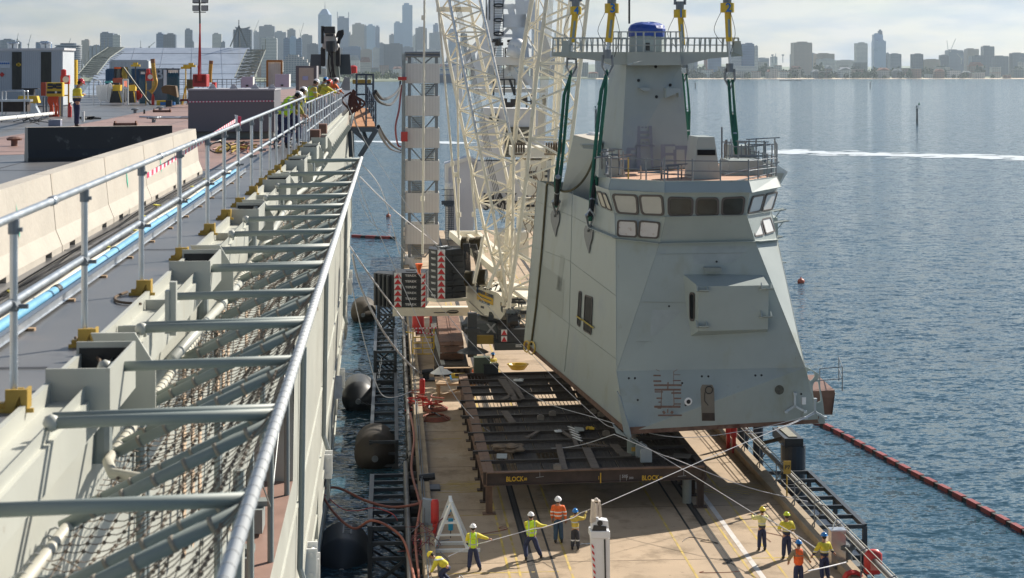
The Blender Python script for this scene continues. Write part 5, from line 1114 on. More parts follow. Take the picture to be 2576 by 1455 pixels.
# ================================================================ STAIR TOWER
tt=183; bz=G(1062,676,PZ)
st=T('stair_tower','tall scaffold stair tower clad in pale corrugated panels at the water side of the pier','stair tower',bz)
cor=Mbands('corrugated cladding',(.84,.82,.79),(.76,.74,.71),3.0,0,rough=.6,duty=.5); TX=lambda x,y,d=0:W(x,y,tt+d)
lv=[160,242,323,405,486,565,648]
for i,y in enumerate(lv):
    y1=y+50
    if i==6: y1=674
    if i==6: mb=MB(); mb.prism([TX(1019,y),TX(1062,y),TX(1062,y1),TX(1019,y1)],(0,3,0))
    else:
        mb=MB(); a,b,c,d=TX(1021-i*.4,y),TX(1106-i*.2,y),TX(1106-i*.2,y1),TX(1021-i*.4,y1)
        for q in ((a,b,c,d),): mb.prism(q,(0,.06,0)); mb.prism([p+V((0,3.4,0)) for p in q],(0,.06,0))
        mb.prism([a,d,d+V((0,3.4,0)),a+V((0,3.4,0))],(.05,0,0)); mb.prism([b,c,c+V((0,3.4,0)),b+V((0,3.4,0))],(-.05,0,0))
        mb.prism([d,c,c+V((0,3.4,0)),d+V((0,3.4,0))],(0,0,.05))
    p=mb.build('cladding_panel',cor,st)
    mb=MB()
    for k in range(24 if i<6 else 12): a=TX(1021-i*.4,y,-.03).lerp(TX(1106-i*.2 if i<6 else 1062,y,-.03),(k+.5)/(24 if i<6 else 12)); mb.beam(a-V((0,0,.02)),a-V((0,0,(y1-y)/F*tt-.02)),.07,.05,up=(0,1,0))
    mb.build('cladding_rib',M('rib',(.76,.74,.71),.6,var=.03),p)
    if i<6:
        mb=MB(); s=(1060,1095) if i%2==0 else (1035,1068)
        for k in range(7): yy=y1+(lv[i+1]-y1)*k/7+2; mb.prism([TX(s[0],yy,.8),TX(s[1],yy,.8),TX(s[1],yy+3,.6),TX(s[0],yy+3,.6)],(0,.25,0))
        mb.build('stair_flight',M('stair tread',(.33,.33,.30),.6),st)
mb=MB()
for x in (1030,1098):
    for d in (.2,3.2): mb.beam(TX(x,138,d),TX(x,676,d),.32,.32,up=(0,1,0))
for i in range(7):
    ya=(lv[i-1]+50) if i else 138; yb=lv[i]
    mb.bar(TX(1034,ya,.1),TX(1062,yb,.1),.07,5); mb.bar(TX(1095,ya,.1),TX(1068,yb,.1),.07,5)
for y in (134,141): mb.bar(TX(1018,y,-.2),TX(1107,y,-.2),.16,8)
mb.beam(TX(1020,138,1.6),TX(1106,138,1.6),3.4,.2)
mb.build('tower_post',galvd,st)
mb=MB(); mb.beam(TX(1015,135,-.3),TX(1012,676,-.3),.28,.28,up=(0,1,0)); mb.beam(TX(1019,135,-.3),TX(1018,676,-.3),.1,.1,up=(0,1,0))
for k in range(40): mb.bar(TX(1014,140+k*13.4,-.4),TX(1019,140+k*13.4,-.4),.06,4)
mb.build('cable_ladder',M('mast steel',(.28,.32,.33),.5),st)
mb=MB(); mb.box(TX(1012,198,-.6),(.9,.6,.35)); mb.box(TX(1017,344,-.6),(.7,.5,1.0)); mb.build('junction_box',red,st)
mb=MB(); q=[TX(1043,647,-.15),TX(1061,647,-.15),TX(1061,655,-.15),TX(1043,655,-.15)]; mb.prism(q,(0,-.03,0)); mb.build('name_plate',M('plate cream',(.7,.65,.55)),st); text('TOWER',.26,frame_mat(TX(1052,651,-.25),RT,(0,0,1)),blackp,st,sx=.9)
# hoses between tower and ship
for k,(pts,c) in enumerate((([(940,236,99),(957,258,110),(985,262,140),(1003,235,170),(1007,205,182)],black),([(945,230,99),(965,250,115),(992,238,150),(1008,218,182)],black),([(950,322,98),(966,355,115),(985,376,145),(1008,383,182)],blues),([(952,318,98),(970,348,120),(990,368,150),(1008,378,182)],black),([(1010,215,182),(1004,275,181),(995,320,180),(1000,362,181),(1008,370,182)],M('red cable',(.35,.08,.08),.6)))):
    mb=MB(); mb.tube(spline([W(*p) for p in pts],8),.10,6); mb.thing('service_hose',[c],['upper black hose looping from ship platform to stair tower','second black hose just below the topmost one, ship to tower','blue black lower hose hanging from the platform to the tower','thin black lower hose beside the blue black one','red cable dangling in a loop at the stair tower'][k],'hose')
# ================================================================ STEEL PLATFORM (support table)
TZ=5.2; tab=T('steel_platform','dark rusty steel grillage platform on legs, lettered in yellow, under the hanging block','platform',V((4.6,83,PZ)))
fa=G(1224,1188,TZ); fb=G(1769,1172,TZ); ra=G(1160,942,TZ); 
ux=(fb-fa); rb=ra+ux
mb=MB(); mb.poly([fa+V((.3,.3,-.02)),fb+V((-.3,.3,-.02)),rb+V((-.3,0,-.02)),ra+V((.3,0,-.02))]) 
# leave one open bay by building the grating in strips
mb=MB(); nb=12
def tp(u,v,z=0): return fa.lerp(fb,u).lerp(ra.lerp(rb,u),v)+V((0,0,z))
for k in range(nb):
    v0,v1=k/nb+.004,(k+1)/nb-.004
    for j in range(8):
        u0,u1=.03+j*.118,.03+(j+1)*.118-.006
        if (k==7 and j in(3,4)) or (k*7+j*3)%13==0 or j==0 and k%3: continue
        mb.prism([tp(u0,v0,-.10),tp(u1,v0,-.10),tp(u1,v1,-.10),tp(u0,v1,-.10)],(0,0,-.06))
grt=M('grating',(.05,.042,.036),.75,var=.3,sc=1.2,dirt=((.11,.09,.07),.25,1.0)); mb.build('deck_grating',grt,tab)
mb=MB()
for k in range(nb):
    for j in range(46): 
        u=.035+j*.0203; mb.beam(tp(u,k/nb+.01,-.085),tp(u,(k+1)/nb-.01,-.085),.03,.03)
mb.build('grating_bar',M('grating bar',(.06,.047,.038),.7,var=.3),tab)
for v in [k/nb for k in range(nb+1)]:
    mb=MB(); o=-.035 if int(v*nb)%2==0 else -.01
    if v==0: continue
    a,b=tp(o-random.random()*.02,v,-.03),tp(1.005,v,-.03); mb.ibeam(a,b,.17,.16); mb.build('cross_beam',M('cross beam',(.075,.060,.050),.6,var=.25,sc=2),tab)
hb=.62
def side(a,b,nm,m,rib=1.6):
    mb=MB(); z=V((0,0,-hb/2)); mb.ibeam(a+z,b+z,.34,hb,.05); d=(b-a); n=int(d.length/rib)
    for k in range(n+1): p=a+d*k/n+z; mb.beam(p+V((0,0,-hb/2+.03)),p+V((0,0,hb/2-.03)),.03,.32,up=tuple(d.normalized()))
    return mb.build(nm,m,tab)
bm_=M('beam rust',(.075,.05,.04),.7,var=.3,sc=1.5); bmt=M('beam rust light',(.22,.13,.085),.75,var=.3,sc=1.5)
side(fa,fb,'edge_beam',bm_,1.3); side(fa,ra,'edge_beam',bmt,2.2); side(fb,rb,'edge_beam',bm_,2.2); side(ra,rb,'edge_beam',bm_)
mb=MB(); mb.beam(fa+V((0,-.10,.0)),fb+V((0,-.10,.0)),.3,.05); mb.beam(fa+V((.2,0,.0))*1,ra+V((.2,0,.0)),.3,.03); mb.build('top_flange',bmt,tab)
fu=(fb-fa).normalized(); ym=M('stencil yellow',(.72,.43,.03),.6)
def st_(s,x,y,size,sx=1): return text(s,size,frame_mat(Pl(fa,fb,fa+V((0,0,1)))(x,y,.2),fu,(0,0,1)),ym,tab,sx=sx,ext=.006)
st_('BLOCK',1295,1206,.32,.8); st_('88',1322,1206,.19,.75); st_('BLOCK',1636,1203,.32,.8); st_('88',1663,1203,.19,.75); st_('11',1508,1203,.24,.6)
text('505',.20,frame_mat(Pl(fa,fb,fa+V((0,0,1)))(1572,1199,.2),fu,(0,0,1)),M('chalk',(.4,.4,.4)),tab); text('300',.14,frame_mat(Pl(fa,fb,fa+V((0,0,1)))(1588,1203,.2),fu,(0,0,1)),M('chalk',(.4,.4,.4)),tab)
mb=MB(); q=Pl(fa,fb,fa+V((0,0,1))); mb.beam(q(1511,1190,.2),q(1511,1216,.2),.05,.02,up=(0,1,0)); mb.build('paint_stroke',ym,tab)
mb=MB()
for pts in (((1358,1183),(1358,1200)),((1348,1202),(1368,1199)),((1720,1183),(1720,1197)),((1705,1199),(1726,1197)),((1560,1195),(1560,1212)),((1576,1195),(1576,1210))): mb.beam(q(*pts[0],.2),q(*pts[1],.2),.018,.01,up=(0,1,0))
mb.build('chalk_mark',M('chalk',(.4,.4,.4)),tab)
for u,row in ((0.012,0),(.988,1)):
    for k in range(12):
        v=(k)/11.4+.004; p=tp(u,v); 
        mb=MB(); mb.ibeam if 0 else None
        for dx in (-.14,.14): mb.beam(V((p.x+dx,p.y,PZ)),V((p.x+dx,p.y,TZ-hb)),.03,.30,up=(0,1,0))
        mb.beam(V((p.x,p.y,PZ)),V((p.x,p.y,TZ-hb)),.26,.03,up=(0,1,0)); mb.box((p.x,p.y,PZ+.03),(.62,.5,.05)); mb.box((p.x,p.y,TZ-hb-.03),(.5,.5,.05)); mb.build('leg',bmt if row==0 and k<1 else bm_,tab)
for v in (.0,.3,.6): p=tp(.94,v); mb=MB(); mb.bar(V((p.x,p.y+1.0,PZ)),V((p.x,p.y+1.0,TZ-hb)),.22,10); mb.build('round_leg',hulld,tab)
# debris on the platform
random.seed(9)
def onT(x,y): return G(x,y,TZ-.05)
pl=[((1263,960),(1300,1012),.5,'long grey plank lying along the far left of the platform'),((1284,958),(1312,1010),.4,'second long grey plank lying next to the farthest one'),((1258,955),(1302,957),.35,'short crosswise plank at the head of the far planks'),((1405,1125),(1420,1188),.3,'grey board at the near middle of the platform'),((1475,1133),(1498,1185),.4,'wide grey board pointing at the word BLOCK'),((1325,1108),(1355,1090),.2,'thin plank lying askew left of the middle'),((1478,1124),(1530,1128),.15,'thin strip lying across the right board'),((1405,1085),(1440,1108),.2,'short batten near the middle white sheets'),((1435,1085),(1452,1130),.2,'narrow batten beside the white sheets'),((1545,1125),(1565,1148),.4,'brown board beside the small red rag'),((1262,1012),(1285,1000),.3,'short skewed board by the left platform edge'),((1262,1030),(1300,1028),.2,'thin pale board by the left platform edge'),((1268,1040),(1290,1070),.4,'triangular offcut plate by the left edge')]
for a,b,w_,lab in pl:
    mb=MB(); mb.beam(onT(*a)+V((0,0,.12)),onT(*b)+V((0,0,.12)),w_,.05); mb.thing('plank',[woodg],lab,'plank','loose boards on the platform')
def sheet(pts,m,lab,nm='sheet',h=.03,cat='sheet'):
    mb=MB(); mb.prism([onT(*p)+V((0,0,.16)) for p in pts],(0,0,h)); return mb.thing(nm,[m],lab,cat)
lg=M('light offcut',(.40,.42,.40),.6,var=.1)
sheet([(1445,1083),(1467,1085),(1470,1093),(1447,1094)],lg,'pale rounded plate near the left middle of the platform')
sheet([(1397,1130),(1424,1131),(1423,1142),(1396,1142)],lg,'pale rectangular plate in front of the brown cloth') if False else None
sheet([(1396,1291-160),(1397,1292-160),(1398,1130),(1397,1130)],lg,'small pale chip') if False else None
for pts,m,lab in (([(1445-0,1083),(1470,1086),(1470,1094),(1446,1092)],lg,''),):
    pass
sheet([(1250,1151),(1276,1151),(1275,1163),(1249,1162)],lg,'pale square plate near the left front corner')
sheet([(1750,1146),(1790,1147),(1788,1158),(1749,1156)],woodg,'brown plate at the right front of the platform') if False else None
sheet([(1695,1150),(1740,1152),(1735,1162),(1692,1160)],M('brown card',(.13,.11,.09),.7),'brown flat panel near the right front of the platform')
sheet([(1556,1146),(1585,1146),(1590,1157),(1560,1158)],M('brown card',(.13,.11,.09),.7),'brown flat panel behind the grey cans')
sheet([(1570,1075),(1600,1076),(1603,1084),(1572,1084)],M('brown card',(.13,.11,.09),.7),'brown flat panel under the block corner')
mb=MB()
for k in range(60): p=onT(random.uniform(1250,1312),random.uniform(1133,1142))+V((0,0,.12+random.random()*.22)); mb.ball(p,random.uniform(.1,.25),7,(1.4,1,.5))
mb.thing('crumpled_cloth',[M('canvas',(.22,.16,.11),.9,var=.3,sc=3)],'crumpled brown canvas heap near the left front corner','cloth',smooth=False)
for k,(x,y,c,lab) in enumerate(((1591,1142,galvd,'round grey green drum under the hanging block corner'),)):
    mb=MB(); p=onT(x,y+6); mb.lathe(p+V((0,0,.05)),[(.27,0),(.27,.75),(.25,.8),(.22,.8)],14); mb.mi=1; mb.box(p+V((.02,-.27,.4)),(.22,.03,.2)); mb.thing('drum',[M('drum grey',(.20,.24,.23),.4),mustard],lab,'drum')
for x,y,lab in ((1614,1150,'grey jerrycan beside the round drum'),(1626,1163,'front grey jerrycan nearest the platform edge')):
    mb=MB(); p=onT(x,y+4); mb.prism([p+V(q) for q in((-.28,0,.05),(.28,0,.05),(.28,0,.62),(.1,0,.72),(-.2,0,.72),(-.28,0,.6))],(0,.22,0)); mb.bar(p+V((0,.1,.7)),p+V((0,.1,.82)),.06,8); mb.thing('jerrycan',[M('can grey',(.30,.34,.36),.5,var=.05)],lab,'jerrycan','grey cans on the platform',bevel=.03)
mb=MB()
for k in range(5): a=onT(1430+k*3,1080+k*7)+V((0,0,.15)); mb.beam(a,a+V((.35,-.9,0)),.12,.03)
mb.thing('white_strips',[white],'bundle of bright white strips in the middle of the platform','strips')
for x,y,c,lab,nm in ((1404,1092,white,'white gloves dropped at left of the white strips','glove'),(1313,958,None,'',''),):
    if not c: continue
    mb=MB(); [mb.ball(onT(x+random.uniform(-5,5),y+random.uniform(-2,2))+V((0,0,.15)),.09,6,(1.5,1,.5)) for _ in range(6)]; mb.thing(nm,[c],lab,nm)
for x,y,lab in ((1389,958,'white rag at the far end of the platform'),(1366,1011,'white scrap beside the open bay'),(1508,1031,'pale scrap on a cross beam under the block'),(1585,1052,'pale scrap on the far right of the platform')): pass
mb=MB(); [mb.ball(onT(1302+random.uniform(-9,9),963+random.uniform(-2,2))+V((0,0,.15)),.13,6,(1.5,1,.5)) for _ in range(6)]; mb.thing('rag',[white],'white rag lying among tools at the far end of the platform','rag')
CLB=['under the block edge, far middle','beside the far middle one','left of centre, far half','right of centre under the block','right rear, beside the drum','by the brown cloth at left','on the front beam left of centre','by the open bay','on the far right beam']
for k,(x,y) in enumerate(((1492,1045),(1512,1052),(1390,1050),(1525,1100),(1618,1070),(1268,1140),(1402,1186),(1360,1060),(1590,1106))):
    mb=MB(); p=onT(x,y); mb.box(p+V((0,0,.2)),(.35,.3,.2)); mb.box(p+V((0,0,.32)),(.2,.2,.06)); mb.thing('beam_clamp',[M('clamp',(.22,.19,.16),.7)],'small brownish clamp block on a cross beam, '+CLB[k],'clamp','clamp blocks on the cross beams')
mb=MB(); p=onT(1485,1085); 
for k in range(5): mb.tube([p+V((random.gauss(0,.15),random.gauss(0,.2),.12+random.random()*.08)) for _ in range(4)],.04,5)
mb.thing('yellow_rope',[yellow],'knot of yellow rope on the platform under the block','rope')
mb=MB(); p=onT(1303,934); mb.lathe(p+V((0,0,.1)),[(.35,0),(.55,.3),(.6,.34),(.5,.34),(.35,.15)],14,sx=1.2); mb.thing('yellow_tub',[yellow],'yellow plastic tub at the far end of the platform','tub')
mb=MB(); p=onT(1212,940); mb.box(p+V((0,0,.55)),(1.0,.7,1.0)); mb.mi=1; mb.box(p+V((.55,-.35,.3)),(.9,.5,.55)); mb.box(p+V((.55,-.35,.62)),(.95,.55,.08)); mb.thing('tool_chest',[M('olive chest',(.10,.12,.08),.5),blackp],'open olive and black tool chests at the far left corner of the platform','tool chest')
mb=MB(); a=onT(1165,938); mb.beam(a+V((-1.2,0,.3)),a+V((1.6,-.3,.35)),.3,.06); mb.thing('plank',[wood],'light plank jutting out over the rear left corner of the platform','plank','loose boards on the platform')
ORD_='first second third fourth fifth sixth seventh eighth ninth'.split()
# ================================================================ PIER ITEMS
def rcol(x,y,h,r,lab):
    p=G(x,y,PZ); root=T('hose_reel_post',lab,'fire point',p,'red fire points on the pier edge'); mb=MB(); mb.box(p+V((0,0,h*.28)),(.2,.2,h*.56)); mb.build('post',red,root); mb=MB(); mb.lathe(p+V((0,0,h*.45)),[(r,0),(r*1.05,h*.1),(r*1.05,h*.48),(r*.8,h*.55)],14,sx=.9,sy=.6); mb.build('red_cover',red,root,smooth=True); return root
rcol(1094,1365,1.9,.19,'bright red hose cover on a post beside the white A frame')
rcol(1062,1022,1.7,.18,'red hose cover by the kerb, far left beside the timber crate')
rcol(1832,1128,1.7,.16,'red hose cover at the right kerb just under the hanging block'); rcol(1846,1140,1.9,.18,'second red hose cover at the right kerb, nearer the railing')
p=G(2196,1475,PZ); root=T('life_ring_box','red plastic life ring cover at the bottom right corner of the pier','life ring box',p); mb=MB(); mb.lathe(p+V((0,0,.5)),[(.3,0),(.38,.1),(.38,.8),(.2,.98)],16,sx=1,sy=.5); mb.build('cover',red,root,smooth=True); mb=MB(); mb.bar(p,p+V((0,0,.55)),.06,8); mb.build('post',galvd,root); mb=MB(); mb.box(p+V((0,-.2,.85)),(.3,.03,.3)); mb.build('label_patch',M('pinkish',(.7,.25,.2)),root)
mb=MB(); p=G(2160,1472,PZ); 
for k in range(3): mb.tube([p+V((.35*math.cos(a*.6)-.2,.1*k,.25+.25*math.sin(a*.6))) for a in range(11)],.08,6)
mb.thing('red_hose',[red],'coiled red hose at the foot of the life ring cover','hose')
# white A frame
p=G(1135,1385,PZ); af=T('a_frame','white tubular A frame stand with blue chain hoist on the pier','lifting frame',p)
top=p+V((0,0.9,1.95)); mb=MB()
L_=[p+V((-.85,-.25,0)),p+V((.75,-.25,0)),p+V((-.75,1.5,0)),p+V((.85,1.5,0))]; t1_,t2_=top+V((-.0,-.55,-.0)),top+V((0,.5,.02))
for a,b in ((L_[0],t1_),(L_[1],t1_),(L_[2],t2_),(L_[3],t2_)): mb.beam(a,b,.11,.11)
mb.beam(t1_,t2_,.14,.14); mb.beam(L_[0]+V((-.1,0,.06)),L_[1]+V((.5,0,.06)),.16,.14); mb.beam(L_[2]+V((0,-.6,.06)),L_[3]+V((.3,-.6,.06)),.16,.14)
for u in (.35,.6): mb.beam(L_[0].lerp(t1_,u),L_[1].lerp(t1_,u),.08,.08)
mb.beam(L_[2].lerp(t2_,.45),L_[3].lerp(t2_,.45),.08,.08)
mb.build('frame',white,af); mb=MB(); c=(t1_+t2_)/2; mb.bar(c-V((0,0,.1)),c-V((0,0,.5)),.03,6); mb.bar(c-V((0,.2,.75)),c-V((0,.2,1.25)),.11,10); mb.bar(c-V((.1,0,.25)),c-V((.1,0,.6)),.06,8); mb.build('chain_hoist',M('hoist blue',(.02,.30,.48),.4),af); mb=MB(); mb.bar(c-V((0,.2,1.25)),c-V((0,.2,1.6)),.02,5); mb.build('chain',black,af)
mb=MB(); mb.tube(spline([c-V((0,.1,.6)),c+V((-.5,-.1,-.9)),c+V((-.7,0,-1.6)),p+V((-1.2,.3,.3)),p+V((-1.6,.2,.05)),p+V((-1.2,-.4,.05))],6),.03,6); mb.thing('air_hose',[M('maroon hose',(.18,.05,.06),.6)],'thin maroon hose draped from the white A frame','hose')
# loader crane jib, foreground bottom
jt=69.5; jb=W(1511,1268,jt); jib=T('jib_crane','white knuckle boom tip with red stripes rising at the bottom centre','crane jib',W(1511,1500,jt-1))
jw=M('jib white',(.74,.76,.80),.35,var=.05,sc=2)
def WJ(x,y,t=jt): return W(x,y,t)
mb=MB(); mb.prism([WJ(1487,1355),WJ(1534,1355),WJ(1536,1640),WJ(1506,1640)],(0,.55,0)); bo=mb.build('boom_tube',jw,jib)
mb=MB(); mb.prism([WJ(1519,1357,jt-.02),WJ(1523,1357,jt-.02),WJ(1528,1640,jt-.02),WJ(1525,1640,jt-.02)],(0,-.02,0)); mb.build('cable_groove',blackp,bo)
mb=MB()
for k in range(9): y=1368+k*16; x=1488+k*1.0; mb.prism([WJ(x-.3,y,jt-.01),WJ(x+6,y+7,jt-.01),WJ(x+6.5,y+14,jt-.01),WJ(x+.2,y+7,jt-.01)],(0,-.01,0))
mb.build('red_stripe',chr_,bo)
mb=MB(); mb.lathe(WJ(1510,1356,jt+.3),[(.42,0),(.44,.05),(.44,.34),(.42,.4)],4,sx=1.05,sy=.9) if False else mb.prism(rquad([WJ(1485,1337,jt-.1),WJ(1535,1337,jt-.1),WJ(1535,1355,jt-.1),WJ(1485,1355,jt-.1)],.05),(0,.75,0)); mb.build('boom_collar',jw,jib,bevel=.02)
mb=MB(); mb.prism([WJ(1490,1305),WJ(1530,1312),WJ(1532,1330),WJ(1488,1332)],(0,.5,0)); mb.mi=1; mb.lathe(WJ(1509,1316,jt-.03),[(.11,0),(.11,.05)],12,axis=(0,-1,0)); mb.prism([WJ(1494,1322,jt-.05),WJ(1525,1325,jt-.05),WJ(1526,1337,jt-.05),WJ(1490,1337,jt-.05)],(0,.3,0)); mb.build('knuckle',[jw,blackp],jib)
mb=MB(); mb.prism([WJ(1490,1262),WJ(1497,1262),WJ(1500,1312),WJ(1486,1318)],(0,.35,0)); mb.prism([WJ(1506,1262),WJ(1511,1262),WJ(1515,1300),WJ(1507,1305)],(0,.35,0)); mb.bar(WJ(1501,1268),WJ(1501,1300),.06,8); mb.ball(WJ(1500,1258),.09,10); mb.box(WJ(1501,1280,jt+.2),(.3,.2,.1)); mb.build('jib_head',M('jib worn',(.62,.55,.48),.5,var=.15,sc=6),jib)
# right railing along pier
pr=T('pier_railing','thin grey railing and long steel pipe along the right hand edge of the pier','railing',V((XR,80,PZ)))
for y in [58+k*3.9 for k in range(20)]:
    mb=MB(); mb.bar((XR+.05,y,3.55),(XR+.05,y,4.65),.03,6); mb.bar((XR+.05,y,4.65),(XR+.35,y,4.75),.025,6); mb.build('post',galvd,pr)
mb=MB(); mb.bar((XR+.35,56,4.72),(XR+.35,150,4.72),.022,6); mb.bar((XR+.05,56,4.1),(XR+.05,150,4.1),.022,6); mb.bar((XR+.05,56,4.62),(XR+.05,150,4.62),.018,6); mb.build('rail',M('rail cream',(.5,.5,.44),.5),pr)
mb=MB(); mb.bar((XR+.55,56,4.25),(XR+.55,150,4.25),.13,12)
for y in range(58,150,4): mb.bar((XR+.55,y,4.25),(XR+.55,y+.15,4.25),.17,12); mb.beam((XR+.05,y,3.5),(XR+.55,y,4.15),.05,.05)
mb.thing('steel_pipe',[M('old pipe',(.20,.19,.175),.5,.3,var=.35,sc=1,dirt=((.45,.43,.40),.25,.8))],'long rust mottled steel pipe running beside the right railing','pipe')
p=G(1874,1150,3.4)
mb=MB(); q=W(1962,1180,82); q=V((XR+.1,83.2,3.5)); mb.bar(q,q+V((0,0,1.3)),.04,6); mb.box(q+V((0,-.06,1.45)),(.36,.04,.62)); sgn=mb.thing('yellow_sign',[mustard],'small weathered yellow sign on the right hand railing','sign')
text('P7',.26,frame_mat(q+V((0,-.11,1.45)),(1,0,0),(0,0,1)),blackp,sgn)
# control cabinet + bollard right
p=G(2106,1420,PZ+.1); mb=MB(); mb.box(p+V((0,0,.75)),(.62,.5,1.4)); mb.mi=1; mb.box(p+V((0,0,1.47)),(.68,.56,.06)); mb.tube(spline([p+V((-.2,0,1.5)),p+V((0,0,1.9)),p+V((.3,0,1.6))],5),.03,5)
mb.thing('steel_cabinet',[M('stainless',(.55,.52,.48),.25,.7,var=.1),galv],'shiny stainless control cabinet at the right kerb beside the bollard','cabinet')
def bollard(x,y,lab,s=1):
    p=G(x,y,PZ); mb=MB(); mb.box(p+V((0,0,.06)),(1.2*s,.9*s,.12)); mb.lathe(p+V((0,0,.12)),[(.34*s,0),(.26*s,.12),(.24*s,.5*s),(.3*s,.6*s),(.42*s,.66*s),(.42*s,.8*s),(.34*s,.86*s)],16); mb.thing('bollard',[M('bollard grey',(.10,.11,.115),.5,var=.15,sc=2)],lab,'bollard','mooring bollards along the pier',smooth=False)
bollard(2129,1425,'grey mooring bollard by the right kerb beside the cabinet'); bollard(1171-125,940,'dark mooring bollard at the left kerb tied with the thick white hawser',.8) if False else None
def bol(x,y,lab): 
    p=G(x,y,PZ); mb=MB(); mb.box(p+V((.1,0,.05)),(1.3,1.1,.1)); mb.bar(p+V((0,0,.1)),p+V((0,0,.5)),.22,12); mb.bar(p+V((-.3,0,.55)),p+V((.5,0,.62)),.17,10); mb.thing('bollard',[blackp],lab,'bollard','mooring bollards along the pier')
bol(1072,957,'black mooring bollard at the left kerb holding the thick white hawser'); bol(1069,1230,'black mooring bollard at the left kerb near the orange hose')
bol(1094,1395+20,'dark bollard at the bottom left kerb beside the red hose cover') if False else None
# pump, gate, crate
p=G(1052,838,PZ); mb=MB(); mb.lathe(p,[(.5,0),(.45,1.5),(.6,1.7),(.5,2.0),(.1,2.3)],14); mb.bar(p+V((0,0,1.4)),p+V((1,0,1.4)),.12,8); mb.bar(p+V((1,0,0)),p+V((1,0,2)),.1,8); mb.thing('red_hydrant',[red],'red pump hydrant on the pier behind the yellow gate','hydrant')
p=G(1060,905,PZ); mb=MB()
for dx in (-.6,.9): mb.beam(p+V((dx,0,0)),p+V((dx,0,2.3)),.1,.1)
for z in (.4,.8,1.2,1.6): mb.beam(p+V((-.6,0,z)),p+V((.9,0,z)),.07,.07)
mb.beam(p+V((.1,0,.4)),p+V((.1,0,1.6)),.06,.06); mb.beam(p+V((-.6,0,1.9)),p+V((-1.1,.8,1.9)),.06,.06)
yg=mb.thing('yellow_gate',[yellow],'yellow tubular safety gate across the pier walkway','gate')
tape=Mbands('hazard tape',(.80,.78,.78),(.70,.04,.10),4.0,0,rough=.5); tapeY=Mbands('hazard tape along',(.80,.78,.78),(.70,.04,.12),3.0,1,rough=.5)
mb=MB(); mb.beam(p+V((-.7,-.1,2.25)),p+V((1.1,-.2,2.3)),.02,.09); mb.beam(p+V((-.7,-.1,2.1)),p+V((1.0,-.2,1.8)),.02,.07); mb.thing('barrier_tape',[tape],'pink and white striped tape strung over the yellow gate','tape')
p=G(1135,1000,PZ); mb=MB(); 
for z in (.9,): mb.box(p+V((.3,.8,z)),(2.6,2.6,.12))
for dx in (-.8,1.4):
    for dy in (-.3,1.9): mb.bar(p+V((dx,dy,0)),p+V((dx,dy,.9)),.1,6)
mb.beam(p+V((-.8,-.3,.1)),p+V((1.4,-.3,.85)),.06,.1); mb.thing('work_bench',[wood],'low timber work bench in front of the crane mat','bench')
mb=MB(); c=p+V((.5,.8,1.0)); mb.box(c,(1.1,1.0,.12)); mb.mi=1; mb.box(c+V((0,.2,.2)),(.9,.4,.25)); mb.mi=2; mb.box(c+V((-.5,0,.1)),(.08,1.1,.1)); mb.box(c+V((.5,0,.1)),(.08,1.1,.1)); mb.thing('blue_stretcher',[white,yellow,M('bright blue',(.05,.30,.65))],'blue edged carrier with yellow bag on the timber bench','carrier')
mb=MB(); mb.lathe(G(1110,965,PZ)+V((0,0,.7)),[(.75,0),(.5,.15),(.1,.45)],14); mb.bar(G(1110,965,PZ),G(1110,965,PZ)+V((0,0,.75)),.08,6); mb.thing('white_cone_shade',[white],'white conical shade on a stand beside the bench','shade')
# hose coils
def coil(x,y,r,m,lab,n=3):
    p=G(x,y,PZ); mb=MB()
    for k in range(n): mb.tube([p+V(((r-.08*k)*math.cos(a*.4)*1.2,(r-.08*k)*math.sin(a*.4)*1.4,.05+.05*k)) for a in range(17)],.04,6)
    mb.thing('hose_coil',[m],lab,'hose coil')
orh=M('terracotta hose',(.33,.11,.07),.6,var=.15)
coil(1094,1055,.75,orh,'terracotta hose coil on the pier, nearer the camera',4); coil(1092,1030,.7,orh,'terracotta hose coil on the pier behind the nearer one',4)
mb=MB(); c=G(1072,1028,PZ)
for k in range(30): a=c+V((random.gauss(0,.45),random.gauss(0,1.4),random.random()*.9)); mb.mi=random.randint(0,2); mb.tube(spline([a,a+V((random.gauss(0,.3),random.gauss(0,.5),-.1)),a+V((random.gauss(0,.5),random.gauss(0,.5),-.2))],4),.045,5)
mb.thing('valve_manifold',[red,orh,blackp],'tangle of red valves and hoses by the left kerb','valves')
mb=MB(); c=G(1078,1390,PZ); cl_=c
for k in range(36): a=c+V((random.gauss(-.1,.35),random.gauss(0,.7),random.random()*1.1)); mb.mi=random.randint(0,2); mb.tube(spline([a,a+V((random.gauss(0,.3),random.gauss(0,.3),-.2)),a+V((random.gauss(0,.4),random.gauss(0,.4),-.4))],4),.02,4)
mb.thing('cable_tangle',[tape,M('maroon hose',(.18,.05,.06)),galvd],'tangle of striped tape and cables at the foot of the red hose cover','cables')
mb=MB(); q=G(1078,1345,PZ); mb.prism([q+V((-.3,0,0)),q+V((.35,0,0)),q+V((.3,0,1.5)),q+V((-.25,0,1.6))],(0,.3,0)); mb.thing('grey_shroud',[M('grey sheet',(.30,.34,.38),.5)],'pale grey sheeted post behind the red hose cover','cover')
random.seed(41)
for i in range(9):
    x=random.uniform(2.4,18); y=random.uniform(66,81); mb=MB(); mb.tube(spline([(x+random.uniform(-.9,.9)*k*.5,y+random.uniform(-.6,.9)*k*.6,PZ+.02) for k in range(5)],5),.014,4); mb.thing('loose_cord',[random.choice((black,orh,rope))],'thin loose cord on the pier concrete, %s from the kerb at left'%ORD_[i],'cord','loose cords on the pier')
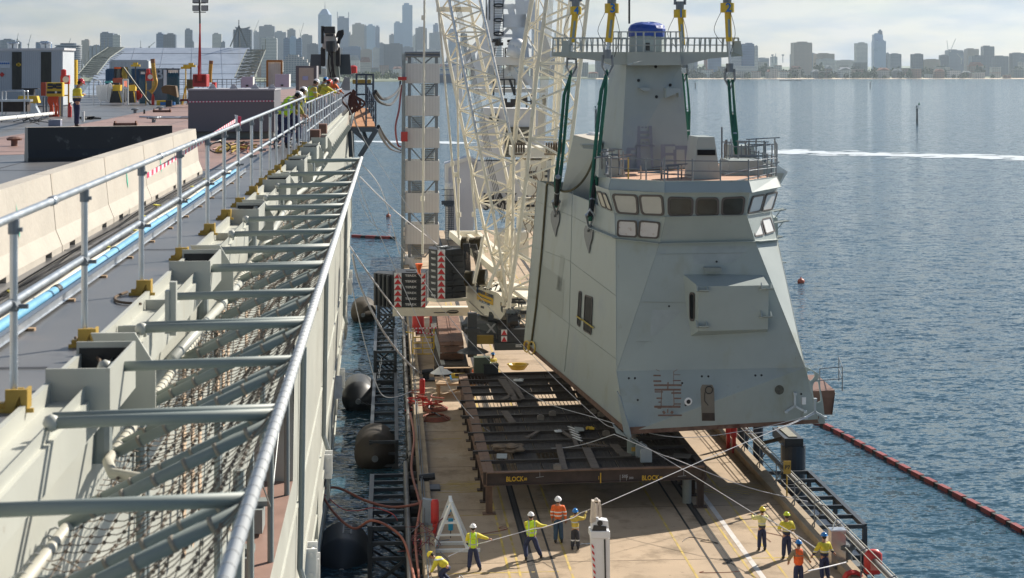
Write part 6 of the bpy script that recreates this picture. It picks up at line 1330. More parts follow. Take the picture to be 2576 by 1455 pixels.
# long hoses over the left edge
def hose(pts,r,m,lab,cat='hose',nm='hose',n=6):
    mb=MB(); mb.tube(spline([W(*p) for p in pts],8),r,n); return mb.thing(nm,[m],lab,cat,smooth=True)
hose([(802,1232,83),(850,1228,83),(920,1260,82),(985,1276,82),(1050,1268,82),(1053,1255,83),(1035,1180,88),(1042,1100,93),(1032,1040,100)],.065,orh,'thick terracotta hose bridging from ship side over the fender frame','hose')
hose([(806,1238,82),(840,1290,80),(890,1330,78),(935,1310,77),(985,1330,77),(1020,1370,76),(1045,1470,70)],.06,orh,'lower red hose sagging above the near fender','hose')
hose([(811,1240,82),(860,1280,81),(900,1285,81),(940,1278,81),(985,1292,80),(1000,1310,80)],.025,M('red line',(.45,.06,.06),.6),'thin red line between ship side and fender frame','hose')
hose([(1060,1260,80),(1052,1310,78),(1045,1360,76),(1055,1460,71)],.06,orh,'red hose hanging down inside the left kerb')
# ================================================================ LEFT EDGE: fender frames, pipe, tyres, floating fenders
ffm=M('frame dark',(.045,.052,.062),.4,var=.25,sc=1)
def fframe(x0,x1,y0,y1,zt,lab,n=6,dep=5.5,m=ffm):
    p=V((x0,y0,0)); root=T('fender_frame',lab,'fender frame',p,'black steel fender frames on the pier sides')
    mb=MB()
    for x in (x0,x1): mb.beam((x,y0,zt),(x,y1,zt),.22,.22)
    for k in range(n+1): y=y0+(y1-y0)*k/n; mb.beam((x0,y,zt),(x1,y,zt),.14,.18)
    mb.build('top_ladder',m,root)
    mb=MB(); 
    for x in (x0,x1):
        for y in (y0,(y0+y1)/2,y1): mb.beam((x,y,zt),(x,y,zt-dep),.2,.2,up=(0,1,0))
        for z in (zt-1.4,zt-2.8,zt-4.2): mb.beam((x,y0,z),(x,y1,z),.14,.14)
        mb.beam((x,y0,zt-1.4),(x,(y0+y1)/2,zt-4.2),.12,.12); mb.beam((x,y1,zt-1.4),(x,(y0+y1)/2,zt-4.2),.12,.12)
    for y in (y0,y1):
        for z in (zt-.7,zt-1.4,zt-2.8): mb.beam((x0,y,z),(x1,y,z),.14,.16)
        mb.beam((x0,y,zt-2.8),(x1,y,zt-1.4),.14,.14)
    for k in range(6): y=y0+(y1-y0)*k/6; mb.beam((x0,y,zt-1.4),(x1,y+1,zt-2.8),.1,.1); mb.beam((x1,y,zt-2.8),(x0,y+1,zt-4.2),.1,.1)
    mb.build('side_lattice',m,root); return root
def gx(x,y,z): p=G(x,y,z); return p.x
a=G(930,1330,3); b=G(1024,1330,3); c=G(935,1198,3); fframe(a.x,b.x,a.y,c.y,3.0,'nearest left hand black fender frame, crossed by terracotta hoses',7)
a=G(943,886,3); b=G(995,886,3); c=G(947,830,3); fframe(a.x,b.x,a.y,c.y,3.0,'middle left hand black fender frame behind the chained fender',5)
fframe(a.x,b.x,a.y-25,a.y-1.5,1.6,'low black lattice frame between the near and middle left frames',8,dep=3)
a=G(952,760,3.2);fframe(a.x,b.x-.1,152,168,4.2,'far left hand black frame beneath the counterweights',6,dep=7)
a=G(2030,1327,3); b=G(2178,1327,3); c=G(1963,1190,3); r_=fframe(a.x,b.x,a.y,c.y,3.0,'large black fender frame on the open water side, right of the railing',6)
mb=MB(); mb.bb(a.x+.3,b.x+.05,a.y-.02,c.y,-2,1.6); mb.build('fender_panel',M('panel black',(.016,.02,.028),.3,var=.3),r_)
# dolphin piles and ledge on the right
mb=MB(); p=G(1995,1258,0)
mb=MB(); mb.bar(W(1995,1360,93),W(1995,1118,93),.66,20); mb.mi=1; e=[W(1960,1078,96.5),W(2020,1108,92.5),W(1978,1108,92),W(1930,1078,96.5)]; mb.prism([W(1943,1075,99),W(1990,1075,99),W(2021,1104,92.5),W(1974,1104,92.5)],(0,0,-.5)); mb.mi=2; mb.prism([W(1955,1076,98.5),W(1978,1076,98.5),W(2006,1101,93),W(1984,1101,93)],(0,0,.05)); mb.thing('dolphin_pile',[M('pile blue black',(.018,.028,.045),.35,var=.2),blackp,M('worn timber cap',(.22,.21,.17),.8)],'thick black pile carrying a sloping capped beam, right of the pier','pile')
for x,lab in ((1907,'dark steel pile standing just right of the pier under the block'),(1868,'dark steel pile half hidden by the pier edge under the block')):
    mb=MB(); mb.bar(W(x,1210,100),W(x,1060,100),.33 if x<1900 else .30,16); mb.thing('steel_pile',[M('pile blue black',(.018,.028,.045))],lab,'pile','dark piles beside the pier')
mb=MB(); mb.beam(W(1915,1116,95),W(1972,1102,94),.1,.2); mb.thing('walkway_beam',[blackp],'thin black strut between the pier piles on the right','strut')
# pipes & tyres left
mb=MB(); mb.bar((.78,60,3.35),(.78,92.5,3.35),.12,10); mb.bar((1.05,94,3.3),(1.05,150,3.3),.12,10)
for y in range(60,150,5): mb.bar((.78 if y<93 else 1.05,y,3.3),(.78 if y<93 else 1.05,y+.15,3.3),.16,10); mb.beam((.7 if y<93 else 1,y,3.2),(1.5,y,3.0),.08,.08)
mb.thing('grey_pipe',[M('old grey pipe',(.17,.16,.15),.5,.2,var=.3,sc=1,dirt=((.40,.37,.33),.28,1))],'old grey pipe running along the left edge of the pier','pipe')
ty=T('tyre_fender','','',V((1.2,60,2.6)))
tag(ty,'black round rubber fender on the left pier wall','rubber fender','rubber fenders in a row along the left pier wall')
mb=MB(); mb.lathe((.85,60,2.75),[(.2,0),(.42,.03),(.48,.12),(.48,.5),(.42,.6)],14,axis=(1,0,0)); mb.build('rubber_roll',black,ty)
ORD='first second third fourth fifth sixth seventh eighth ninth tenth eleventh twelfth thirteenth fourteenth fifteenth sixteenth seventeenth eighteenth nineteenth twentieth'.split()+['twenty '+q for q in ('first','second','third','fourth','fifth','sixth')]
ty['label']='black round rubber fender nearest the camera on the left pier wall'
for k in range(1,26): dup(ty,loc=V((1.2,60+k*3.1,2.6)),label='black round rubber fender, %s from the camera along the left pier wall'%ORD[k])
mb=MB(); mb.bar((1.5,60,3.75),(1.5,150,3.75),.03,6); mb.bar((1.62,60,3.7),(1.62,150,3.7),.02,6)
for y in range(60,150,6): mb.bar((1.5,y,3.6),(1.5,y,4.6),.03,6)
mb.thing('kerb_conduit',[galvd],'pair of thin conduits with short posts on the left kerb','conduit')
fen=[(862,86.5,1.32,'nearest dark blue grey floating fender, bottom left, with pale ladder mark'),(944,107,1.27,'brownish black floating fender, second from the camera'),(902.5,125,1.2,'chained dark grey floating fender, third from the camera'),(914,168,1.2,'farthest brown black floating fender beside the ship')]
fmats=[M('fender slate',(.045,.058,.075),.5,var=.1,sc=.6),M('fender brown',(.040,.031,.023),.7,var=.35,sc=.8,dirt=((.14,.08,.05),.2,1)),M('fender grey',(.04,.045,.052),.5,var=.15,sc=.7),M('fender old',(.045,.034,.02),.7,var=.35,sc=.8)]
for i,(x,t,r,lab) in enumerate(fen):
    c=W(x,HY,t); c.z=(-.15 if i==0 else .75); root=T('floating_fender',lab,'floating fender',V((c.x,c.y,0)),'big floating fenders between ship and pier')
    mb=MB(); mb.lathe(c-V((0,.9,0)),[(.16,-1.25),(.3,-1.15),(r*.75,-.5),(r*.97,-.1),(r,.2),(r,3.2),(r*.9,3.7),(r*.5,4.3),(.15,4.5)],28,axis=(0,1,0)); mb.build('fender_body',fmats[i],root,smooth=True)
    mb=MB(); mb.lathe(c-V((0,2.2,0)),[(.2,0),(.2,.15)],10,axis=(0,1,0))
    if i==2:
        mb.build('end_fitting',galvd,root); mb=MB()
        def chain(a,b,n):
            for k in range(n): p=a.lerp(b,k/n); q=a.lerp(b,(k+.95)/n); d=(q-p); s=V((0,0,.06)) if k%2 else d.cross(V((0,0,1))).normalized()*.06; mb.tube([p+s,q+s,q-s,p-s],.022,4,closed=True)
        e=c-V((0,2.3,0)); chain(e,e+V((.9,.5,-.3)),5); chain(e+V((.9,.5,-.3)),e+V((1.25,1,-.2)),4); chain(e,V((c.x+1.5,c.y,1.6)),9); chain(V((c.x+1.4,c.y+.5,1.9)),V((c.x+1.6,c.y+3,2.9)),6)
    if i==0:
        for k in range(5): mb.box((c.x+.2,c.y+.2+k*.35,c.z+r+.005),(.35,.08,.02))
        mb.box((c.x+.02,c.y+.9,c.z+r),(.06,1.7,.02)); mb.box((c.x+.4,c.y+.9,c.z+r-.03),(.06,1.7,.02))
    mb.build('chain' if i==2 else 'end_fitting',galvd if i else M('pale mark',(.5,.5,.5)),root)
# floating oil boom
def oboom(pts,lab,seg,r):
    P_=spline([G(x,y,0) for x,y in pts],14); root=T('oil_boom',lab,'floating boom',P_[0]); P_[0]
    L_=[0]
    for i in range(1,len(P_)): L_.append(L_[-1]+(P_[i]-P_[i-1]).length)
    def at(s):
        for i in range(1,len(P_)):
            if s<=L_[i]: return P_[i-1].lerp(P_[i],(s-L_[i-1])/(L_[i]-L_[i-1]))
        return P_[-1]
    s=0
    while s<L_[-1]-seg:
        a,b=at(s),at(s+seg*.66); mb=MB(); mb.beam(a+V((0,0,.12)),b+V((0,0,.12)),r*2,r*1.7); mb.build('float_segment',red2,root)
        a2,b2=at(s+seg*.64),at(s+seg*1.02); mb=MB(); mb.beam(a2+V((0,0,.06)),b2+V((0,0,.06)),r*1.5,r*1.9); mb.build('black_joint',black,root); s+=seg
red2=M('boom red',(.27,.04,.032),.45,var=.15,sc=2)
oboom([(2050,1062),(2130,1103),(2299,1195),(2430,1262),(2600,1356)],'red and black floating oil boom curving across the water at lower right',1.75,.155)
oboom([(886,597),(950,600),(1012,602)],'red and black floating oil boom crossing the water between ship and stair tower',2.3,.28)
# hawser and tag lines
def line(pts,r,lab,nm='rope',m=rope,cat='rope',sp=True):
    P_=[W(*p) for p in pts]; mb=MB(); mb.tube(spline(P_,8) if sp else P_,r,6); return mb.thing(nm,[m],lab,cat)
line([(886,640,100),(905,716,103),(950,811,107),(994,876,112),(1035,922,117),(1068,948,121)],.07,'thick white hawser from ship side down to the left pier bollard')
line([(880,620,100),(935,700,108),(1010,800,118),(1025,820,124)],.05,'second hawser from ship side passing behind the counterweights')
line([(860,232,92),(905,330,93),(960,420,94),(1100,620,95),(1330,885,96),(1500,1050,90),(1560,1085,86),(1700,1170,81),(1905,1297,76)],.015,'white tag line from ship deck down past the block to the yellow helmeted man')
line([(905,500,90),(935,560,92),(1000,610,94),(1060,700,98),(1165,840,99),(1330,990,97),(1500,1052,88),(1699,1100,84.5),(1900,1079,85.5),(2048,1042,85.8)],.015,'white line sagging under the block corner and across its foot')
line([(885,330,90),(905,470,91),(1005,700,95),(1085,880,96),(1140,990,96),(1210,1070,94),(1290,1112,90),(1380,1128,88),(1460,1120,86.5),(1545,1093,84.2)],.02,'white rope hanging in a deep curve to the lower left corner of the block')
line([(1545,1093,84.2),(1660,1142,81),(1699,1156,80.5),(1881,1226,83),(2032,1262,84)],.017,'slack white rope from the block corner to the right railing')
line([(905,445,90),(960,500,100),(1010,545,130),(1100,615,150)],.035,'thin mooring line angling down from the ship towards the stair tower') 
line([(895,400,110),(960,480,130),(1005,640,150)],.03,'thin light line from ship side to the foot of the stair tower')
line([(880,690,95),(900,790,98),(925,890,101),(955,985,102),(990,1000,102),(1035,985,103)],.03,'thin white line sagging in front of the middle fender frame')
main=[(2050,1040,85.6),(1765,1160,80),(1515,1270,75.5),(1462,1290,76)]
mb=MB(); mb.tube([W(*p) for p in main]+[W(1444,1302,75.7),W(1365,1328,74.5),W(1340,1331,74.3),W(1222,1364,73.2),W(1190,1372,73),W(1128,1400,71.8)],.016,6); mb.thing('rope',[rope],'white tag line held by the men, rising to the block right corner','rope')
line([(2048,1042,85.6),(1980,1072,84),(1940,1085,84),(1880,1092,84)],.02,'short thin line under the right corner of the block')
line([(1917,1298,75.8),(2000,1345,73),(2060,1385,71.5)],.02,'thin white rope between the yellow helmeted man and the right kerb')
line([(2033,1437,68.5),(2075,1428,69.5),(2108,1420,71),(2128,1415,72)],.028,'white rope from the orange vested man to the bollard')
# blue gangway platform by the ship
gp=T('gangway_platform','dark blue steel access platform with rusty floor, bracketed to the far ship side','platform',W(920,318,96)); 
fl_=[W(885,318,96),W(945,318,96),W(925,272,112),W(897,272,112)]
mb=MB(); mb.prism(fl_,(0,0,-.08)); mb.build('floor',M('rusty floor',(.42,.20,.09),.8,var=.3,sc=2),gp)
mb=MB(); 
for a,b in ((0,1),(1,2),(3,0),(2,3)): mb.beam(fl_[a]-V((0,0,.18)),fl_[b]-V((0,0,.18)),.14,.26)
q0=W(886,325,96);q1=W(948,325,96);q2=W(905,395,96)
mb.beam(q0,W(925,358,96),.22,.22); mb.beam(q1,q2,.26,.26); mb.beam(W(912,325,97),W(925,358,97),.18,.18); mb.beam(W(882,325,96.5),W(885,395,96.5),.3,.3); mb.build('bracket',blues,gp)
mb=MB()
for p in (fl_[1],fl_[1].lerp(fl_[2],.25),fl_[1].lerp(fl_[2],.5),fl_[1].lerp(fl_[2],.75),fl_[2],fl_[0].lerp(fl_[1],.6)): mb.bar(p,p+V((0,0,1.35)),.05,6)
for h in (.45,.9,1.35): mb.bar(fl_[1]+V((0,0,h)),fl_[2]+V((0,0,h)),.035,6); mb.bar(fl_[0].lerp(fl_[1],.6)+V((0,0,h)),fl_[1]+V((0,0,h)),.035,6)
for x in (897,921,939): mb.bar(W(x,270,113),W(x,186,113),.07,6)
for y in (188,212,238,262): mb.bar(W(897,y,113),W(940,y,113),.06,6)
mb.build('platform_rail',blues,gp)
mb=MB(); mb.box(W(910,206,114),(1.2,.05,.28)); mb.build('notice_board',mustard,gp)
# ================================================================ PEOPLE
def skin(pts,edges,root=0,sub=1):
    me=bpy.data.meshes.new('s'); me.from_pydata([p[0] for p in pts],edges,[]); o=bpy.data.objects.new('s',me); COL.objects.link(o)
    m=o.modifiers.new('k','SKIN'); m.use_smooth_shade=True
    for i,p in enumerate(pts):
        r=p[1]; me.skin_vertices[0].data[i].radius=(r,r) if not isinstance(r,tuple) else r; me.skin_vertices[0].data[i].use_root=(i==root)
    s=o.modifiers.new('u','SUBSURF'); s.levels=sub; s.render_levels=sub
    dg=bpy.context.evaluated_depsgraph_get(); ev=o.evaluated_get(dg); em=ev.to_mesh(); vs=[tuple(v.co) for v in em.vertices]; fs=[list(p.vertices) for p in em.polygons]; ev.to_mesh_clear()
    COL.objects.unlink(o); bpy.data.objects.remove(o); bpy.data.meshes.remove(me); return vs,fs
def zmat(name,base,bands,rough=.75,vx=None):
    if name in MATS: return MATS[name]
    m=bpy.data.materials.new(name); m.use_nodes=True; nt=m.node_tree; b=nt.nodes['Principled BSDF']; L=nt.links.new; b.inputs['Roughness'].default_value=rough
    tc=N(nt,'ShaderNodeTexCoord'); sp=N(nt,'ShaderNodeSeparateXYZ'); L(tc.outputs['Object'],sp.inputs[0])
    n=N(nt,'ShaderNodeTexNoise'); n.inputs['Scale'].default_value=9; L(tc.outputs['Object'],n.inputs[0]); r=N(nt,'ShaderNodeValToRGB'); r.color_ramp.elements[0].position=.3; r.color_ramp.elements[1].position=.7
    r.color_ramp.elements[0].color=tuple(c*.82 for c in base)+(1,); r.color_ramp.elements[1].color=tuple(min(1,c*1.12) for c in base)+(1,); L(n.outputs[0],r.inputs[0]); co=r.outputs[0]
    def rng(out,a,b_):
        g=N(nt,'ShaderNodeMath',operation='GREATER_THAN'); g.inputs[1].default_value=a; L(out,g.inputs[0]); l=N(nt,'ShaderNodeMath',operation='LESS_THAN'); l.inputs[1].default_value=b_; L(out,l.inputs[0]); x=N(nt,'ShaderNodeMath',operation='MULTIPLY'); L(g.outputs[0],x.inputs[0]); L(l.outputs[0],x.inputs[1]); return x.outputs[0]
    for z0,z1,c in bands:
        mx=N(nt,'ShaderNodeMixRGB'); mx.inputs[2].default_value=tuple(c)+(1,); L(rng(sp.outputs[2],z0,z1),mx.inputs[0]); L(co,mx.inputs[1]); co=mx.outputs[0]
    if vx:
        ab=N(nt,'ShaderNodeMath',operation='ABSOLUTE'); L(sp.outputs[0],ab.inputs[0]); mx=N(nt,'ShaderNodeMixRGB'); mx.inputs[2].default_value=(.42,.46,.44,1); L(rng(ab.outputs[0],vx[0],vx[1]),mx.inputs[0]); L(co,mx.inputs[1]); co=mx.outputs[0]
    bn=N(nt,'ShaderNodeBump'); bn.inputs['Strength'].default_value=.8; bn.inputs['Distance'].default_value=.03; L(n.outputs[0],bn.inputs['Height']); L(bn.outputs[0],b.inputs['Normal']); L(co,b.inputs['Base Color']); MATS[name]=m; return m
SIL=(.60,.63,.62); NV=(.02,.028,.07)
SH={'two':zmat('two tone shirt',(.72,.62,.05),[(.7,1.10,NV),(1.12,1.17,SIL)]),'twolite':zmat('pale two tone shirt',(.78,.74,.30),[(.7,1.08,(.05,.055,.07)),(1.13,1.19,SIL)]),
 'mus':zmat('mustard shirt',(.60,.45,.07),[(.98,1.03,SIL),(1.22,1.27,SIL)]),'org':zmat('orange shirt',(.85,.16,.03),[(1.06,1.11,(.8,.8,.8)),(1.20,1.25,(.8,.8,.8))]),'olive':zmat('olive shirt',(.38,.33,.05),[]),'yel':zmat('yellow shirt',(.68,.60,.05),[(1.0,1.05,SIL)]),'khaki':zmat('khaki shirt',(.25,.20,.13),[]),'orgs':zmat('orange silver shirt',(.9,.17,.03),[(1.16,1.21,(.8,.8,.8))])}
VE={'lime':zmat('lime vest',(.58,.85,.03),[(1.05,1.10,(.42,.46,.44)),(.86,.90,(.42,.46,.44))],vx=(.095,.135)),'orv':zmat('orange vest',(.85,.13,.02),[])}
TR={'navy':zmat('navy trousers',(.020,.030,.085),[]),'jeans':zmat('blue jeans',(.045,.085,.14),[]),'dark':zmat('dark overalls',(.035,.038,.05),[(.40,.46,(.72,.72,.74))])}
HM={k:M(k+' helmet',c,.25,var=.03) for k,c in {'white':(.82,.82,.84),'blue':(.02,.20,.55),'yellow':(.80,.62,.03),'lime':(.70,.80,.05),'red':(.50,.03,.05),'coral':(.80,.10,.08)}.items()}
sk=M('skin',(.42,.22,.14),.55,var=.06,sc=8); boot=M('boot',(.03,.025,.022),.6); hair=M('hair',(.03,.02,.015),.8); glove=M('glove',(.45,.36,.15),.8)
def person(lab,foot,yaw,h=1.78,lean=0,twist=0,aL=((-.08,.02,-.27),(-.10,.10,-.52)),aR=((.08,.02,-.27),(.10,.10,-.52)),legs=None,hel='white',shirt='two',vest=None,tro='navy',head=0,crouch=0,grp='dock workers',gl=False,side=0):
    k=h/1.78*1.06; root=T('person',lab,'person',foot,grp); root.rotation_euler[2]=yaw; root.scale=(k,k,k); ORG[root]=V((0,0,0))
    hz=.93-crouch
    legs=legs or (((-.10,.03,.50),(-.13,0,.09)),((.10,.03,.50),(.13,0,.09)))
    sl,cl_=math.sin(lean),math.cos(lean); ss=math.sin(side)
    def sp(d,x=0,y=0): # point along spine
        return V((x+ss*d,d*sl+y*cl_,hz+d*cl_-y*sl))
    pel=V((0,0,hz)); waist=sp(.16); ch=sp(.36); uc=sp(.48); nk=sp(.56); 
    hd=nk+V((0,math.sin(lean*.8+head)*.16,math.cos(lean*.8+head)*.16)); sL=sp(.47,-.185); sR=sp(.47,.185)
    eL=sL+V(aL[0]);wL=sL+V(aL[1]); eR=sR+V(aR[0]); wR=sR+V(aR[1])
    hL=V((-.09,0,hz-.04)); hR=V((.09,0,hz-.04)); kL=V(legs[0][0]);kR=V(legs[1][0]);nL=V(legs[0][1]);nR=V(legs[1][1])
    # body
    B=[(pel,.12),(waist,.11),(ch,.13),(uc,.11),(nk,.058),(hd,.085),(sL,.062),(eL,.042),(wL,.03),(sR,.062),(eR,.042),(wR,.03),(hL,.085),(kL,.058),(nL,.042),(hR,.085),(kR,.058),(nR,.042)]
    E=[(0,1),(1,2),(2,3),(3,4),(4,5),(3,6),(6,7),(7,8),(3,9),(9,10),(10,11),(0,12),(12,13),(13,14),(0,15),(15,16),(16,17)]
    vs,fs=skin(B,E); mb=MB(); mb.add(vs,fs)
    fd=V((0,math.cos(lean*.8+head),-math.sin(lean*.8+head))); ud=V((0,math.sin(lean*.8+head),math.cos(lean*.8+head)))
    mb.ball(hd+ud*.045,.094,12,(.86,1,1.15)); mb.bar(hd+fd*.085,hd+fd*.115-ud*.025,.012,5,r2=.017); mb.ball(hd+V((-.085,0,.01)),.022,6,(.5,1,1.4)); mb.ball(hd+V((.085,0,.01)),.022,6,(.5,1,1.4)); mb.mi=1
    for s in (-1,1): mb.ball(hd+fd*.088+V((s*.032,0,0))+ud*.02,.011,6)
    mb.bar(hd+fd*.09-ud*.055+V((-.022,0,0)),hd+fd*.09-ud*.055+V((.022,0,0)),.005,4); mb.mi=2 if gl else 0
    for w_,e in ((wL,eL),(wR,eR)):
        d=(w_-e).normalized(); s=d.cross(V((0,0,1))); s=s.normalized() if s.length>.1 else V((1,0,0)); n_=s.cross(d)
        mb.bar(w_-d*.01,w_+d*.085,.036,8,r2=.040); 
        for q,l in ((-.027,.062),(-.009,.074),(.009,.070),(.027,.055)): a=w_+d*.08+s*q; b=a+d*l*.55-n_*.006; mb.bar(a,b,.0095,5); mb.bar(b,b+d*l*.3-n_*l*.45,.0085,5,r2=.007)
        a=w_+d*.03+s*.034; mb.bar(a,a+s*.025+d*.03,.011,5); mb.bar(a+s*.025+d*.03,a+s*.025+d*.06-n_*.015,.0095,5)
    o=mb.build('body',[sk,boot,glove],root,smooth=True)
    mb=MB(); mb.ball(hd+ud*.03-fd*.03,.096,10,(.88,.95,.95)); mb.build('hair',hair,root,smooth=True)
    B=[(pel+V((0,0,-.02)),.185),(waist,.175),(ch,.20),(uc,.155),(nk-(nk-uc)*.35,.08),(sL,.105),(eL,.078),(wL-(wL-eL)*.12,.055),(sR,.105),(eR,.078),(wR-(wR-eR)*.12,.055)]
    vs,fs=skin(B,[(0,1),(1,2),(2,3),(3,4),(3,5),(5,6),(6,7),(3,8),(8,9),(9,10)]); mb=MB(); mb.add(vs,fs); mb.build('shirt',SH[shirt],root,smooth=True)
    B=[(pel+V((0,0,.05)),.17),(pel-V((0,0,.04)),.185),(hL,.125),(kL,.10),(nL+V((0,0,.02)),.085),(hR,.125),(kR,.10),(nR+V((0,0,.02)),.085)]
    vs,fs=skin(B,[(0,1),(1,2),(2,3),(3,4),(1,5),(5,6),(6,7)]); mb=MB(); mb.add(vs,fs); mb.build('trousers',TR[tro],root,smooth=True)
    if vest:
        vs,fs=skin([(pel+V((0,0,-.06)),.215),(waist,.20),(ch,.225),(uc,.178),(sL.lerp(uc,.35),.125),(sR.lerp(uc,.35),.125)],[(0,1),(1,2),(2,3),(3,4),(3,5)]); mb=MB(); mb.add(vs,fs); mb.build('vest',VE[vest],root,smooth=True)
    for n_,kk in ((nL,kL),(nR,kR)):
        mb=MB(); mb.bar(n_+V((0,0,-.02)),n_+V((0,0,.06)),.055,8); mb.ball(n_+V((0,.06,-.045)),.06,8,(.85,2.0,.75)); mb.build('boot',boot,root,smooth=True)
    q=ud.to_track_quat('Z','Y'); mb=MB(); c=hd+ud*.075
    mb.lathe(c,[(.142,0),(.145,.008),(.122,.014),(.118,.04),(.100,.085),(.065,.112),(.01,.122)],16,axis=ud,sy=1.12); mb.prism([c+fd*.12+V((-.08,0,0)),c+fd*.19+V((-.045,0,0)),c+fd*.19+V((.045,0,0)),c+fd*.12+V((.08,0,0))],ud*.012); mb.bar(c+ud*.12-fd*.07,c+ud*.13+fd*.05,.012,6); mb.build('helmet',HM[hel],root,smooth=True)
    return root
down=((-.05,.02,-.27),(-.07,.08,-.50)),((.05,.02,-.27),(.07,.08,-.50))
def PG(x,y): return G(x,y,PZ)
stride=(((-.14,.10,.50),(-.26,-.08,.09)),((.16,.12,.52),(.30,.02,.09)))
person('lime vest worker in white helmet near the A frame, pulling the white rope',PG(1190,1437),.0,1.80,lean=-.03,aR=((.22,.10,-.12),(.46,.16,-.20)),aL=((-.06,.06,-.27),(.05,.22,-.45)),legs=(((-.12,.06,.50),(-.16,-.05,.09)),((.15,.08,.50),(.28,-.02,.09))),hel='white',shirt='two',vest='lime')
person('lime vest worker in white helmet, wide stance astride the left crane rail',PG(1337,1408),0,1.86,lean=-.05,side=-.05,aR=((.24,.08,-.13),(.50,.10,-.14)),aL=((.05,.16,-.25),(.30,.24,-.25)),legs=(((-.22,.16,.52),(-.22,-.15,.09)),((.20,.06,.50),(.38,.10,.09))),hel='white',shirt='two',vest='lime',gl=True)
person('worker in orange shirt, jeans and white helmet looking up at the hanging block',PG(1404,1366),-.15,1.90,head=-.35,aR=((.09,.02,-.28),(.10,.10,-.53)),aL=((-.06,.0,-.27),(-.05,.12,-.5)),legs=(((-.09,.0,.5),(-.10,-.1,.09)),((.10,.05,.5),(.14,0,.09))),hel='white',shirt='org',tro='jeans')
person('worker in mustard shirt and blue helmet reaching up to the rope behind the jib',PG(1447,1384),-.15,1.66,head=-.2,aR=((.20,.14,-.05),(.26,.30,.14)),aL=((.0,.20,-.10),(.22,.32,.10)),hel='blue',shirt='mus',tro='dark',gl=True)
person('worker in pale yellow shirt and yellow helmet gripping the tag line on the right',PG(1917,1386),.1,1.75,aL=((-.18,.14,-.08),(-.14,.30,.06)),aR=((.0,.18,-.16),(-.16,.30,-.02)),head=-.15,hel='yellow',shirt='twolite')
person('worker in two tone shirt and lime helmet standing right of the yellow helmeted one',PG(1979,1407),.1,1.84,aL=((-.12,.06,-.25),(-.02,.22,-.32)),aR=((.14,.04,-.25),(.08,.2,-.36)),hel='lime',shirt='two')
person('worker in orange vest and blue helmet at the bottom edge, seen from behind, holding rope',PG(2009,1482),.0,1.80,aL=((-.16,.02,-.24),(-.16,.16,-.42)),aR=((.16,.04,-.24),(.26,.16,-.38)),hel='blue',shirt='khaki',vest='orv')
person('worker in yellow navy shirt and blue helmet beside the steel cabinet',PG(2074,1462),.25,1.80,lean=.05,aL=((-.16,.04,-.24),(-.26,.12,-.44)),aR=((.14,.08,-.24),(.30,.12,-.40)),hel='blue',shirt='two',legs=(((-.10,.06,.5),(-.12,-.06,.09)),((.12,.05,.5),(.16,0,.09))))
person('crouching worker in yellow shirt and yellow helmet bending low at the bottom left kerb',PG(1126,1473),1.35,1.78,lean=1.05,head=.1,crouch=.2,aL=((-.04,.10,-.26),(-.02,.22,-.46)),aR=((.04,.10,-.26),(.02,.22,-.46)),legs=(((-.14,.30,.46),(-.14,.0,.09)),((.14,.22,.42),(.14,-.1,.09))),hel='yellow',shirt='yel')
def behind(x,y,t): p=W(x,y,t); return V((p.x,p.y,p.z-1.83))
person('small figure in yellow vest and yellow helmet behind the far end of the platform',behind(1228,901,115.5),.6,1.75,hel='yellow',shirt='yel',vest='lime',head=.3,grp='distant workers behind the platform')
person('small figure in navy and yellow with blue helmet behind the far end of the platform',behind(1240,893,116.5),.5,1.82,hel='blue',shirt='mus',grp='distant workers behind the platform')
person('small figure in white helmet and orange shirt stooping beside the tool chests',behind(1190,917,114),-.8,1.72,lean=.5,hel='white',shirt='org',grp='distant workers behind the platform')
# on the ship deck
person('lone worker on the ship deck in red helmet looking at his phone',G(193,322,DZ),-1.15,1.80,lean=.05,head=.55,aL=((-.04,.04,-.28),(.10,.20,-.20)),aR=((.04,.04,-.28),(-.10,.20,-.20)),legs=(((-.08,.02,.5),(-.09,0,.09)),((.08,.0,.5),(.10,-.02,.09))),hel='red',shirt='two',grp='workers on the ship deck')
lb=(((-.12,.10,.48),(-.14,-.12,.09)),((.12,.14,.50),(.14,.08,.09)))
def dk_(x,t): p=W(x,HY,t); return V((p.x,p.y,DZ))
person('lime vest worker in white helmet leaning far over the railing, nearest of the watchers',dk_(708,51.5),-.9,1.78,lean=.75,head=.5,aL=((.02,.20,-.22),(.10,.34,-.34)),aR=((-.02,.20,-.22),(-.06,.34,-.34)),legs=lb,hel='white',shirt='olive',vest='lime',grp='workers on the ship deck')
person('lime vest worker in white helmet crouching over the rail just behind the nearest watcher',dk_(712,57),-1.0,1.80,lean=.9,head=.5,aL=((.02,.22,-.16),(.10,.36,-.30)),aR=((-.02,.2,-.2),(-.06,.34,-.34)),legs=lb,hel='white',shirt='yel',vest='lime',grp='workers on the ship deck')
person('worker in white helmet mostly hidden beside the nearest watcher at the rail',dk_(737,54.5),-.8,1.74,lean=.45,head=.5,aL=((.02,.22,-.16),(.10,.36,-.30)),legs=lb,hel='white',shirt='two',vest='lime',grp='workers on the ship deck')
person('worker in lime vest over mustard sleeves, white helmet, left of the group',dk_(778,74),-1.1,1.80,lean=.3,head=.45,aL=((.02,.20,-.2),(.08,.38,-.26)),legs=lb,hel='white',shirt='mus',vest='lime',grp='workers on the ship deck')
person('worker in yellow shirt and coral red helmet in the leaning group',dk_(809,80),-1.0,1.78,lean=.45,head=.4,aR=((.0,.24,-.14),(.05,.44,-.2)),aL=((.02,.20,-.2),(.08,.38,-.26)),legs=lb,hel='coral',shirt='yel',grp='workers on the ship deck')
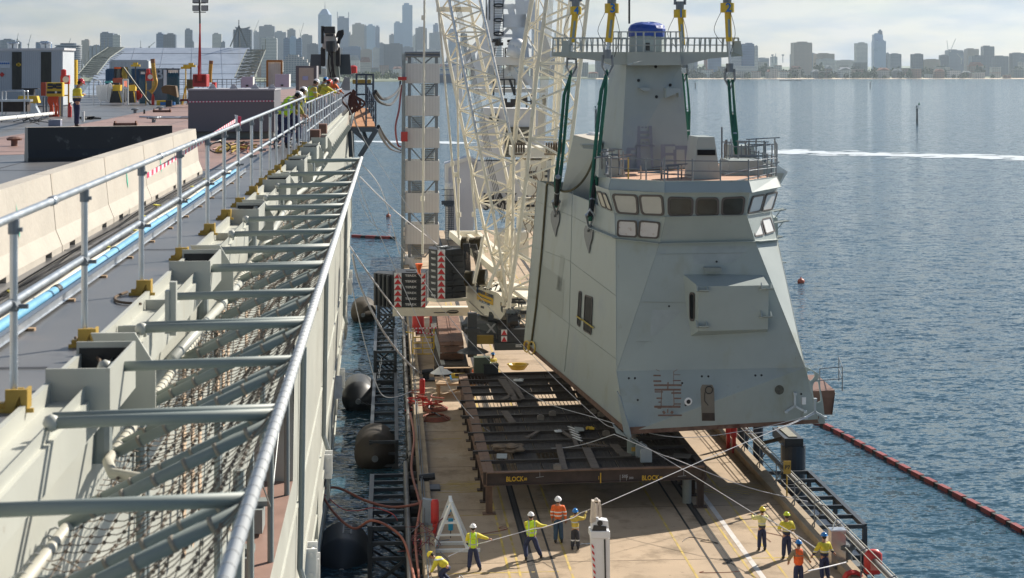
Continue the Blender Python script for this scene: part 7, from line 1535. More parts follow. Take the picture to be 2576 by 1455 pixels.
person('worker in blue helmet behind the coral helmeted one',dk_(803,86),-1.0,1.82,lean=.35,head=.4,aL=((.02,.20,-.2),(.08,.38,-.26)),legs=lb,hel='blue',shirt='olive',grp='workers on the ship deck')
person('worker in orange shirt and white helmet, rightmost of the leaning group',dk_(829,89),-.9,1.82,lean=.45,head=.4,aR=((.0,.2,-.2),(.05,.36,-.32)),aL=((.02,.20,-.2),(.08,.38,-.26)),legs=lb,hel='white',shirt='orgs',grp='workers on the ship deck')
# ================================================================ THINGS ON THE SHIP DECK
def DX(x,y,t): return W(x,y,t)
def U(x,y,t): return W(223.6+x*.125,134.2+y*.125,t)
def Q(x,y,t): return W(x*.1475,161+y*.1475,t)
def dk(p): return V((p.x,p.y,DZ))
def slabp(f,x0,x1,y0,y1,t,d,skew=0): a,b,c,e=f(x0,y0,t),f(x1,y0,t),f(x1,y1,t),f(x0,y1,t); mb=MB(); mb.prism([a,b,c,e],(skew,d,0)); return mb
# grey steel crates
crg=M('violet grey paint',(.155,.15,.17),.5,var=.06,sc=.6,dirt=((.22,.2,.2),.2,1.5)); crl=M('violet grey light',(.42,.41,.44),.5)
def crate(x0,x1,yt,yb,d,lab,xr):
    t=(ZC-DZ)*F/(yb-HY); a,b,c,e=DX(x0,yt,t),DX(x1,yt,t),DX(x1,yb-18,t),DX(x0,yb-18,t); n_=V((.05,d,0)); root=T('steel_crate',lab,'steel crate',dk(a.lerp(b,.5)),'violet grey crates on the ship deck')
    mb=MB(); mb.prism([a,b,c,e],n_); mb.build('crate_body',crg,root,bevel=.015)
    mb=MB(); mb.prism([a+V((-.02,-.02,0)),b+V((.02,-.02,0)),b+n_+V((.02,.02,0)),a+n_+V((-.02,.02,0))],(0,0,.05))
    for u in (.25,.5,.75,.95):
        p=a.lerp(b,u)+n_*.3+V((0,0,.05)); mb.prism([p+V((-.14,0,0)),p+V((.14,0,0)),p+V((.03,0,.16)),p+V((-.03,0,.16))],(0,.04,0))
    mb.build('crate_lid',crl,root)
    mb=MB()
    for u in (.03,.97): p=e.lerp(c,u); mb.prism([V((p.x-.06,p.y+.1,DZ)),V((p.x+.06,p.y+.1,DZ)),V((p.x+.06,p.y+.1,p.z)),V((p.x-.06,p.y+.1,p.z))],(0,.1,0))
    mb.bb(e.x+.1,c.x-.1,e.y+.3,e.y+d,DZ,e.z); mb.build('crate_foot',hulld,root)
    return root,a,b
r_,ca,cb2=crate(473,690,228,350,2.6,'large violet grey steel crate with striped tape across its face',702)
crate(762,806,228,292,3,'smaller violet grey crate behind the leaning watchers',822)
mb=MB(); z=V((0,-.03,-.36)); mb.prism([ca+z,cb2+z+V((0,0,.03)),cb2+z+V((0,0,-.01)),ca+z+V((0,0,-.04))],(0,-.01,0)); mb.thing('barrier_tape',[Mbands('hazard tape fine',(.75,.72,.74),(.60,.04,.14),9.0,0)],'red and white striped tape across the face of the violet crate','tape')
mb=MB(); mb.tube([V((-2.72,22.2,23.05)),V((-2.66,26,23.28)),V((-2.62,29.5,23.22))],.02,4); mb.v=[(x,y,z) for x,y,z in mb.v]
mb=MB(); mb.prism([(-2.75,20,22.95),(-2.64,30.0,23.27),(-2.64,30.0,23.33),(-2.75,20,23.01)],(.004,0,0)); mb.thing('barrier_tape',[tapeY],'red and white tape tied along the ship deck guard railing','tape')
mb=MB(); mb.prism([(-2.62,30.1,23.2),(-2.56,30.1,23.2),(-2.55,30.12,23.36),(-2.66,30.1,23.4)],(.0,.03,0)); mb.thing('tape_knot',[tape],'end of striped tape sticking up from a railing post','tape')
# container hut, left
t=107; hut=T('container_hut','pale ribbed container hut with dark door panels at the left edge','container hut',dk(DX(90,180,t)))
a,b=DX(-60,128,t),DX(158,126,t); c,e=dk(b)+V((0,0,.1)),dk(a)+V((0,0,.1)); mb=MB(); mb.prism([a,b,c,e],(.15,3,0)); 
for k in range(44):
    u=(k+.5)/44; p=a.lerp(b,u); mb.beam(p+V((0,-.02,-.1)),V((p.x,p.y-.02,DZ+.2)),.06,.04,up=(0,1,0))
mb.build('hut_wall',M('hut white',(.52,.56,.60),.5,var=.05,sc=.5),hut)
mb=MB(); mb.prism([a+V((-.05,-.08,-.02)),b+V((.1,-.08,-.02)),b+V((.25,3,-.02)),a+V((0,3,-.02))],(0,0,.14)); mb.mi=1
for x in (26,39,109,121): mb.lathe(DX(x,126,t+2),[(.16,0),(.16,.35),(.24,.4),(.22,.48)],10)
mb.build('hut_roof',[M('hut roof',(.60,.60,.62),.4),galv],hut)
for x0,x1 in ((30,54),(103,129)): slabp(DX,x0,x1,131,226,t-.06,.02).build('door_panel',M('brown panel',(.035,.035,.028),.5,var=.5,sc=1,stretch=(4,4,1)),hut)
slabp(DX,-8,26,154,172,t-.08,.02).build('safety_notice',M('notice white',(.55,.60,.66),.5),hut)
mb=MB()
for k in range(5): mb.lathe(DX(1+k*5.2,160,t-.12),[(.055,0),(.055,.02)],10,axis=(0,-1,0))
mb.build('notice_symbol',M('notice blue',(.03,.15,.45),.5),hut)
mb=MB(); c=DX(5,188,t-.1); mb.prism([c+V((-.16,0,0)),c+V((0,0,-.16)),c+V((.16,0,0)),c+V((0,0,.16))],(0,-.02,0)); mb.build('hazard_diamond',red,hut)
mb=MB(); mb.box(DX(47,163,t-.1),(.28,.08,.12)); mb.box(DX(47,163,t-.1),(.1,.08,.22)); mb.build('yellow_clip',yellow,hut)
mb=MB(); mb.prism([DX(160,138,t+.6),DX(171,141,t+2),DX(171,212,t+2),DX(160,217,t+.6)],(.03,0,0)); mb.build('end_door',blackp,hut)
o=slabp(DX,179,193,151,214,118,.4); 
for k in range(4): o.beam(DX(181+k*3.5,152,117.9),DX(181+k*3.5,213,117.9),.05,.06,up=(0,1,0))
o.thing('container_gate',[yellow],'upright ribbed yellow panel beside the container hut','panel')
# distribution board
t=85; bd=T('distribution_board','yellow power distribution board on grey legs with orange hoses','power board',dk(Q(930,500,t)))
slabp(Q,792,1068,318,560,t,.5).build('board_case',yellow,bd,bevel=.02)
mb=MB()
for x,y,w_,h in ((855,358,.14,.08),(1000,358,.14,.08),(855,410,.14,.06),(1005,410,.14,.06),(930,380,.1,.12),(872,487,.22,.07),(1010,487,.1,.07)): mb.box(Q(x,y,t-.03),(w_*1.8,.06,h*1.6))
mb.build('socket',blackp,bd)
mb=MB(); mb.box(Q(953,485,t-.03),(.08,.06,.1)); mb.build('switch_plate',white,bd)
mb=MB(); 
for x in (795,1060): mb.beam(Q(x,560,t),dk(Q(x,800,t)),.09,.09); mb.beam(Q(x-50,560,t+.6),dk(Q(x-50,800,t+.6)),.08,.08)
mb.build('board_leg',galvd,bd)
slabp(Q,697,775,318,545,t+.3,.4).build('red_case',M('orange red',(.50,.07,.03),.5),bd)
mb=MB()
for k in range(9): x=830+k*20; mb.tube(spline([Q(x,560,t-.1),Q(x-10,640,t-.15),Q(x+random.uniform(-30,30),740,t-.1),dk(Q(x+10,780,t-.2))],5),.035,5)
mb.thing('orange_hoses',[M('orange hose',(.75,.10,.03),.6)],'bunch of orange hoses hanging under the yellow power board','hoses')
def alarm(f,x0,x1,y0,yb,t,lab,k=1):
    root=T('alarm_post',lab,'alarm post',dk(f((x0+x1)/2,yb,t)),'red alarm posts on the ship deck'); slabp(f,x0,x1,y0,y0+(x1-x0)*1.05,t,.3).build('alarm_box',red,root)
    mb=MB(); c=f(x0+(x1-x0)*.66,y0+(x1-x0)*.5,t-.05); mb.lathe(c,[(.14*k,0),(.16*k,.1)],12,axis=(0,-1,0)); mb.build('siren_horn',white,root)
    mb=MB(); mb.lathe(f(x0+(x1-x0)*.35,y0,t+.1),[(.13,0),(.13,.25),(.05,.3)],10); mb.build('beacon',red,root)
    mb=MB(); 
    for x in (x0+6,x1-8): p=f(x,y0+20,t+.15); mb.beam(p,dk(p),.07,.07)
    p=f(x0+6,y0+(x1-x0)*2.4,t+.15); q=f(x1-8,y0+(x1-x0)*2.4,t+.15); mb.beam(p,q,.06,.06); mb.build('stand',mustard,root)
alarm(Q,1035,1178,195,790,86,'red alarm box with siren on orange stand beside the yellow power board'); alarm(U,1142,1285,405,970,112,'red alarm box with siren on a yellow stand beside the tall gold duct')
def marker(x,y0,y1,lab,f=Q,t=None):
    p=f(x,y1,1); yb=p.z; 
    D=(161+y1*.1475) if f is Q else (134.2+y1*.125); t=(ZC-DZ)*F/(D-HY); b=dk(f(x,y1,t)); h=(f(x,y0,t).z-DZ); mb=MB(); mb.bar(b,b+V((0,0,h*.38)),.075,10); mb.bar(b+V((0,0,h*.66)),b+V((0,0,h)),.075,10,r2=.06); mb.lathe(b,[(.2,0),(.2,.05)],10); mb.mi=1; mb.bar(b+V((0,0,h*.38)),b+V((0,0,h*.66)),.076,10); mb.thing('marker_post',[M('fluoro red',(.95,.07,.03),.5),white],lab,'marker post','fluorescent red marker posts on the ship deck')
marker(155,340,640,'red and white marker post left of the tube trolley'); marker(667,385,680,'red and white marker post just left of the yellow power board'); marker(535,312,600,'red marker post standing behind the yellow generator'); marker(921,612,975,'red and white marker post by the white ladder frame, middle of the deck clutter',U); marker(1412,580,930,'red marker post beside the brown cover',U); marker(155,560,760,'short red marker far left of the white tank',U)
# tube trolley
t=78; mb=MB()
for o_ in (0,.6):
    mb.tube(spline([dk(Q(38+o_*110,830,t+o_)),Q(38+o_*110,520,t+o_),Q(80+o_*100,465,t+o_),Q(380+o_*100,465,t+o_),Q(415+o_*100,520,t+o_),dk(Q(415+o_*100,830,t+o_))],5),.035,8)
mb.mi=1; mb.box(Q(240,720,t+.4),(1.3,.7,.5)); mb.mi=0; mb.box(Q(250,625,t+.3),(1.5,.6,.1)); mb.thing('tube_trolley',[galv,rustd],'silver tubular trolley with dark load at the left edge of the deck','trolley')
mb=MB(); p=dk(Q(490,700,88)); mb.prism([p+V((-.45,0,0)),p+V((.55,0,0)),p+V((.25,0,.6)),p+V((-.2,0,.6))],(0,.5,0)); mb.mi=1; mb.prism([p+V((-.6,-.05,.6)),p+V((.5,-.05,.6)),p+V((.4,-.05,.95)),p+V((-.5,-.05,.95))],(0,.6,0)); mb.mi=2; mb.box(p+V((0,.2,1.15)),(.5,.4,.3)); mb.box(p+V((0,.2,1.32)),(.9,.5,.05)); mb.thing('yellow_generator',[galv,yellow,blackp],'yellow and black light generator on a metal plinth left of the power board','generator')
mb=MB(); mb.bar(Q(-200,960,62),G(150,284,DZ+.1),.08,10); mb.mi=1
for k in range(6): p=Q(-200,960,62).lerp(G(150,284,DZ+.1),.3+k*.12); mb.bar(p,p+V((.03,.05,0)),.083,8)
mb.thing('white_tube',[white,galvd],'long white pipe lying across the deck at left','pipe')
mb=MB(); random.seed(2); 
for k in range(10): a=Q(random.uniform(0,700),random.uniform(790,880),random.uniform(72,80)); a.z=DZ+.03; mb.tube(spline([a,a+V((random.uniform(-.6,.6),.5,.15)),a+V((random.uniform(-.8,.8),1,0))],5),.02,4)
mb.thing('deck_cables',[black],'loose black cables around the tube trolley','cables')
def ext(x,y,t,f,lab): b=dk(f(x,y,t)); mb=MB(); mb.lathe(b,[(.1,0),(.1,.5),(.05,.6),(.04,.7)],10); mb.mi=1; mb.box(b+V((.05,0,.68)),(.14,.05,.05)); mb.thing('fire_extinguisher',[red,blackp],lab,'fire extinguisher','fire extinguishers on the ship deck')
ext(1188,780,84,Q,'red fire extinguisher left of the lone worker'); ext(1290,955,112,U,'red fire extinguisher beneath the tall gold duct')
mb=MB(); b=dk(G(209,306,DZ)); mb.bar(b,b+V((0,0,.45)),.07,12); mb.thing('white_canister',[white],'white canister standing by the lone worker','canister')
mb=MB(); b=G(224,301,DZ)
for k in range(12): mb.tube([b+V((random.gauss(0,.22),random.gauss(0,.3),.04+random.random()*.08)) for _ in range(3)],.04,5)
mb.thing('chain_pile',[black],'small pile of black chain on the deck right of the lone worker','chain')
mb=MB(); b=G(305,297,DZ); b=G(430,308-9,DZ)
for k in range(16): mb.tube([b+V((random.gauss(0,.6),random.gauss(0,.6),.03+random.random()*.05)) for _ in range(3)],.03,5)
mb.thing('steel_scraps',[galv],'scatter of pale steel scraps on the pink deck','scraps')
mb=MB(); b=G(139,317,DZ); mb.box(b+V((0,0,.12)),(.48,.4,.24)); mb.mi=1; mb.box(b+V((.1,0,.25)),(.3,.35,.03)); mb.thing('grey_box',[M('box blue grey',(.22,.24,.32)),white],'small blue grey box just behind the black painted barrier','box')
for x,y,lab in ((316,317,'long flat bracket on the pink deck behind the black painted barrier'),(408,283,'flat dark rail piece on the deck')):
    mb=MB(); b=G(x,y,DZ); mb.box(b+V((0,0,.06)),(.95,.3,.12)); mb.box(b+V((-.42,0,.12)),(.05,.3,.16)); mb.box(b+V((.42,0,.12)),(.05,.3,.16)); mb.thing('deck_fitting',[brown],lab,'deck fitting')
mb=MB(); b=G(425,273,DZ) if False else G(425,269,DZ); mb.box(b+V((0,0,.2)),(.36,.3,.4)); mb.thing('black_box',[blackp],'small black box standing on the wet deck','box')
def mush(x,y,lab,s=1,m=galvd): b=G(x,y,DZ); mb=MB(); mb.bar(b,b+V((0,0,.16*s)),.09*s,10); mb.lathe(b+V((0,0,.16*s)),[(.2*s,0),(.22*s,.05*s),(.12*s,.1*s)],12); mb.thing('deck_socket',[m],lab,'deck socket','mushroom shaped sockets on the ship deck')
for x,y,lab in ((340,285,'mushroom shaped socket on the wet deck, third from the violet crate'),(403,280,'mushroom shaped socket beside the flat rail piece'),(457,262,'small mushroom shaped socket nearest the violet crate'),(387,309,'mushroom shaped socket on the pink deck near the scraps')): mush(x,y,lab)
mush(36,368,'brown mushroom socket at the left edge in front of the black barrier',1.1,brown); mb=MB(); b=G(363,287,DZ); mb.bar(b,b+V((0,0,.22)),.05,8); mb.thing('deck_pin',[blackp],'short black pin on the deck between the sockets','pin')
# middle clutter, t about 112
t=112
mb=MB(); mb.prism([U(140,650,t),U(450,620,t),U(455,760,t),U(420,960,t),U(200,960,t),U(150,800,t)],(0,1.2,0)); mb.mi=1; mb.prism(rquad([U(320,560,t+.3),U(455,560,t+.3),U(460,605,t+.3),U(310,605,t+.3)],.1),(0,.5,0)); mb.mi=0; mb.tube(spline([dk(U(100,960,t-.2)),U(95,600,t-.2),U(240,595,t-.2),dk(U(240,960,t-.2))],4),.03,6); mb.tube(spline([U(360,960,t-.2),U(370,700,t-.2),U(430,610,t-.2),U(470,720,t-.2)],5),.05,6); mb.thing('water_tank',[white,M('teal lid',(.05,.28,.28))],'white plastic tank machine with teal lid in the deck clutter','tank')
for x0,x1,xt0,xt1,lab in ((410,662,480,620,'yellow topped fan on a black tapered stand, left one'),(790,935,810,920,'yellow topped fan on a black tapered stand, right one')):
    mb=MB(); mb.prism([U(x0,1000,t),U(x1,1000,t),U(xt1,760,t),U(xt0,760,t)],(0,.8,0)); mb.mi=1; mb.prism([U(xt0-10,640,t-.1),U(xt1+15,640,t-.1),U(xt1+5,760,t-.1),U(xt0,760,t-.1)],(0,.8,0)); mb.beam(U(xt1-20,770,t-.1),U(x1,990,t-.1),.08,.05); mb.mi=0; mb.box(U((xt0+xt1)/2,615,t+.3),((xt1-xt0)*.0032,.5,.12)); mb.thing('ventilation_fan',[blackp,yellow],lab,'fan','yellow topped fans on black stands')
mb=MB()
for x in (690,785): mb.beam(U(x,530,t-.6),dk(U(x,1000,t-.6)),.09,.09)
for y in (535,705): mb.beam(U(690,y,t-.6),U(785,y,t-.6),.09,.12)
mb.thing('ladder_stand',[white],'white ladder like frame in the middle of the deck clutter','frame')
mb=MB(); mb.bar(U(695,285,t-1),dk(U(1245,995,t-1)),.06,8); mb.thing('leaning_pole',[M('olive pole',(.13,.12,.08))],'long dark pole leaning across the deck clutter','pole')
mb=MB()
for k in range(22): x=random.uniform(680,760); mb.tube(spline([U(x,285,t-.5),U(x+random.uniform(-20,20),400,t-.6),U(x+random.uniform(-15,15),520,t-.5)],4),.03,4)
mb.thing('rope_bundle',[M('ochre rope',(.38,.27,.05),.8,var=.3,sc=5)],'ochre ropes hanging in a bundle at the tip of the leaning pole','ropes')
t=120; tel=T('tractor','orange red tractor unit with dark glazed cab behind the fans','tractor',dk(U(620,700,t)))
slabp(U,475,680,500,700,t,2.5).build('bonnet',M('tractor red',(.45,.10,.05),.5,var=.2),tel,bevel=.05)
slabp(U,525,780,300,500,t+.8,1.8).build('cab_glass',M('cab glass',(.05,.08,.09),.15),tel)
mb=MB()
for x in (525,640,780): mb.beam(U(x,300,t+.7),U(x,520,t+.7),.1,.1)
mb.beam(U(515,295,t+.7),U(790,295,t+.7),.3,.12); mb.build('cab_frame',blackp,tel)
mb=MB(); mb.box(U(548,298,t+.5),(.25,.1,.12)); mb.box(U(610,298,t+.5),(.25,.1,.12)); mb.build('lamp_bar',orange,tel)
mb=MB(); 
for x in (480,700): p=U(x,760,t+.5); mb.lathe(V((p.x,p.y,DZ+.55)),[(.3,-.15),(.55,-.13),(.55,.13),(.3,.15)],16,axis=(1,0,0))
mb.build('wheel',black,tel)
def cont(f,x0,x1,y0,t,d,m,lab,yb=None):
    a,b=f(x0,y0,t),f(x1,y0,t); root=T('shipping_container',lab,'container',dk(a.lerp(b,.5)),'shipping containers on the ship deck'); mb=MB(); e,c=dk(a),dk(b)
    if yb: e,c=f(x0,yb,t),f(x1,yb,t)
    mb.prism([a,b,c,e],(0,d,0)); n=int((b-a).length/.28)
    for k in range(n): p=a.lerp(b,(k+.5)/n); mb.beam(p+V((0,-.02,-.08)),V((p.x,p.y-.02,c.z+.1)),.1,.05,up=(0,1,0))
    mb.build('container_body',m,root); mb=MB()
    for q in (a,b): mb.beam(q,V((q.x,q.y,c.z)),.16,.16,up=(0,1,0))
    mb.beam(a,b,.16,.16); mb.build('corner_post',m,root); return root
cont(U,358,1170,332,130,2.4,M('container blue',(.035,.11,.20),.5,var=.1),'blue shipping container behind the tractor')
r2_=cont(U,1190,1585,325,128,2.4,M('container grey',(.16,.20,.23),.5,var=.1),'grey container with a pale letter B behind the gold duct')
text('B',1.1,frame_mat(U(1410,430,127.8),RT,(0,0,1)),M('faded letter',(.42,.47,.52)),r2_); text('T',1.1,frame_mat(U(1360,430,127.8),RT,(0,0,1)),M('faded letter',(.42,.47,.52)),r2_,sx=.6)
slabp(U,1500,1588,335,660,127.9,.05).build('white_end_door',creamw,r2_)
cont(U,435,1185,155,142,2.6,M('container white',(.55,.58,.60),.5,var=.05),'white refrigerated container standing behind the blue one')
def rack(x0,x1,y0,y1,t,n,lab):
    root=T('gas_bottle_rack',lab,'gas bottles',dk(U((x0+x1)/2,y1,t)),'racks of blue gas bottles')
    for k in range(n):
        mb=MB(); x=x0+(x1-x0)*(k+.5)/n; b=dk(U(x,y1,t)); hh=U(x,y0+70,t).z-DZ; mb.lathe(b,[(.16,0),(.17,.1),(.17,hh*.85),(.1,hh*.97),(.04,hh)],12); mb.mi=1; mb.box(b+V((0,0,hh+.08)),(.14,.1,.16)); mb.build('gas_bottle',[M('bottle blue',(.015,.08,.13),.4),white],root)
    mb=MB(); 
    for x in (x0-15,x1+15): mb.beam(U(x,y0,t),dk(U(x,y1,t)),.08,.08)
    mb.beam(U(x0-40,y0,t),U(x1+40,y0,t),.35,.1); mb.tube(spline([U((x0+x1)/2-15,y0,t),U((x0+x1)/2,y0-22,t),U((x0+x1)/2+15,y0,t)],4),.03,5); mb.build('rack_frame',blues,root)
rack(1595,1795,322,830,114,4,'right hand rack of blue gas bottles beside the brown cover'); rack(1045,1130,352,870,116,2,'left hand rack of blue gas bottles beside the alarm post')
dct=M('gold duct',(.50,.30,.05),.45,.2,var=.15,sc=3)
def duct(pts,t,r,lab):
    mb=MB(); P_=spline([U(x,y,t) for x,y in pts],10); mb.tube(P_,[r*(1+.07*(i%2)) for i in range(len(P_))],12); mb.mi=1; mb.tube([P_[0]+(P_[1]-P_[0])*.0,P_[2],P_[5]],r*1.12,12); mb.thing('vent_duct',[dct,M('rusty collar',(.25,.12,.06))],lab,'duct','gold flexible ducts on the deck',smooth=False)
duct([(1283,115),(1300,300),(1325,480),(1345,600),(1300,720),(1235,790)],111,.13,'tall gold corrugated duct rising among the deck clutter'); duct([(2462,150),(2450,300),(2440,450),(2442,590)],108,.115,'shorter gold corrugated duct right of the red light tower')
mb=MB(); pts=[U(1450,700,112),U(1530,645,112),U(1740,660,112),U(1765,800,112),U(1775,890,112),U(1700,860,112),U(1620,830,112),U(1480,800,112)]; mb.prism(pts,(0,1,0)); mb.thing('brown_cover',[M('brown tarp',(.13,.09,.055),.8,var=.3,sc=3)],'brown cloth draped over a machine among the clutter','cover')
mb=MB(); mb.box(dk(U(1500,900,111))+V((0,0,.15)),(.8,.5,.3)); mb.mi=1; mb.box(dk(U(1590,900,111))+V((0,0,.1)),(.9,.5,.2)); mb.thing('tool_crate',[yellow,M('blue bin',(.05,.2,.5))],'yellow and blue tool bins at the foot of the brown cover','bins')
mb=MB(); mb.lathe(dk(U(975,880,113))+V((0,0,.6)),[(.1,-.1),(.3,-.1),(.3,.1),(.1,.1)],12,axis=(0,1,0)); mb.thing('red_reel',[red],'red hose reel beside the middle marker post','reel')
for x,y0,m,lab in ((1950,270,yellow,'yellow tripod lamp stand beside the violet crate'),(2055,235,blackp,'dark tripod lamp stand with yellow head behind the violet crate'),(938,225,blackp,'dark lamp stand with yellow head behind the tractor')):
    mb=MB(); p=U(x,y0+25,112 if x!=938 else 118); b=dk(p); mb.bar(b+V((0,0,.3)),p,.04,6); 
    for a in (0,2.1,4.2): mb.bar(b+V((.45*math.cos(a),.45*math.sin(a),0)),b+V((0,0,1.3)),.03,5)
    mb.mi=1; mb.box(p,(.6,.25,.14)); mb.box(p+V((0,0,.1)),(.3,.2,.2)); mb.thing('lamp_stand',[m,yellow],lab,'lamp stand','tripod lamp stands on the deck')
# light tower
t=104; lt=T('light_tower','tall red light tower trailer with four floodlights at the top','light tower',dk(DX(503,220,t)))
slabp(U,2085,2370,425,680,t,1.6).build('engine_house',M('tower red',(.40,.035,.035),.45,var=.12),lt,bevel=.05)
mb=MB()
for k in range(9): mb.beam(U(2130+k*24,440,t-.03),U(2130+k*24,600,t-.03),.03,.02,up=(0,1,0))
mb.box(dk(U(2230,760,t))+V((0,0,.45)),(2.3,.3,.12)); mb.build('louvre',M('tower red dark',(.16,.02,.02)),lt)
mb=MB(); a=U(2225,560,t-.2); b=DX(503,60,t-.2); c=DX(502,-5,t-.2)
mb.beam(a,DX(502.5,130,t-.2),.06,.06); mb.beam(DX(501,190,t-.25),DX(499,165,t-.25),.1,.1)
for s in (-.09,.09): mb.bar(a+V((s,0,0)),DX(503,85,t-.2)+V((s*.3,0,0)),.03,6)
mb.bar(DX(503,130,t-.2),b,.05,8); mb.mi=1; mb.bar(b,c,.05,8); mb.bar(DX(487,31,t-.2),DX(518,31,t-.2),.03,6); mb.bar(DX(487,8,t-.2),DX(518,8,t-.2),.03,6); mb.build('mast',[red,blackp],lt)
for x,y in ((493,21),(515,21),(493,1),(515,1)):
    mb=MB(); p=DX(x,y,t-.3); mb.box(p,(.40,.2,.33)); mb.mi=1; mb.box(p+V((0,-.11,0)),(.34,.02,.27)); mb.build('floodlight',[blackp,M('lamp lens',(.35,.36,.36),.2)],lt)
mb=MB(); 
for x in (2130,2330): mb.lathe(dk(U(x,760,t))+V((0,0,.35)),[(.2,-.1),(.35,-.1),(.35,.1),(.2,.1)],14,axis=(1,0,0))
mb.build('wheel',black,lt)
slabp(U,2475,2545,590,735,107,.8).thing('red_box',[red],'red box housing at the foot of the shorter gold duct','box'); slabp(U,1970,2090,535,740,110,.8).thing('black_bin',[M('dark yellow black',(.08,.07,.03))],'black and yellow bin left of the red light tower','bin')
# fence behind
mb=MB(); a=DX(224,214,140);b=DX(690,212,140)
for k in range(40): p=a.lerp(b,k/39); mb.bar(dk(p),p+V((0,0,.4)),.025,4)
mb.bar(a+V((0,0,.4)),b+V((0,0,.4)),.03,5); mb.bar(a,b,.02,5); mb.thing('mesh_fence',[galvd],'low temporary mesh fence in front of the silver ramp','fence')
# boxes right of ramp
o=slabp(DX,672,709,155,219,118,1.5)
for k in range(6): o.beam(DX(677+k*5,156,117.9),DX(677+k*5,217,117.9),.08,.05,up=(0,1,0))
r_=o.thing('ribbed_cabinet',[M('ribbed white',(.72,.70,.64),.5)],'tall ribbed white cabinet with a rusty orange frame','cabinet'); mb=MB(); 
for x in (672,709): mb.beam(DX(x,153,117.8),DX(x,219,117.8),.12,.12,up=(0,1,0))
mb.beam(DX(671,154,117.8),DX(710,154,117.8),.12,.14); mb.v=[(x,y,z) for x,y,z in mb.v]; mb.build('rusty_frame',M('rust orange',(.40,.17,.04),.7),r_)
lil=M('lilac panel',(.50,.45,.55),.5,var=.04)
for x0,x1,y0,y1,lab in ((692,727,187,220,'larger lilac box in front of the ribbed cabinet'),(607,636,194,221,'lilac box at the foot of the side ramp lattice')):
    t=105; o=slabp(DX,x0,x1,y0,y1,t,1.2); r_=o.thing('lilac_box',[lil],lab,'box','lilac boxes on the deck'); mb=MB(); mb.prism([DX(x1,y0,t-.01),DX(x1+4,y0-.5,t+1.2),DX(x1+4,y1-1,t+1.2),DX(x1,y1,t-.01)],(.01,0,0)); mb.build('box_side',white,r_); mb=MB(); mb.box(DX((x0+x1)/2,y1-5,t-.05),(.15,.04,.1)); mb.build('latch',blackp,r_)
t=92; dh=T('door_house','violet grey steel deckhouse with a beige door, left of the boom crane','deckhouse',dk(DX(770,220,t)))
slabp(DX,744,796,166,228,t,3).build('house_wall',M('door house',(.15,.13,.14),.5),dh); mb=MB(); mb.prism([DX(796,166,t),DX(800,167,t+3),DX(800,226,t+3),DX(796,228,t)],(.02,0,0)); mb.build('side_wall',crl,dh); slabp(DX,752,789,171,228,t-.05,.04).build('door',M('beige door',(.50,.40,.32),.5),dh); slabp(DX,761,775,192,202,t-.1,.03).build('notice',M('lilac notice',(.4,.4,.6)),dh)
# boom crane seen end on
t=122; bc=T('boom_crane','black and beige hydraulic boom seen end on between dark screens at the bow','boom crane',dk(DX(833,200,t)))
for x0,x1,x2,x3 in ((779,809,808,782),(855,882,884,855)): mb=MB(); mb.prism([DX(782 if x0<800 else 855,137,t),DX(808 if x0<800 else 880,137,t),DX(808 if x0<800 else 884,188,t),DX(778 if x0<800 else 855,188,t)],(0,.3,0)); mb.build('dark_screen',M('screen slate',(.07,.09,.11),.5),bc)
mb=MB(); mb.prism([DX(825,128,t-1),DX(841,128,t-1),DX(853,205,t-1),DX(822,205,t-1)],(0,1.2,0)); mb.beam(DX(844,130,t-1.2),DX(853,205,t-1.2),.2,.2); mb.build('column',M('column green grey',(.25,.29,.26),.5),bc)
mb=MB(); mb.prism([DX(817,84,t-2),DX(842,84,t-2),DX(852,117,t-2),DX(848,128,t-2),DX(812,122,t-2),DX(810,112,t-2)],(0,2.5,0)); mb.build('boom_body',M('boom beige',(.55,.52,.48),.5,var=.15),bc,bevel=.05)
mb=MB(); mb.prism([DX(814,67,t-2.3),DX(842,67,t-2.3),DX(843,84,t-2.3),DX(815,84,t-2.3)],(0,1,0)); mb.bar(DX(811,66,t-2),DX(811,110,t-2),.1,8); mb.box(DX(829,89,t-2.4),(.5,.2,.15)); mb.bar(DX(831,104,t-2.4),DX(832,130,t-2.4),.32,10); mb.build('boom_head',blackp,bc)
for x in (812,850): mb=MB(); mb.prism(rquad([DX(x-5,118,t-1.5),DX(x+5,118,t-1.5),DX(x+5,168,t-1.5),DX(x-5,168,t-1.5)],.12),(0,1.5,0)); mb.build('tyre',black,bc)
mb=MB(); random.seed(8)
for k in range(22): mb.tube(spline([DX(845,95,t-2),DX(random.uniform(850,860),random.uniform(78,90),t-2),DX(random.uniform(853,866),random.uniform(76,92),t-2),DX(random.uniform(848,855),110,t-2)],4),.04,4)
for k in range(6): mb.tube(spline([DX(826+k*2.5,128,t-2.4),DX(832+random.uniform(-6,6),160,t-2.4),DX(830+k*3,195,t-2.2)],4),.05,4)
mb.build('hydraulic_hoses',black,bc)
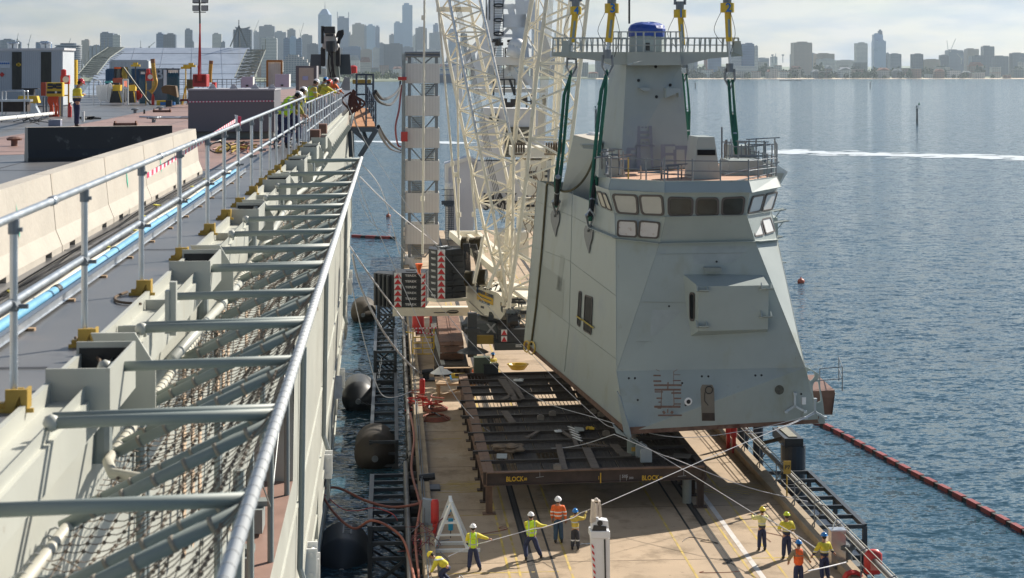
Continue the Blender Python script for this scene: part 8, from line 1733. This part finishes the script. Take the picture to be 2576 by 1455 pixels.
# far edge gear near gangway
mb=MB(); mb.beam(DX(862,225,100),DX(874,195,100),.3,.3); mb.beam(DX(874,195,100),DX(874,228,100),.3,.3); mb.thing('steel_post',[M('post grey',(.32,.34,.34))],'grey slanted steel post at the far deck edge','post')
mb=MB()
for k in range(18): a=DX(random.uniform(880,897),random.uniform(225,250),97); mb.tube(spline([a,a+V((random.gauss(0,.2),0,-.4)),a+V((random.gauss(0,.2),0,-.9))],4),.06,5)
mb.thing('hanging_net_bundle',[M('maroon bundle',(.10,.04,.03),.9)],'dark maroon bundle hanging at the far deck edge by the gangway','bundle')
mb=MB(); 
for k in range(5): mb.lathe(DX(865+k*6,184+random.random()*3,135)+V((0,0,0)),[(.3,0),(.3,.5),(.1,.6)],8)
mb.thing('red_drums',[red],'row of small red canisters beyond the gangway','canisters')
mb=MB(); random.seed(12)
for k in range(26): p=G(random.uniform(545,625),random.uniform(362,384),DZ+.06); mb.mi=random.randint(0,2); mb.tube(spline([p,p+V((random.gauss(0,.3),random.gauss(0,.5),.12)),p+V((random.gauss(0,.3),random.gauss(0,.5),0))],4),.025,5)
mb.mi=0; c=G(553,386,DZ+.1); mb.tube([c+V((.28*math.cos(a*.4),.1*math.sin(a*.4),.15+.14*math.sin(a*.4))) for a in range(17)],.02,5,closed=True)
mb.thing('rope_tangle',[blackp,M('ochre rope',(.38,.27,.05)),orh],'heap of coiled ropes, shackles and cables behind the railing at the barrier end','ropes')
# ================================================================ CITY AND FAR SHORE
random.seed(31)
def fac(name,c1,c2,fr,du=.5,vx=None): return Mbands(name,c1,c2,fr,2,rough=.4,duty=du,vert=vx)
FA={'b':fac('blue glass tower',(.10,.20,.38),(.05,.11,.25),.27,.55),'g':fac('grey tower',(.20,.25,.34),(.08,.11,.18),.27,.5,(0,.3,.7)),'w':fac('pale tower',(.60,.60,.58),(.25,.28,.32),.30,.45),'d':fac('dark tower',(.04,.065,.12),(.10,.14,.22),.27,.5,(0,.25,.6)),'t':fac('tan tower',(.36,.30,.26),(.20,.19,.19),.3,.5,(0,.3,.6)),'l':M('light slab tower',(.26,.40,.60),.3,var=.06,sc=.02)}
NB=0
def tower(x0,x1,yt,t,k,lab,cat='tower',top=None,d=None,grp=None,yb=None,nm='office_tower'):
    p0=W(x0,yt,t); p1=W(x1,yt,t); w_=(p1-p0).length; d=d or w_*.8; h=p0.z; m=FA[k]; c=(p0+p1)/2; c.z=1; root=T(nm,lab,cat,c,grp)
    mb=MB(); mb.box(c+V((0,d/2,h/2)),(w_,d,h)); mb.build('tower_shaft',m,root)
    if top=='spire':
        h0=W(0,38,t).z; 
        mb=MB()
    mb=MB(); mb.box(c+V((random.uniform(-.15,.15)*w_,d/2,h+h*.015)),(w_*.5,d*.5,h*.03+4)); mb.box(c+V((0,d/2,h+1)),(w_*.97,d*.97,2)); mb.build('roof_plant',m,root)
    return root
def unique(side,i,desc): return desc
T6=6600
tw_=[(252,284,87,T6*.6,'g','grey residential tower pair, left half, above the silver ramp'),(284,302,92,T6*.6,'w','paler slim half of the tower pair above the silver ramp'),(393,411,88,T6*.65,'b','dark blue half of the wide scaffolded building above the ramp'),(411,441,90,T6*.65,'d','scaffold wrapped half of the wide building above the ramp'),(465,484,78,T6*.7,'g','slim tower just left of the red light mast'),(482,488,108,T6*.7,'g','low wing of the slim tower by the light mast'),(534,557,89,T6*.7,'w','round topped pale tower right of the light mast'),(556,566,109,T6*.7,'g','low block beside the round topped pale tower'),(637.6,651,82.6,T6,'g','narrow grey tower right of the curved roof one'),(651.6,690,68,T6,'d','stepped dark tower with a crane left of it'),(657,696,99.6,T6*.6,'w','white balconied apartment tower in front of the stepped dark one'),(691.5,719,83,T6,'g','mid grey tower left of the twin cranes'),(722.6,743,77,T6,'d','dark rounded tower above the blue residential ones'),(713,729,101,T6*.6,'b','blue residential slab with strong balconies, left'),(728.7,745,97,T6*.6,'l','plain pale blue slab between balconied blocks'),(745,759,101,T6*.6,'b','blue glass residential tower, right one'),(759,785,91,T6,'d','low dark tower left of the pointed spire tower'),(848.5,877.7,47.4,T6,'b','dark blue tower with twin masts'),(877,882,85,T6,'g','narrow annex right of the twin mast tower'),(886,917,63.5,T6,'t','tan pink tower right of the twin mast one'),(917,922,68,T6,'g','thin edge tower beside the tan pink one'),(922,944,67,T6*.98,'l','pale tower with a pointed gable roof'),(944,955,70,T6,'b','cylindrical corner of the gabled tower'),(979,991,90,T6,'g','low grey tower left of the tallest pair'),(991,1013,60,T6,'l','lower half of the tallest pair of towers'),(1012,1037.6,15,T6,'l','tallest flat topped blue tower in the city'),(1038,1048,92,T6,'w','low white tower at the foot of the tallest one'),(1045,1074,73,T6,'d','dark tower with serrated sides, right of the tallest'),(1080,1112,85,T6,'g','square grey tower left of the lattice mast'),(1089.6,1103,64,T6*1.05,'b','small blue block rising behind the square grey tower'),(1128,1150,78,T6,'b','blue tower seen through the lattice mast, left'),(1158,1175,88,T6,'g','grey tower seen through the lattice mast, right'),(1338,1352,50,T6,'b','blue tower seen between the booms, left'),(1353,1362,92,T6,'g','small grey tower seen between the booms'),(1240,1262,95,T6,'g','grey block seen behind the ladder tower'),(1395,1408,80,T6,'w','pale tower seen behind the broad boom'),
(862,907,121,T6*.75,'b','wide blue office block above the dark screen'),(907,936,128,T6*.75,'t','wide tan office block in the middle city'),(937.7,955,124,T6*.75,'w','white banded office block in the middle city'),(965.7,1013,114,T6*.75,'d','broad dark office block below the tallest tower'),(772.5,800,114,T6*.75,'d','dark block behind the deckhouse'),(1013,1040,122,T6*.75,'g','grey block right of the broad dark office'),(1050,1110,128,T6*.75,'w','low white block behind the stair tower'),(806,862,124,T6*.75,'g','grey block behind the boom crane'),(955,967,112,T6*.75,'g','thin grey block beside the broad dark office'),(880,895,92,T6,'t','brown midrise right of the twin mast tower')]
tw_+=[(0,38,104,3900,'g','low grey block with stepped roof at the far left skyline'),(38,52,109,3900,'d','small dark block at the far left skyline'),(90,125,110,3600,'b','blue grey block above the container hut'),(225,252,118,5200,'g','hazy low block left of the grey tower pair'),(205,224,104,5200,'t','hazy brown block above the yellow panel')]
for x0,x1,yt,t,k,lab in tw_: tower(x0,x1,yt,t,k,lab)
# special towers
t=T6; p0,p1=W(800,38,t),W(833.7,38,t); w_=(p1-p0).length; c=(p0+p1)/2; h=c.z; c.z=1; root=T('spire_tower','tall pale blue tower with chamfered pyramid top and spire','tower',c); mb=MB(); q=w_*.18
oct_=lambda s,z:[c+V((x*s,w_/2+y*s,z)) for x,y in ((-w_/2+q,-w_/2),(w_/2-q,-w_/2),(w_/2,-w_/2+q),(w_/2,w_/2-q),(w_/2-q,w_/2),(-w_/2+q,w_/2),(-w_/2,w_/2-q),(-w_/2,-w_/2+q))]
mb.prism(oct_(1,0),(0,0,h)); a=oct_(1,h); b=oct_(.35,W(0,23.5,t).z)
for i in range(8): mb.poly([a[i],a[(i+1)%8],b[(i+1)%8],b[i]])
mb.poly(b); mb.build('tower_shaft',FA['l'],root); mb=MB(); mb.bar(c+V((0,w_/2,W(0,23.5,t).z)),c+V((0,w_/2,W(0,5,t).z)),1.6,5,r2=.5); mb.build('spire',FA['g'],root)
mb=MB(); 
for x,y in ((849,30),(877,31)): mb.bar(W(x,48,T6+5),W(x,y,T6+5),1.3,4)
mb.thing('roof_masts',[FA['g']],'pair of thin masts on the dark blue twin mast tower','mast')
t=3600; p0,p1=W(587,76,t),W(632,76,t); c=(p0+p1)/2; h=c.z; c.z=1; w_=(p1-p0).length; root=T('curved_roof_tower','dark scaffolded tower with an upswept curved roof','tower',c); mb=MB(); mb.box(c+V((0,w_*.4,h/2)),(w_,w_*.8,h)); mb.build('tower_shaft',FA['d'],root); mb=MB(); f=lambda x,y:W(x,y,t); mb.prism([f(591,67.5),f(600,70.5),f(610,71.5),f(620,70),f(627.5,67),f(623,75),f(594,75)],(0,w_*.8,0)); mb.build('curved_roof',FA['d'],root); mb=MB()
for x in (586,588,630.5,632.5):
    mb.bar(f(x,78),f(x,118),.25,4)
for k in range(12): mb.bar(f(586,79+k*3.3),f(590,79+k*3.3),.2,3); mb.bar(f(629,79+k*3.3),f(633,79+k*3.3),.2,3)
mb.build('scaffold',FA['w'],root)
t=2600; root=T('round_apartment_block','round white apartment block with stacked balconies above the hut','apartment block',G(175,190,1)); c=W(172,116,t); h=c.z; c.z=1; r=33/F*t
mb=MB(); mb.lathe(c,[(r*.92,0),(r*.92,h),(r*.6,h),(r*.6,h+3)],24); mb.build('tower_shaft',FA['d'],root)
mb=MB()
for k in range(13): mb.lathe(c+V((0,0,h-1-k*3.2)),[(r,0),(r*1.02,.1),(r*1.02,1.3),(r,1.4)],24)
mb.build('balcony_ring',FA['w'],root)
t=2900; root=T('terraced_apartments','cream terraced waterfront apartment block with balconies','apartment block',W(740,186,t))
for i,(x0,x1,y) in enumerate(((707,777,158),(712,772,150),(718,762,143),(724,750,138))):
    a,b=W(x0,y,t+i*4),W(x1,y,t+i*4); mb=MB(); mb.box(((a.x+b.x)/2,a.y+15,a.z/2),((b-a).length,30,a.z)); mb.build('terrace_storey',fac('apartment facade',(.58,.53,.47),(.22,.23,.24),.33,.5,(0,.22,.72)),root)
tr_=[(1840,1865,118,3950,'w','white balconied half of the apartment tower right of the yardarm'),(1865,1898,114,3950,'b','glass half of the apartment tower right of the yardarm'),(1898,1907,120,3950,'w','thin white edge of the apartment tower'),(1848,1905,170,3900,'w','white podium of the apartment tower'),(1736,1755,140,4300,'g','hazy block left of the brick chimney'),(1782,1815,148,4300,'b','hazy block right of the brick chimney'),(1720,1736,148,4300,'t','tan block beneath the yardarm'),(1560,1600,150,4300,'g','hazy block glimpsed left of the mast'),(1500,1535,150,4000,'d','dark block glimpsed between the green slings'),
(1909,1935,149,5200,'g','hazy stadium side block, left'),(1940,1956,146,5200,'w','hazy pale block below the stadium lights'),(1997,2043.7,110.5,4400,'t','broad brown residential tower on the right shore'),(1990,2010,140,4450,'g','low wing at the foot of the broad brown tower'),(2043,2053,138,4500,'g','small block beside the broad brown tower'),(2054,2100,138.5,4400,'t','wide low brown block on the right shore'),(2060,2100,152,4300,'w','pale low office in front of the wide brown block'),(2154.5,2183,112,4600,'w','pale rounded top tower on the right shore'),(2198.6,2229,106,4600,'l','stepped tallest tower on the right shore, body'),(2198.6,2221.6,90,4620,'l','upper step of the tallest right shore tower'),(2210,2220,81,4640,'g','crown of the tallest right shore tower'),(2229,2237,137,4600,'g','low annex of the tallest right shore tower'),(2240,2268,139,4400,'g','square grey tower right of the tallest right shore one'),(2296,2323,139.5,4400,'d','dark square tower on the right shore'),(2366,2386,142,4700,'d','building under construction below two cranes'),(2386,2424,129.5,4700,'g','grey slab below the two right shore cranes'),(2432.5,2463,126.5,4700,'t','brown tower pair on the right shore, left'),(2445,2480,144,4500,'d','dark low block in front of the brown tower pair'),(2474,2502,120,4700,'d','brown tower pair on the right shore, right taller one'),(2503.7,2538,144.5,4600,'d','dark stepped block near the right edge'),(2547,2580,137,4600,'d','dark block at the right edge of the photo'),(2324,2366,153,4400,'t','low red brick block on the right shore'),(2105,2150,155,4500,'w','low white block on the right shore'),(2420,2434,136,4800,'g','thin grey block between two right shore towers')]
for x0,x1,yt,t,k,lab in tr_: tower(x0,x1,yt,t,k,lab)
mb=MB(); mb.lathe(V((W(1775,150,4200).x,W(1775,150,4200).y,1)),[(5,0),(4,W(1775,150,4200).z)],10); mb.thing('brick_chimney',[M('brick chimney',(.25,.09,.07),.8)],'tall red brick chimney on the far shore under the yardarm','chimney')
def tcrane(x,y0,y1,jx,jy,t,lab):
    mb=MB(); a=W(x,y1,t);b=W(x,y0,t); mb.beam(a,b,1.6,1.6); mb.beam(b,W(jx,jy,t),1.2,1.2); mb.beam(b,b+(b-W(jx,jy,t))*.25,1.4,1.2); mb.box(b,(4,4,3)); mb.thing('tower_crane',[FA['w']],lab,'tower crane','tower cranes over the city')
for a in ((641,76,90,651,52,6400,'tower crane leaning right above the narrow grey tower'),(756,86,110,764,58,6400,'tower crane between grey city towers, jib up right'),(758,92,110,752,74,6450,'second tower crane crossing the first one'),(44,100,125,46,85,3900,'tower crane at far left, jib nearly upright'),(72,112,128,78,88,3800,'tower crane above the container hut'),(376,118,122,390,106,3900,'small tower crane above the ramp'),(354,120,122,354,103,3900,'thin mast above the ramp'),(173,112,118,178,97,3700,'thin crane jib above the round block'),(2385,128,142,2382,102,4700,'right shore construction crane with upright jib'),(2390,130,142,2404,98,4700,'right shore construction crane with jib to the right'),(2418,148,162,2408,135,4500,'low construction crane before the grey slab')): tcrane(*a)
mb=MB()
for x in (1963,1993-25): pass
for x in (1943,1969.5): mb.bar(W(x,158,5200),W(x,140,5200),1.2,5); mb.box(W(x,139,5200),(7,1,4))
mb.bar(W(1951,160,5200),W(1951,135,5200),1,5); mb.thing('stadium_lights',[FA['g']],'stadium light masts on the hazy right shore','light mast')
# low waterfront buildings
random.seed(77); cols=[fac('low pale wall',(.46,.44,.41),(.12,.13,.15),.24,.45,(0,.2,.6)),fac('low brick wall',(.24,.15,.12),(.07,.07,.08),.25,.45,(0,.17,.55)),fac('low dark wall',(.09,.11,.13),(.18,.21,.25),.25,.5,(0,.2,.5)),fac('low white wall',(.66,.65,.62),(.20,.22,.25),.26,.45,(0,.22,.6))]; rfs=[M('red tile roof',(.24,.10,.07),.8),M('grey tin roof',(.25,.27,.29),.5)]; wins=M('house window',(.03,.04,.05),.3)
ZN=[(1545,'glimpsed between the slings'),(1760,'left of the brick chimney'),(1850,'behind the yardarm end'),(1910,'by the white apartment tower'),(1990,'below the stadium lights'),(2048,'under the broad brown tower'),(2105,'under the wide brown block'),(2152,'between brown block and rounded tower'),(2192,'under the rounded top tower'),(2235,'under the tallest right tower'),(2290,'by the square grey tower'),(2360,'by the dark square tower'),(2430,'under the two cranes'),(2510,'under the brown tower pair'),(2700,'at the right edge')]
ZC_=[(60,'at the far left'),(250,'above the hut roof'),(400,'above the ramp left half'),(560,'above the ramp middle'),(700,'above the ramp right end'),(840,'left of the boom crane'),(890,'right of the boom crane'),(960,'under the gabled tower'),(1015,'under the tallest tower'),(1115,'behind the stair tower'),(1300,'through the lattice mast'),(1600,'through the broad boom')]
def zone(x,right=True):
    for a,b in (ZN if right else ZC_):
        if x<a: return b
    return 'at the right edge'
KC=['cream','brick red','dark','white']
def low(x,w_,t,h,k,lab,grp):
    gab=random.random()<.5; ri=random.randint(0,1); lab='%s %s%s with %s %s roof %s'%('wide' if w_>24 else ('narrow' if w_<15 else 'medium'),KC[k],' tall block' if h>28 else (' low block' if h<12 else ' block'),['red','grey'][ri],'gabled' if gab else 'flat',zone(x,grp.endswith('shore') or grp.endswith('beach')))
    c=W(x,HY,t); c.z=1; root=T('waterfront_building',lab,'low building',c,grp); ww=w_/F*t; d=random.uniform(12,25)
    mb=MB(); mb.box(c+V((0,d/2,h/2)),(ww,d,h)); mb.build('wall',cols[k],root)
    mb=MB()
    if gab: mb.prism([c+V((-ww*.53,-.5,h)),c+V((ww*.53,-.5,h)),c+V((ww*.35,d/2,h+h*.35)),c+V((-ww*.35,d/2,h+h*.35))],(0,.01,0)); mb.prism([c+V((-ww*.5,0,h)),c+V((ww*.5,0,h)),c+V((0,0,h+h*.3))],(0,d,0))
    else: mb.box(c+V((0,d/2,h+.5)),(ww*1.02,d*1.02,1))
    mb.build('roof',rfs[ri],root)

x=1480
while x<2590:
    w_=random.uniform(9,30)
    if not(1555<x<1700): low(x+w_/2,w_,random.uniform(3800,3950),random.uniform(7,22),random.choice((0,0,1,2,3)),'low waterfront building in the band of houses behind the far beach','low buildings along the far shore')
    x+=w_*random.uniform(.95,1.9)
x=1500
while x<2590:
    w_=random.uniform(14,40); low(x+w_/2,w_,random.uniform(4050,4300),random.uniform(20,38),random.choice((0,1,2,0)),'midrise block in the second band of buildings behind the far beach','midrise blocks behind the far beach'); x+=w_*random.uniform(1.5,3.2)
x=780
while x<1460:
    w_=random.uniform(12,34); low(x+w_/2,w_,random.uniform(4300,4800),random.uniform(14,48),random.choice((0,2,3,1)),'midrise block at the foot of the city skyline','midrise blocks at the foot of the city'); x+=w_*random.uniform(.7,1.3)
x=-20
while x<800:
    w_=random.uniform(14,36)
    low(x+w_/2,w_,random.uniform(4000,4600),random.uniform(14,40),random.choice((0,2,0,1)),'midrise block glimpsed over the ship deck','midrise blocks beyond the ship'); x+=w_*random.uniform(1.0,2.0)
# cruise ship
t=2900; cs=T('cruise_ship','blue hulled white decked cruise ship moored behind the stair tower','cruise ship',V((W(1150,HY,t).x,W(1150,HY,t).y,0))); mb=MB(); mb.prism([W(1104,208,t),W(1170,208,t),W(1172,190,t),W(1102,190,t)],(0,25,0)); mb.build('hull',M('cruise blue',(.03,.07,.15),.4),cs)
for k in range(6):
    mb=MB(); mb.prism([W(1104+k*2,190-k*6,t),W(1168-k,190-k*6,t),W(1168-k,186-k*6,t),W(1104+k*2,186-k*6,t)],(0,24,0)); mb.build('deck_row',FA['w'] if k%2 else FA['b'],cs)
mb=MB(); mb.prism([W(1122,156,t),W(1134,156,t),W(1130,142,t),W(1124,142,t)],(0,8,0)); mb.build('funnel',M('cruise blue',(.03,.07,.15)),cs)
# trees along the shores
random.seed(5)
leaf=[M('leaf green',(.055,.09,.035),.8,var=.4,sc=.15),M('leaf olive',(.16,.19,.05),.8,var=.35,sc=.15),M('leaf dark',(.03,.05,.025),.8,var=.35,sc=.15)]; bark=M('bark',(.10,.07,.05),.9)
def mktree(k,palm=False):
    root=T('pine_tree' if False else 'shore_tree','','',V((0,0,0))); mb=MB(); h=7 if not palm else 11; mb.bar((0,0,0),(0,0,h*.6),.7,6,r2=.4)
    for a in range(5): mb.bar((0,0,h*.45),(3*math.cos(a*1.25),3*math.sin(a*1.25),h*.85),.3,5,r2=.1)
    mb.build('trunk',bark,root); mb=MB()
    for i in range(150):
        a=random.random()*6.28; r=random.random()**.5*5.2; z=h+random.gauss(0,2.0)-r*.25; c=V((r*math.cos(a),r*math.sin(a),z)); s=random.uniform(.8,1.7); u=V((random.gauss(0,1),random.gauss(0,1),random.gauss(0,1))).normalized(); v=u.orthogonal().normalized(); w2=u.cross(v); mb.poly([c+v*s,c+w2*s,c-v*s,c-w2*s])
    mb.build('crown',leaf[k],root); return root
protos=[mktree(0),mktree(1),mktree(2)]; first=[True]*3
def plant(x,t,k,s,lab,grp):
    c=W(x,HY,t); c.z=.9
    if first[k]: o=protos[k]; first[k]=False; o.location=c
    else: o=dup(protos[k],loc=c)
    o.scale=(s,s,s*random.uniform(.8,1.2)); o.rotation_euler[2]=random.random()*6; tag(o,'%s %s %s'%('large' if s>1.35 else ('small' if s<1.05 else 'middling'),lab.replace(' scattered along the far right beach front','').replace(' on the spit of land below the city',''),zone(x,x>1600)),'tree',grp)
for i in range(62):
    k=random.choice((0,2,2)); plant(random.uniform(1700,2585),random.uniform(3785,3900),k,random.uniform(.8,1.7),['mid green tree scattered along the far right beach front','','dark green tree scattered along the far right beach front'][k],'trees along the far right shore')
for i in range(34):
    k=random.choice((1,1,0)); plant(random.uniform(868,1110),random.uniform(3400,3700),k,random.uniform(.9,1.6),['green tree on the spit of land below the city','yellow green tree on the spit of land below the city',''][k],'trees on the spit below the city')
for i in range(30):
    k=random.choice((0,2)); plant(random.uniform(1700,2585),random.uniform(4000,4200),k,random.uniform(1.6,2.6),['mid green tree scattered along the far right beach front','','dark green tree scattered along the far right beach front'][k],'trees along the far right shore')
mb=MB(); a=[W(x,HY,t) for x,t in ((-200,2900),(860,2900),(1120,3300),(1500,3740),(1500,4200),(-200,4200))]; mb.prism([V((p.x,p.y,1.8)) for p in a],(0,0,-3)); struct(mb,'spit_land',landm)
mb=MB(); a=[G(1960,203,.6),G(2015,203,.6)]; mb.beam(a[0],a[1],8,1.2); 
for k in range(8): p=a[0].lerp(a[1],k/7); mb.bar(p,p-V((0,0,2)),.6,5)
mb.thing('jetty',[blackp],'tiny dark jetty off the far right beach','jetty')
# yachts & markers
def pilem(x,yb,yt,lab,k=1.0,cone=True):
    b=G(x,yb,0); t=(b-CAM).dot(FW); h=(yb-yt)/F*t; root=T('channel_marker',lab,'channel marker',b,'navigation marker piles in the bay'); mb=MB(); mb.bar(b-V((0,0,2)),b+V((0,0,h*.2)),.45*k,10); mb.bar(b+V((.1,0,0)),b+V((.1,0,h*.74)),.28*k,8); mb.bar(b-V((.35,0,0)),b+V((-.35,0,h*.7)),.12*k,6); mb.build('pile',M('marker dark',(.03,.045,.05),.5),root)
    mb=MB(); mb.box(b+V((.2,0,h*.72)),(2.4*k,1.2*k,.2)); mb.box(b+V((-.2,0,h*.80)),(.6*k,.6*k,.9*k)); mb.bar(b+V((.6*k,0,h*.72)),b+V((.9*k,0,h*.9)),.1*k,5); mb.build('lantern_stage',M('marker pale',(.30,.34,.33)),root)
    mb=MB(); mb.lathe(b+V((.9*k,0,h*.88)),[(.55*k,0),(.05,h*.12)],10); mb.build('green_cone',M('marker green',(.02,.20,.12),.5),root)
pilem(2307,311,258,'green topped pile marker standing alone in the bay at right'); pilem(1499,324,256,'green topped pile marker seen between the green slings'); pilem(2189,222,202,'small distant pile marker in the bay below the tallest right tower',1.3)
pilem(1749,222,204,'small distant pile marker just right of the mast',1.3)
for x,y,r,lab in ((2015,712,.42,'orange buoy floating right of the hanging block'),(977,546,.4,'small orange buoy floating between ship and stair tower')):
    mb=MB(); b=G(x,y,0); mb.ball(b+V((0,0,.15)),r,12,(1,1,.85)); mb.bar(b+V((0,0,.4)),b+V((0,0,.65)),.07,6); mb.thing('buoy',[M('buoy orange',(.55,.13,.07),.5)],lab,'buoy','orange buoys',smooth=True)
def boat(x,y,l,lab):
    b=G(x,y,0); mb=MB(); mb.prism([b+V((-l/2,0,.2)),b+V((l/2,0,.2)),b+V((l*.6,0,1.4)),b+V((-l/2,0,1.4))],(0,l*.3,0)); mb.box(b+V((-l*.1,l*.15,2.2)),(l*.4,l*.2,1.6)); mb.bar(b+V((0,l*.1,2)),b+V((0,l*.1,4.5)),.12,5); mb.thing('motor_boat',[white],lab,'boat')
boat(1422,203,14,'small white boat off the beach seen through the broad boom')
# ================================================================ HAZE
hz=bpy.data.materials.new('haze'); hz.use_nodes=True; nt=hz.node_tree; nt.nodes.clear(); o=N(nt,'ShaderNodeOutputMaterial'); v=N(nt,'ShaderNodeVolumePrincipled'); v.inputs['Color'].default_value=(.76,.90,1,1); v.inputs['Density'].default_value=HAZE; v.inputs['Anisotropy'].default_value=.55; nt.links.new(v.outputs[0],o.inputs['Volume'])
mb=MB(); mb.bb(-6000,6500,-400,9600,-6,335); o=mb.build('haze',hz); o['kind']='stuff'
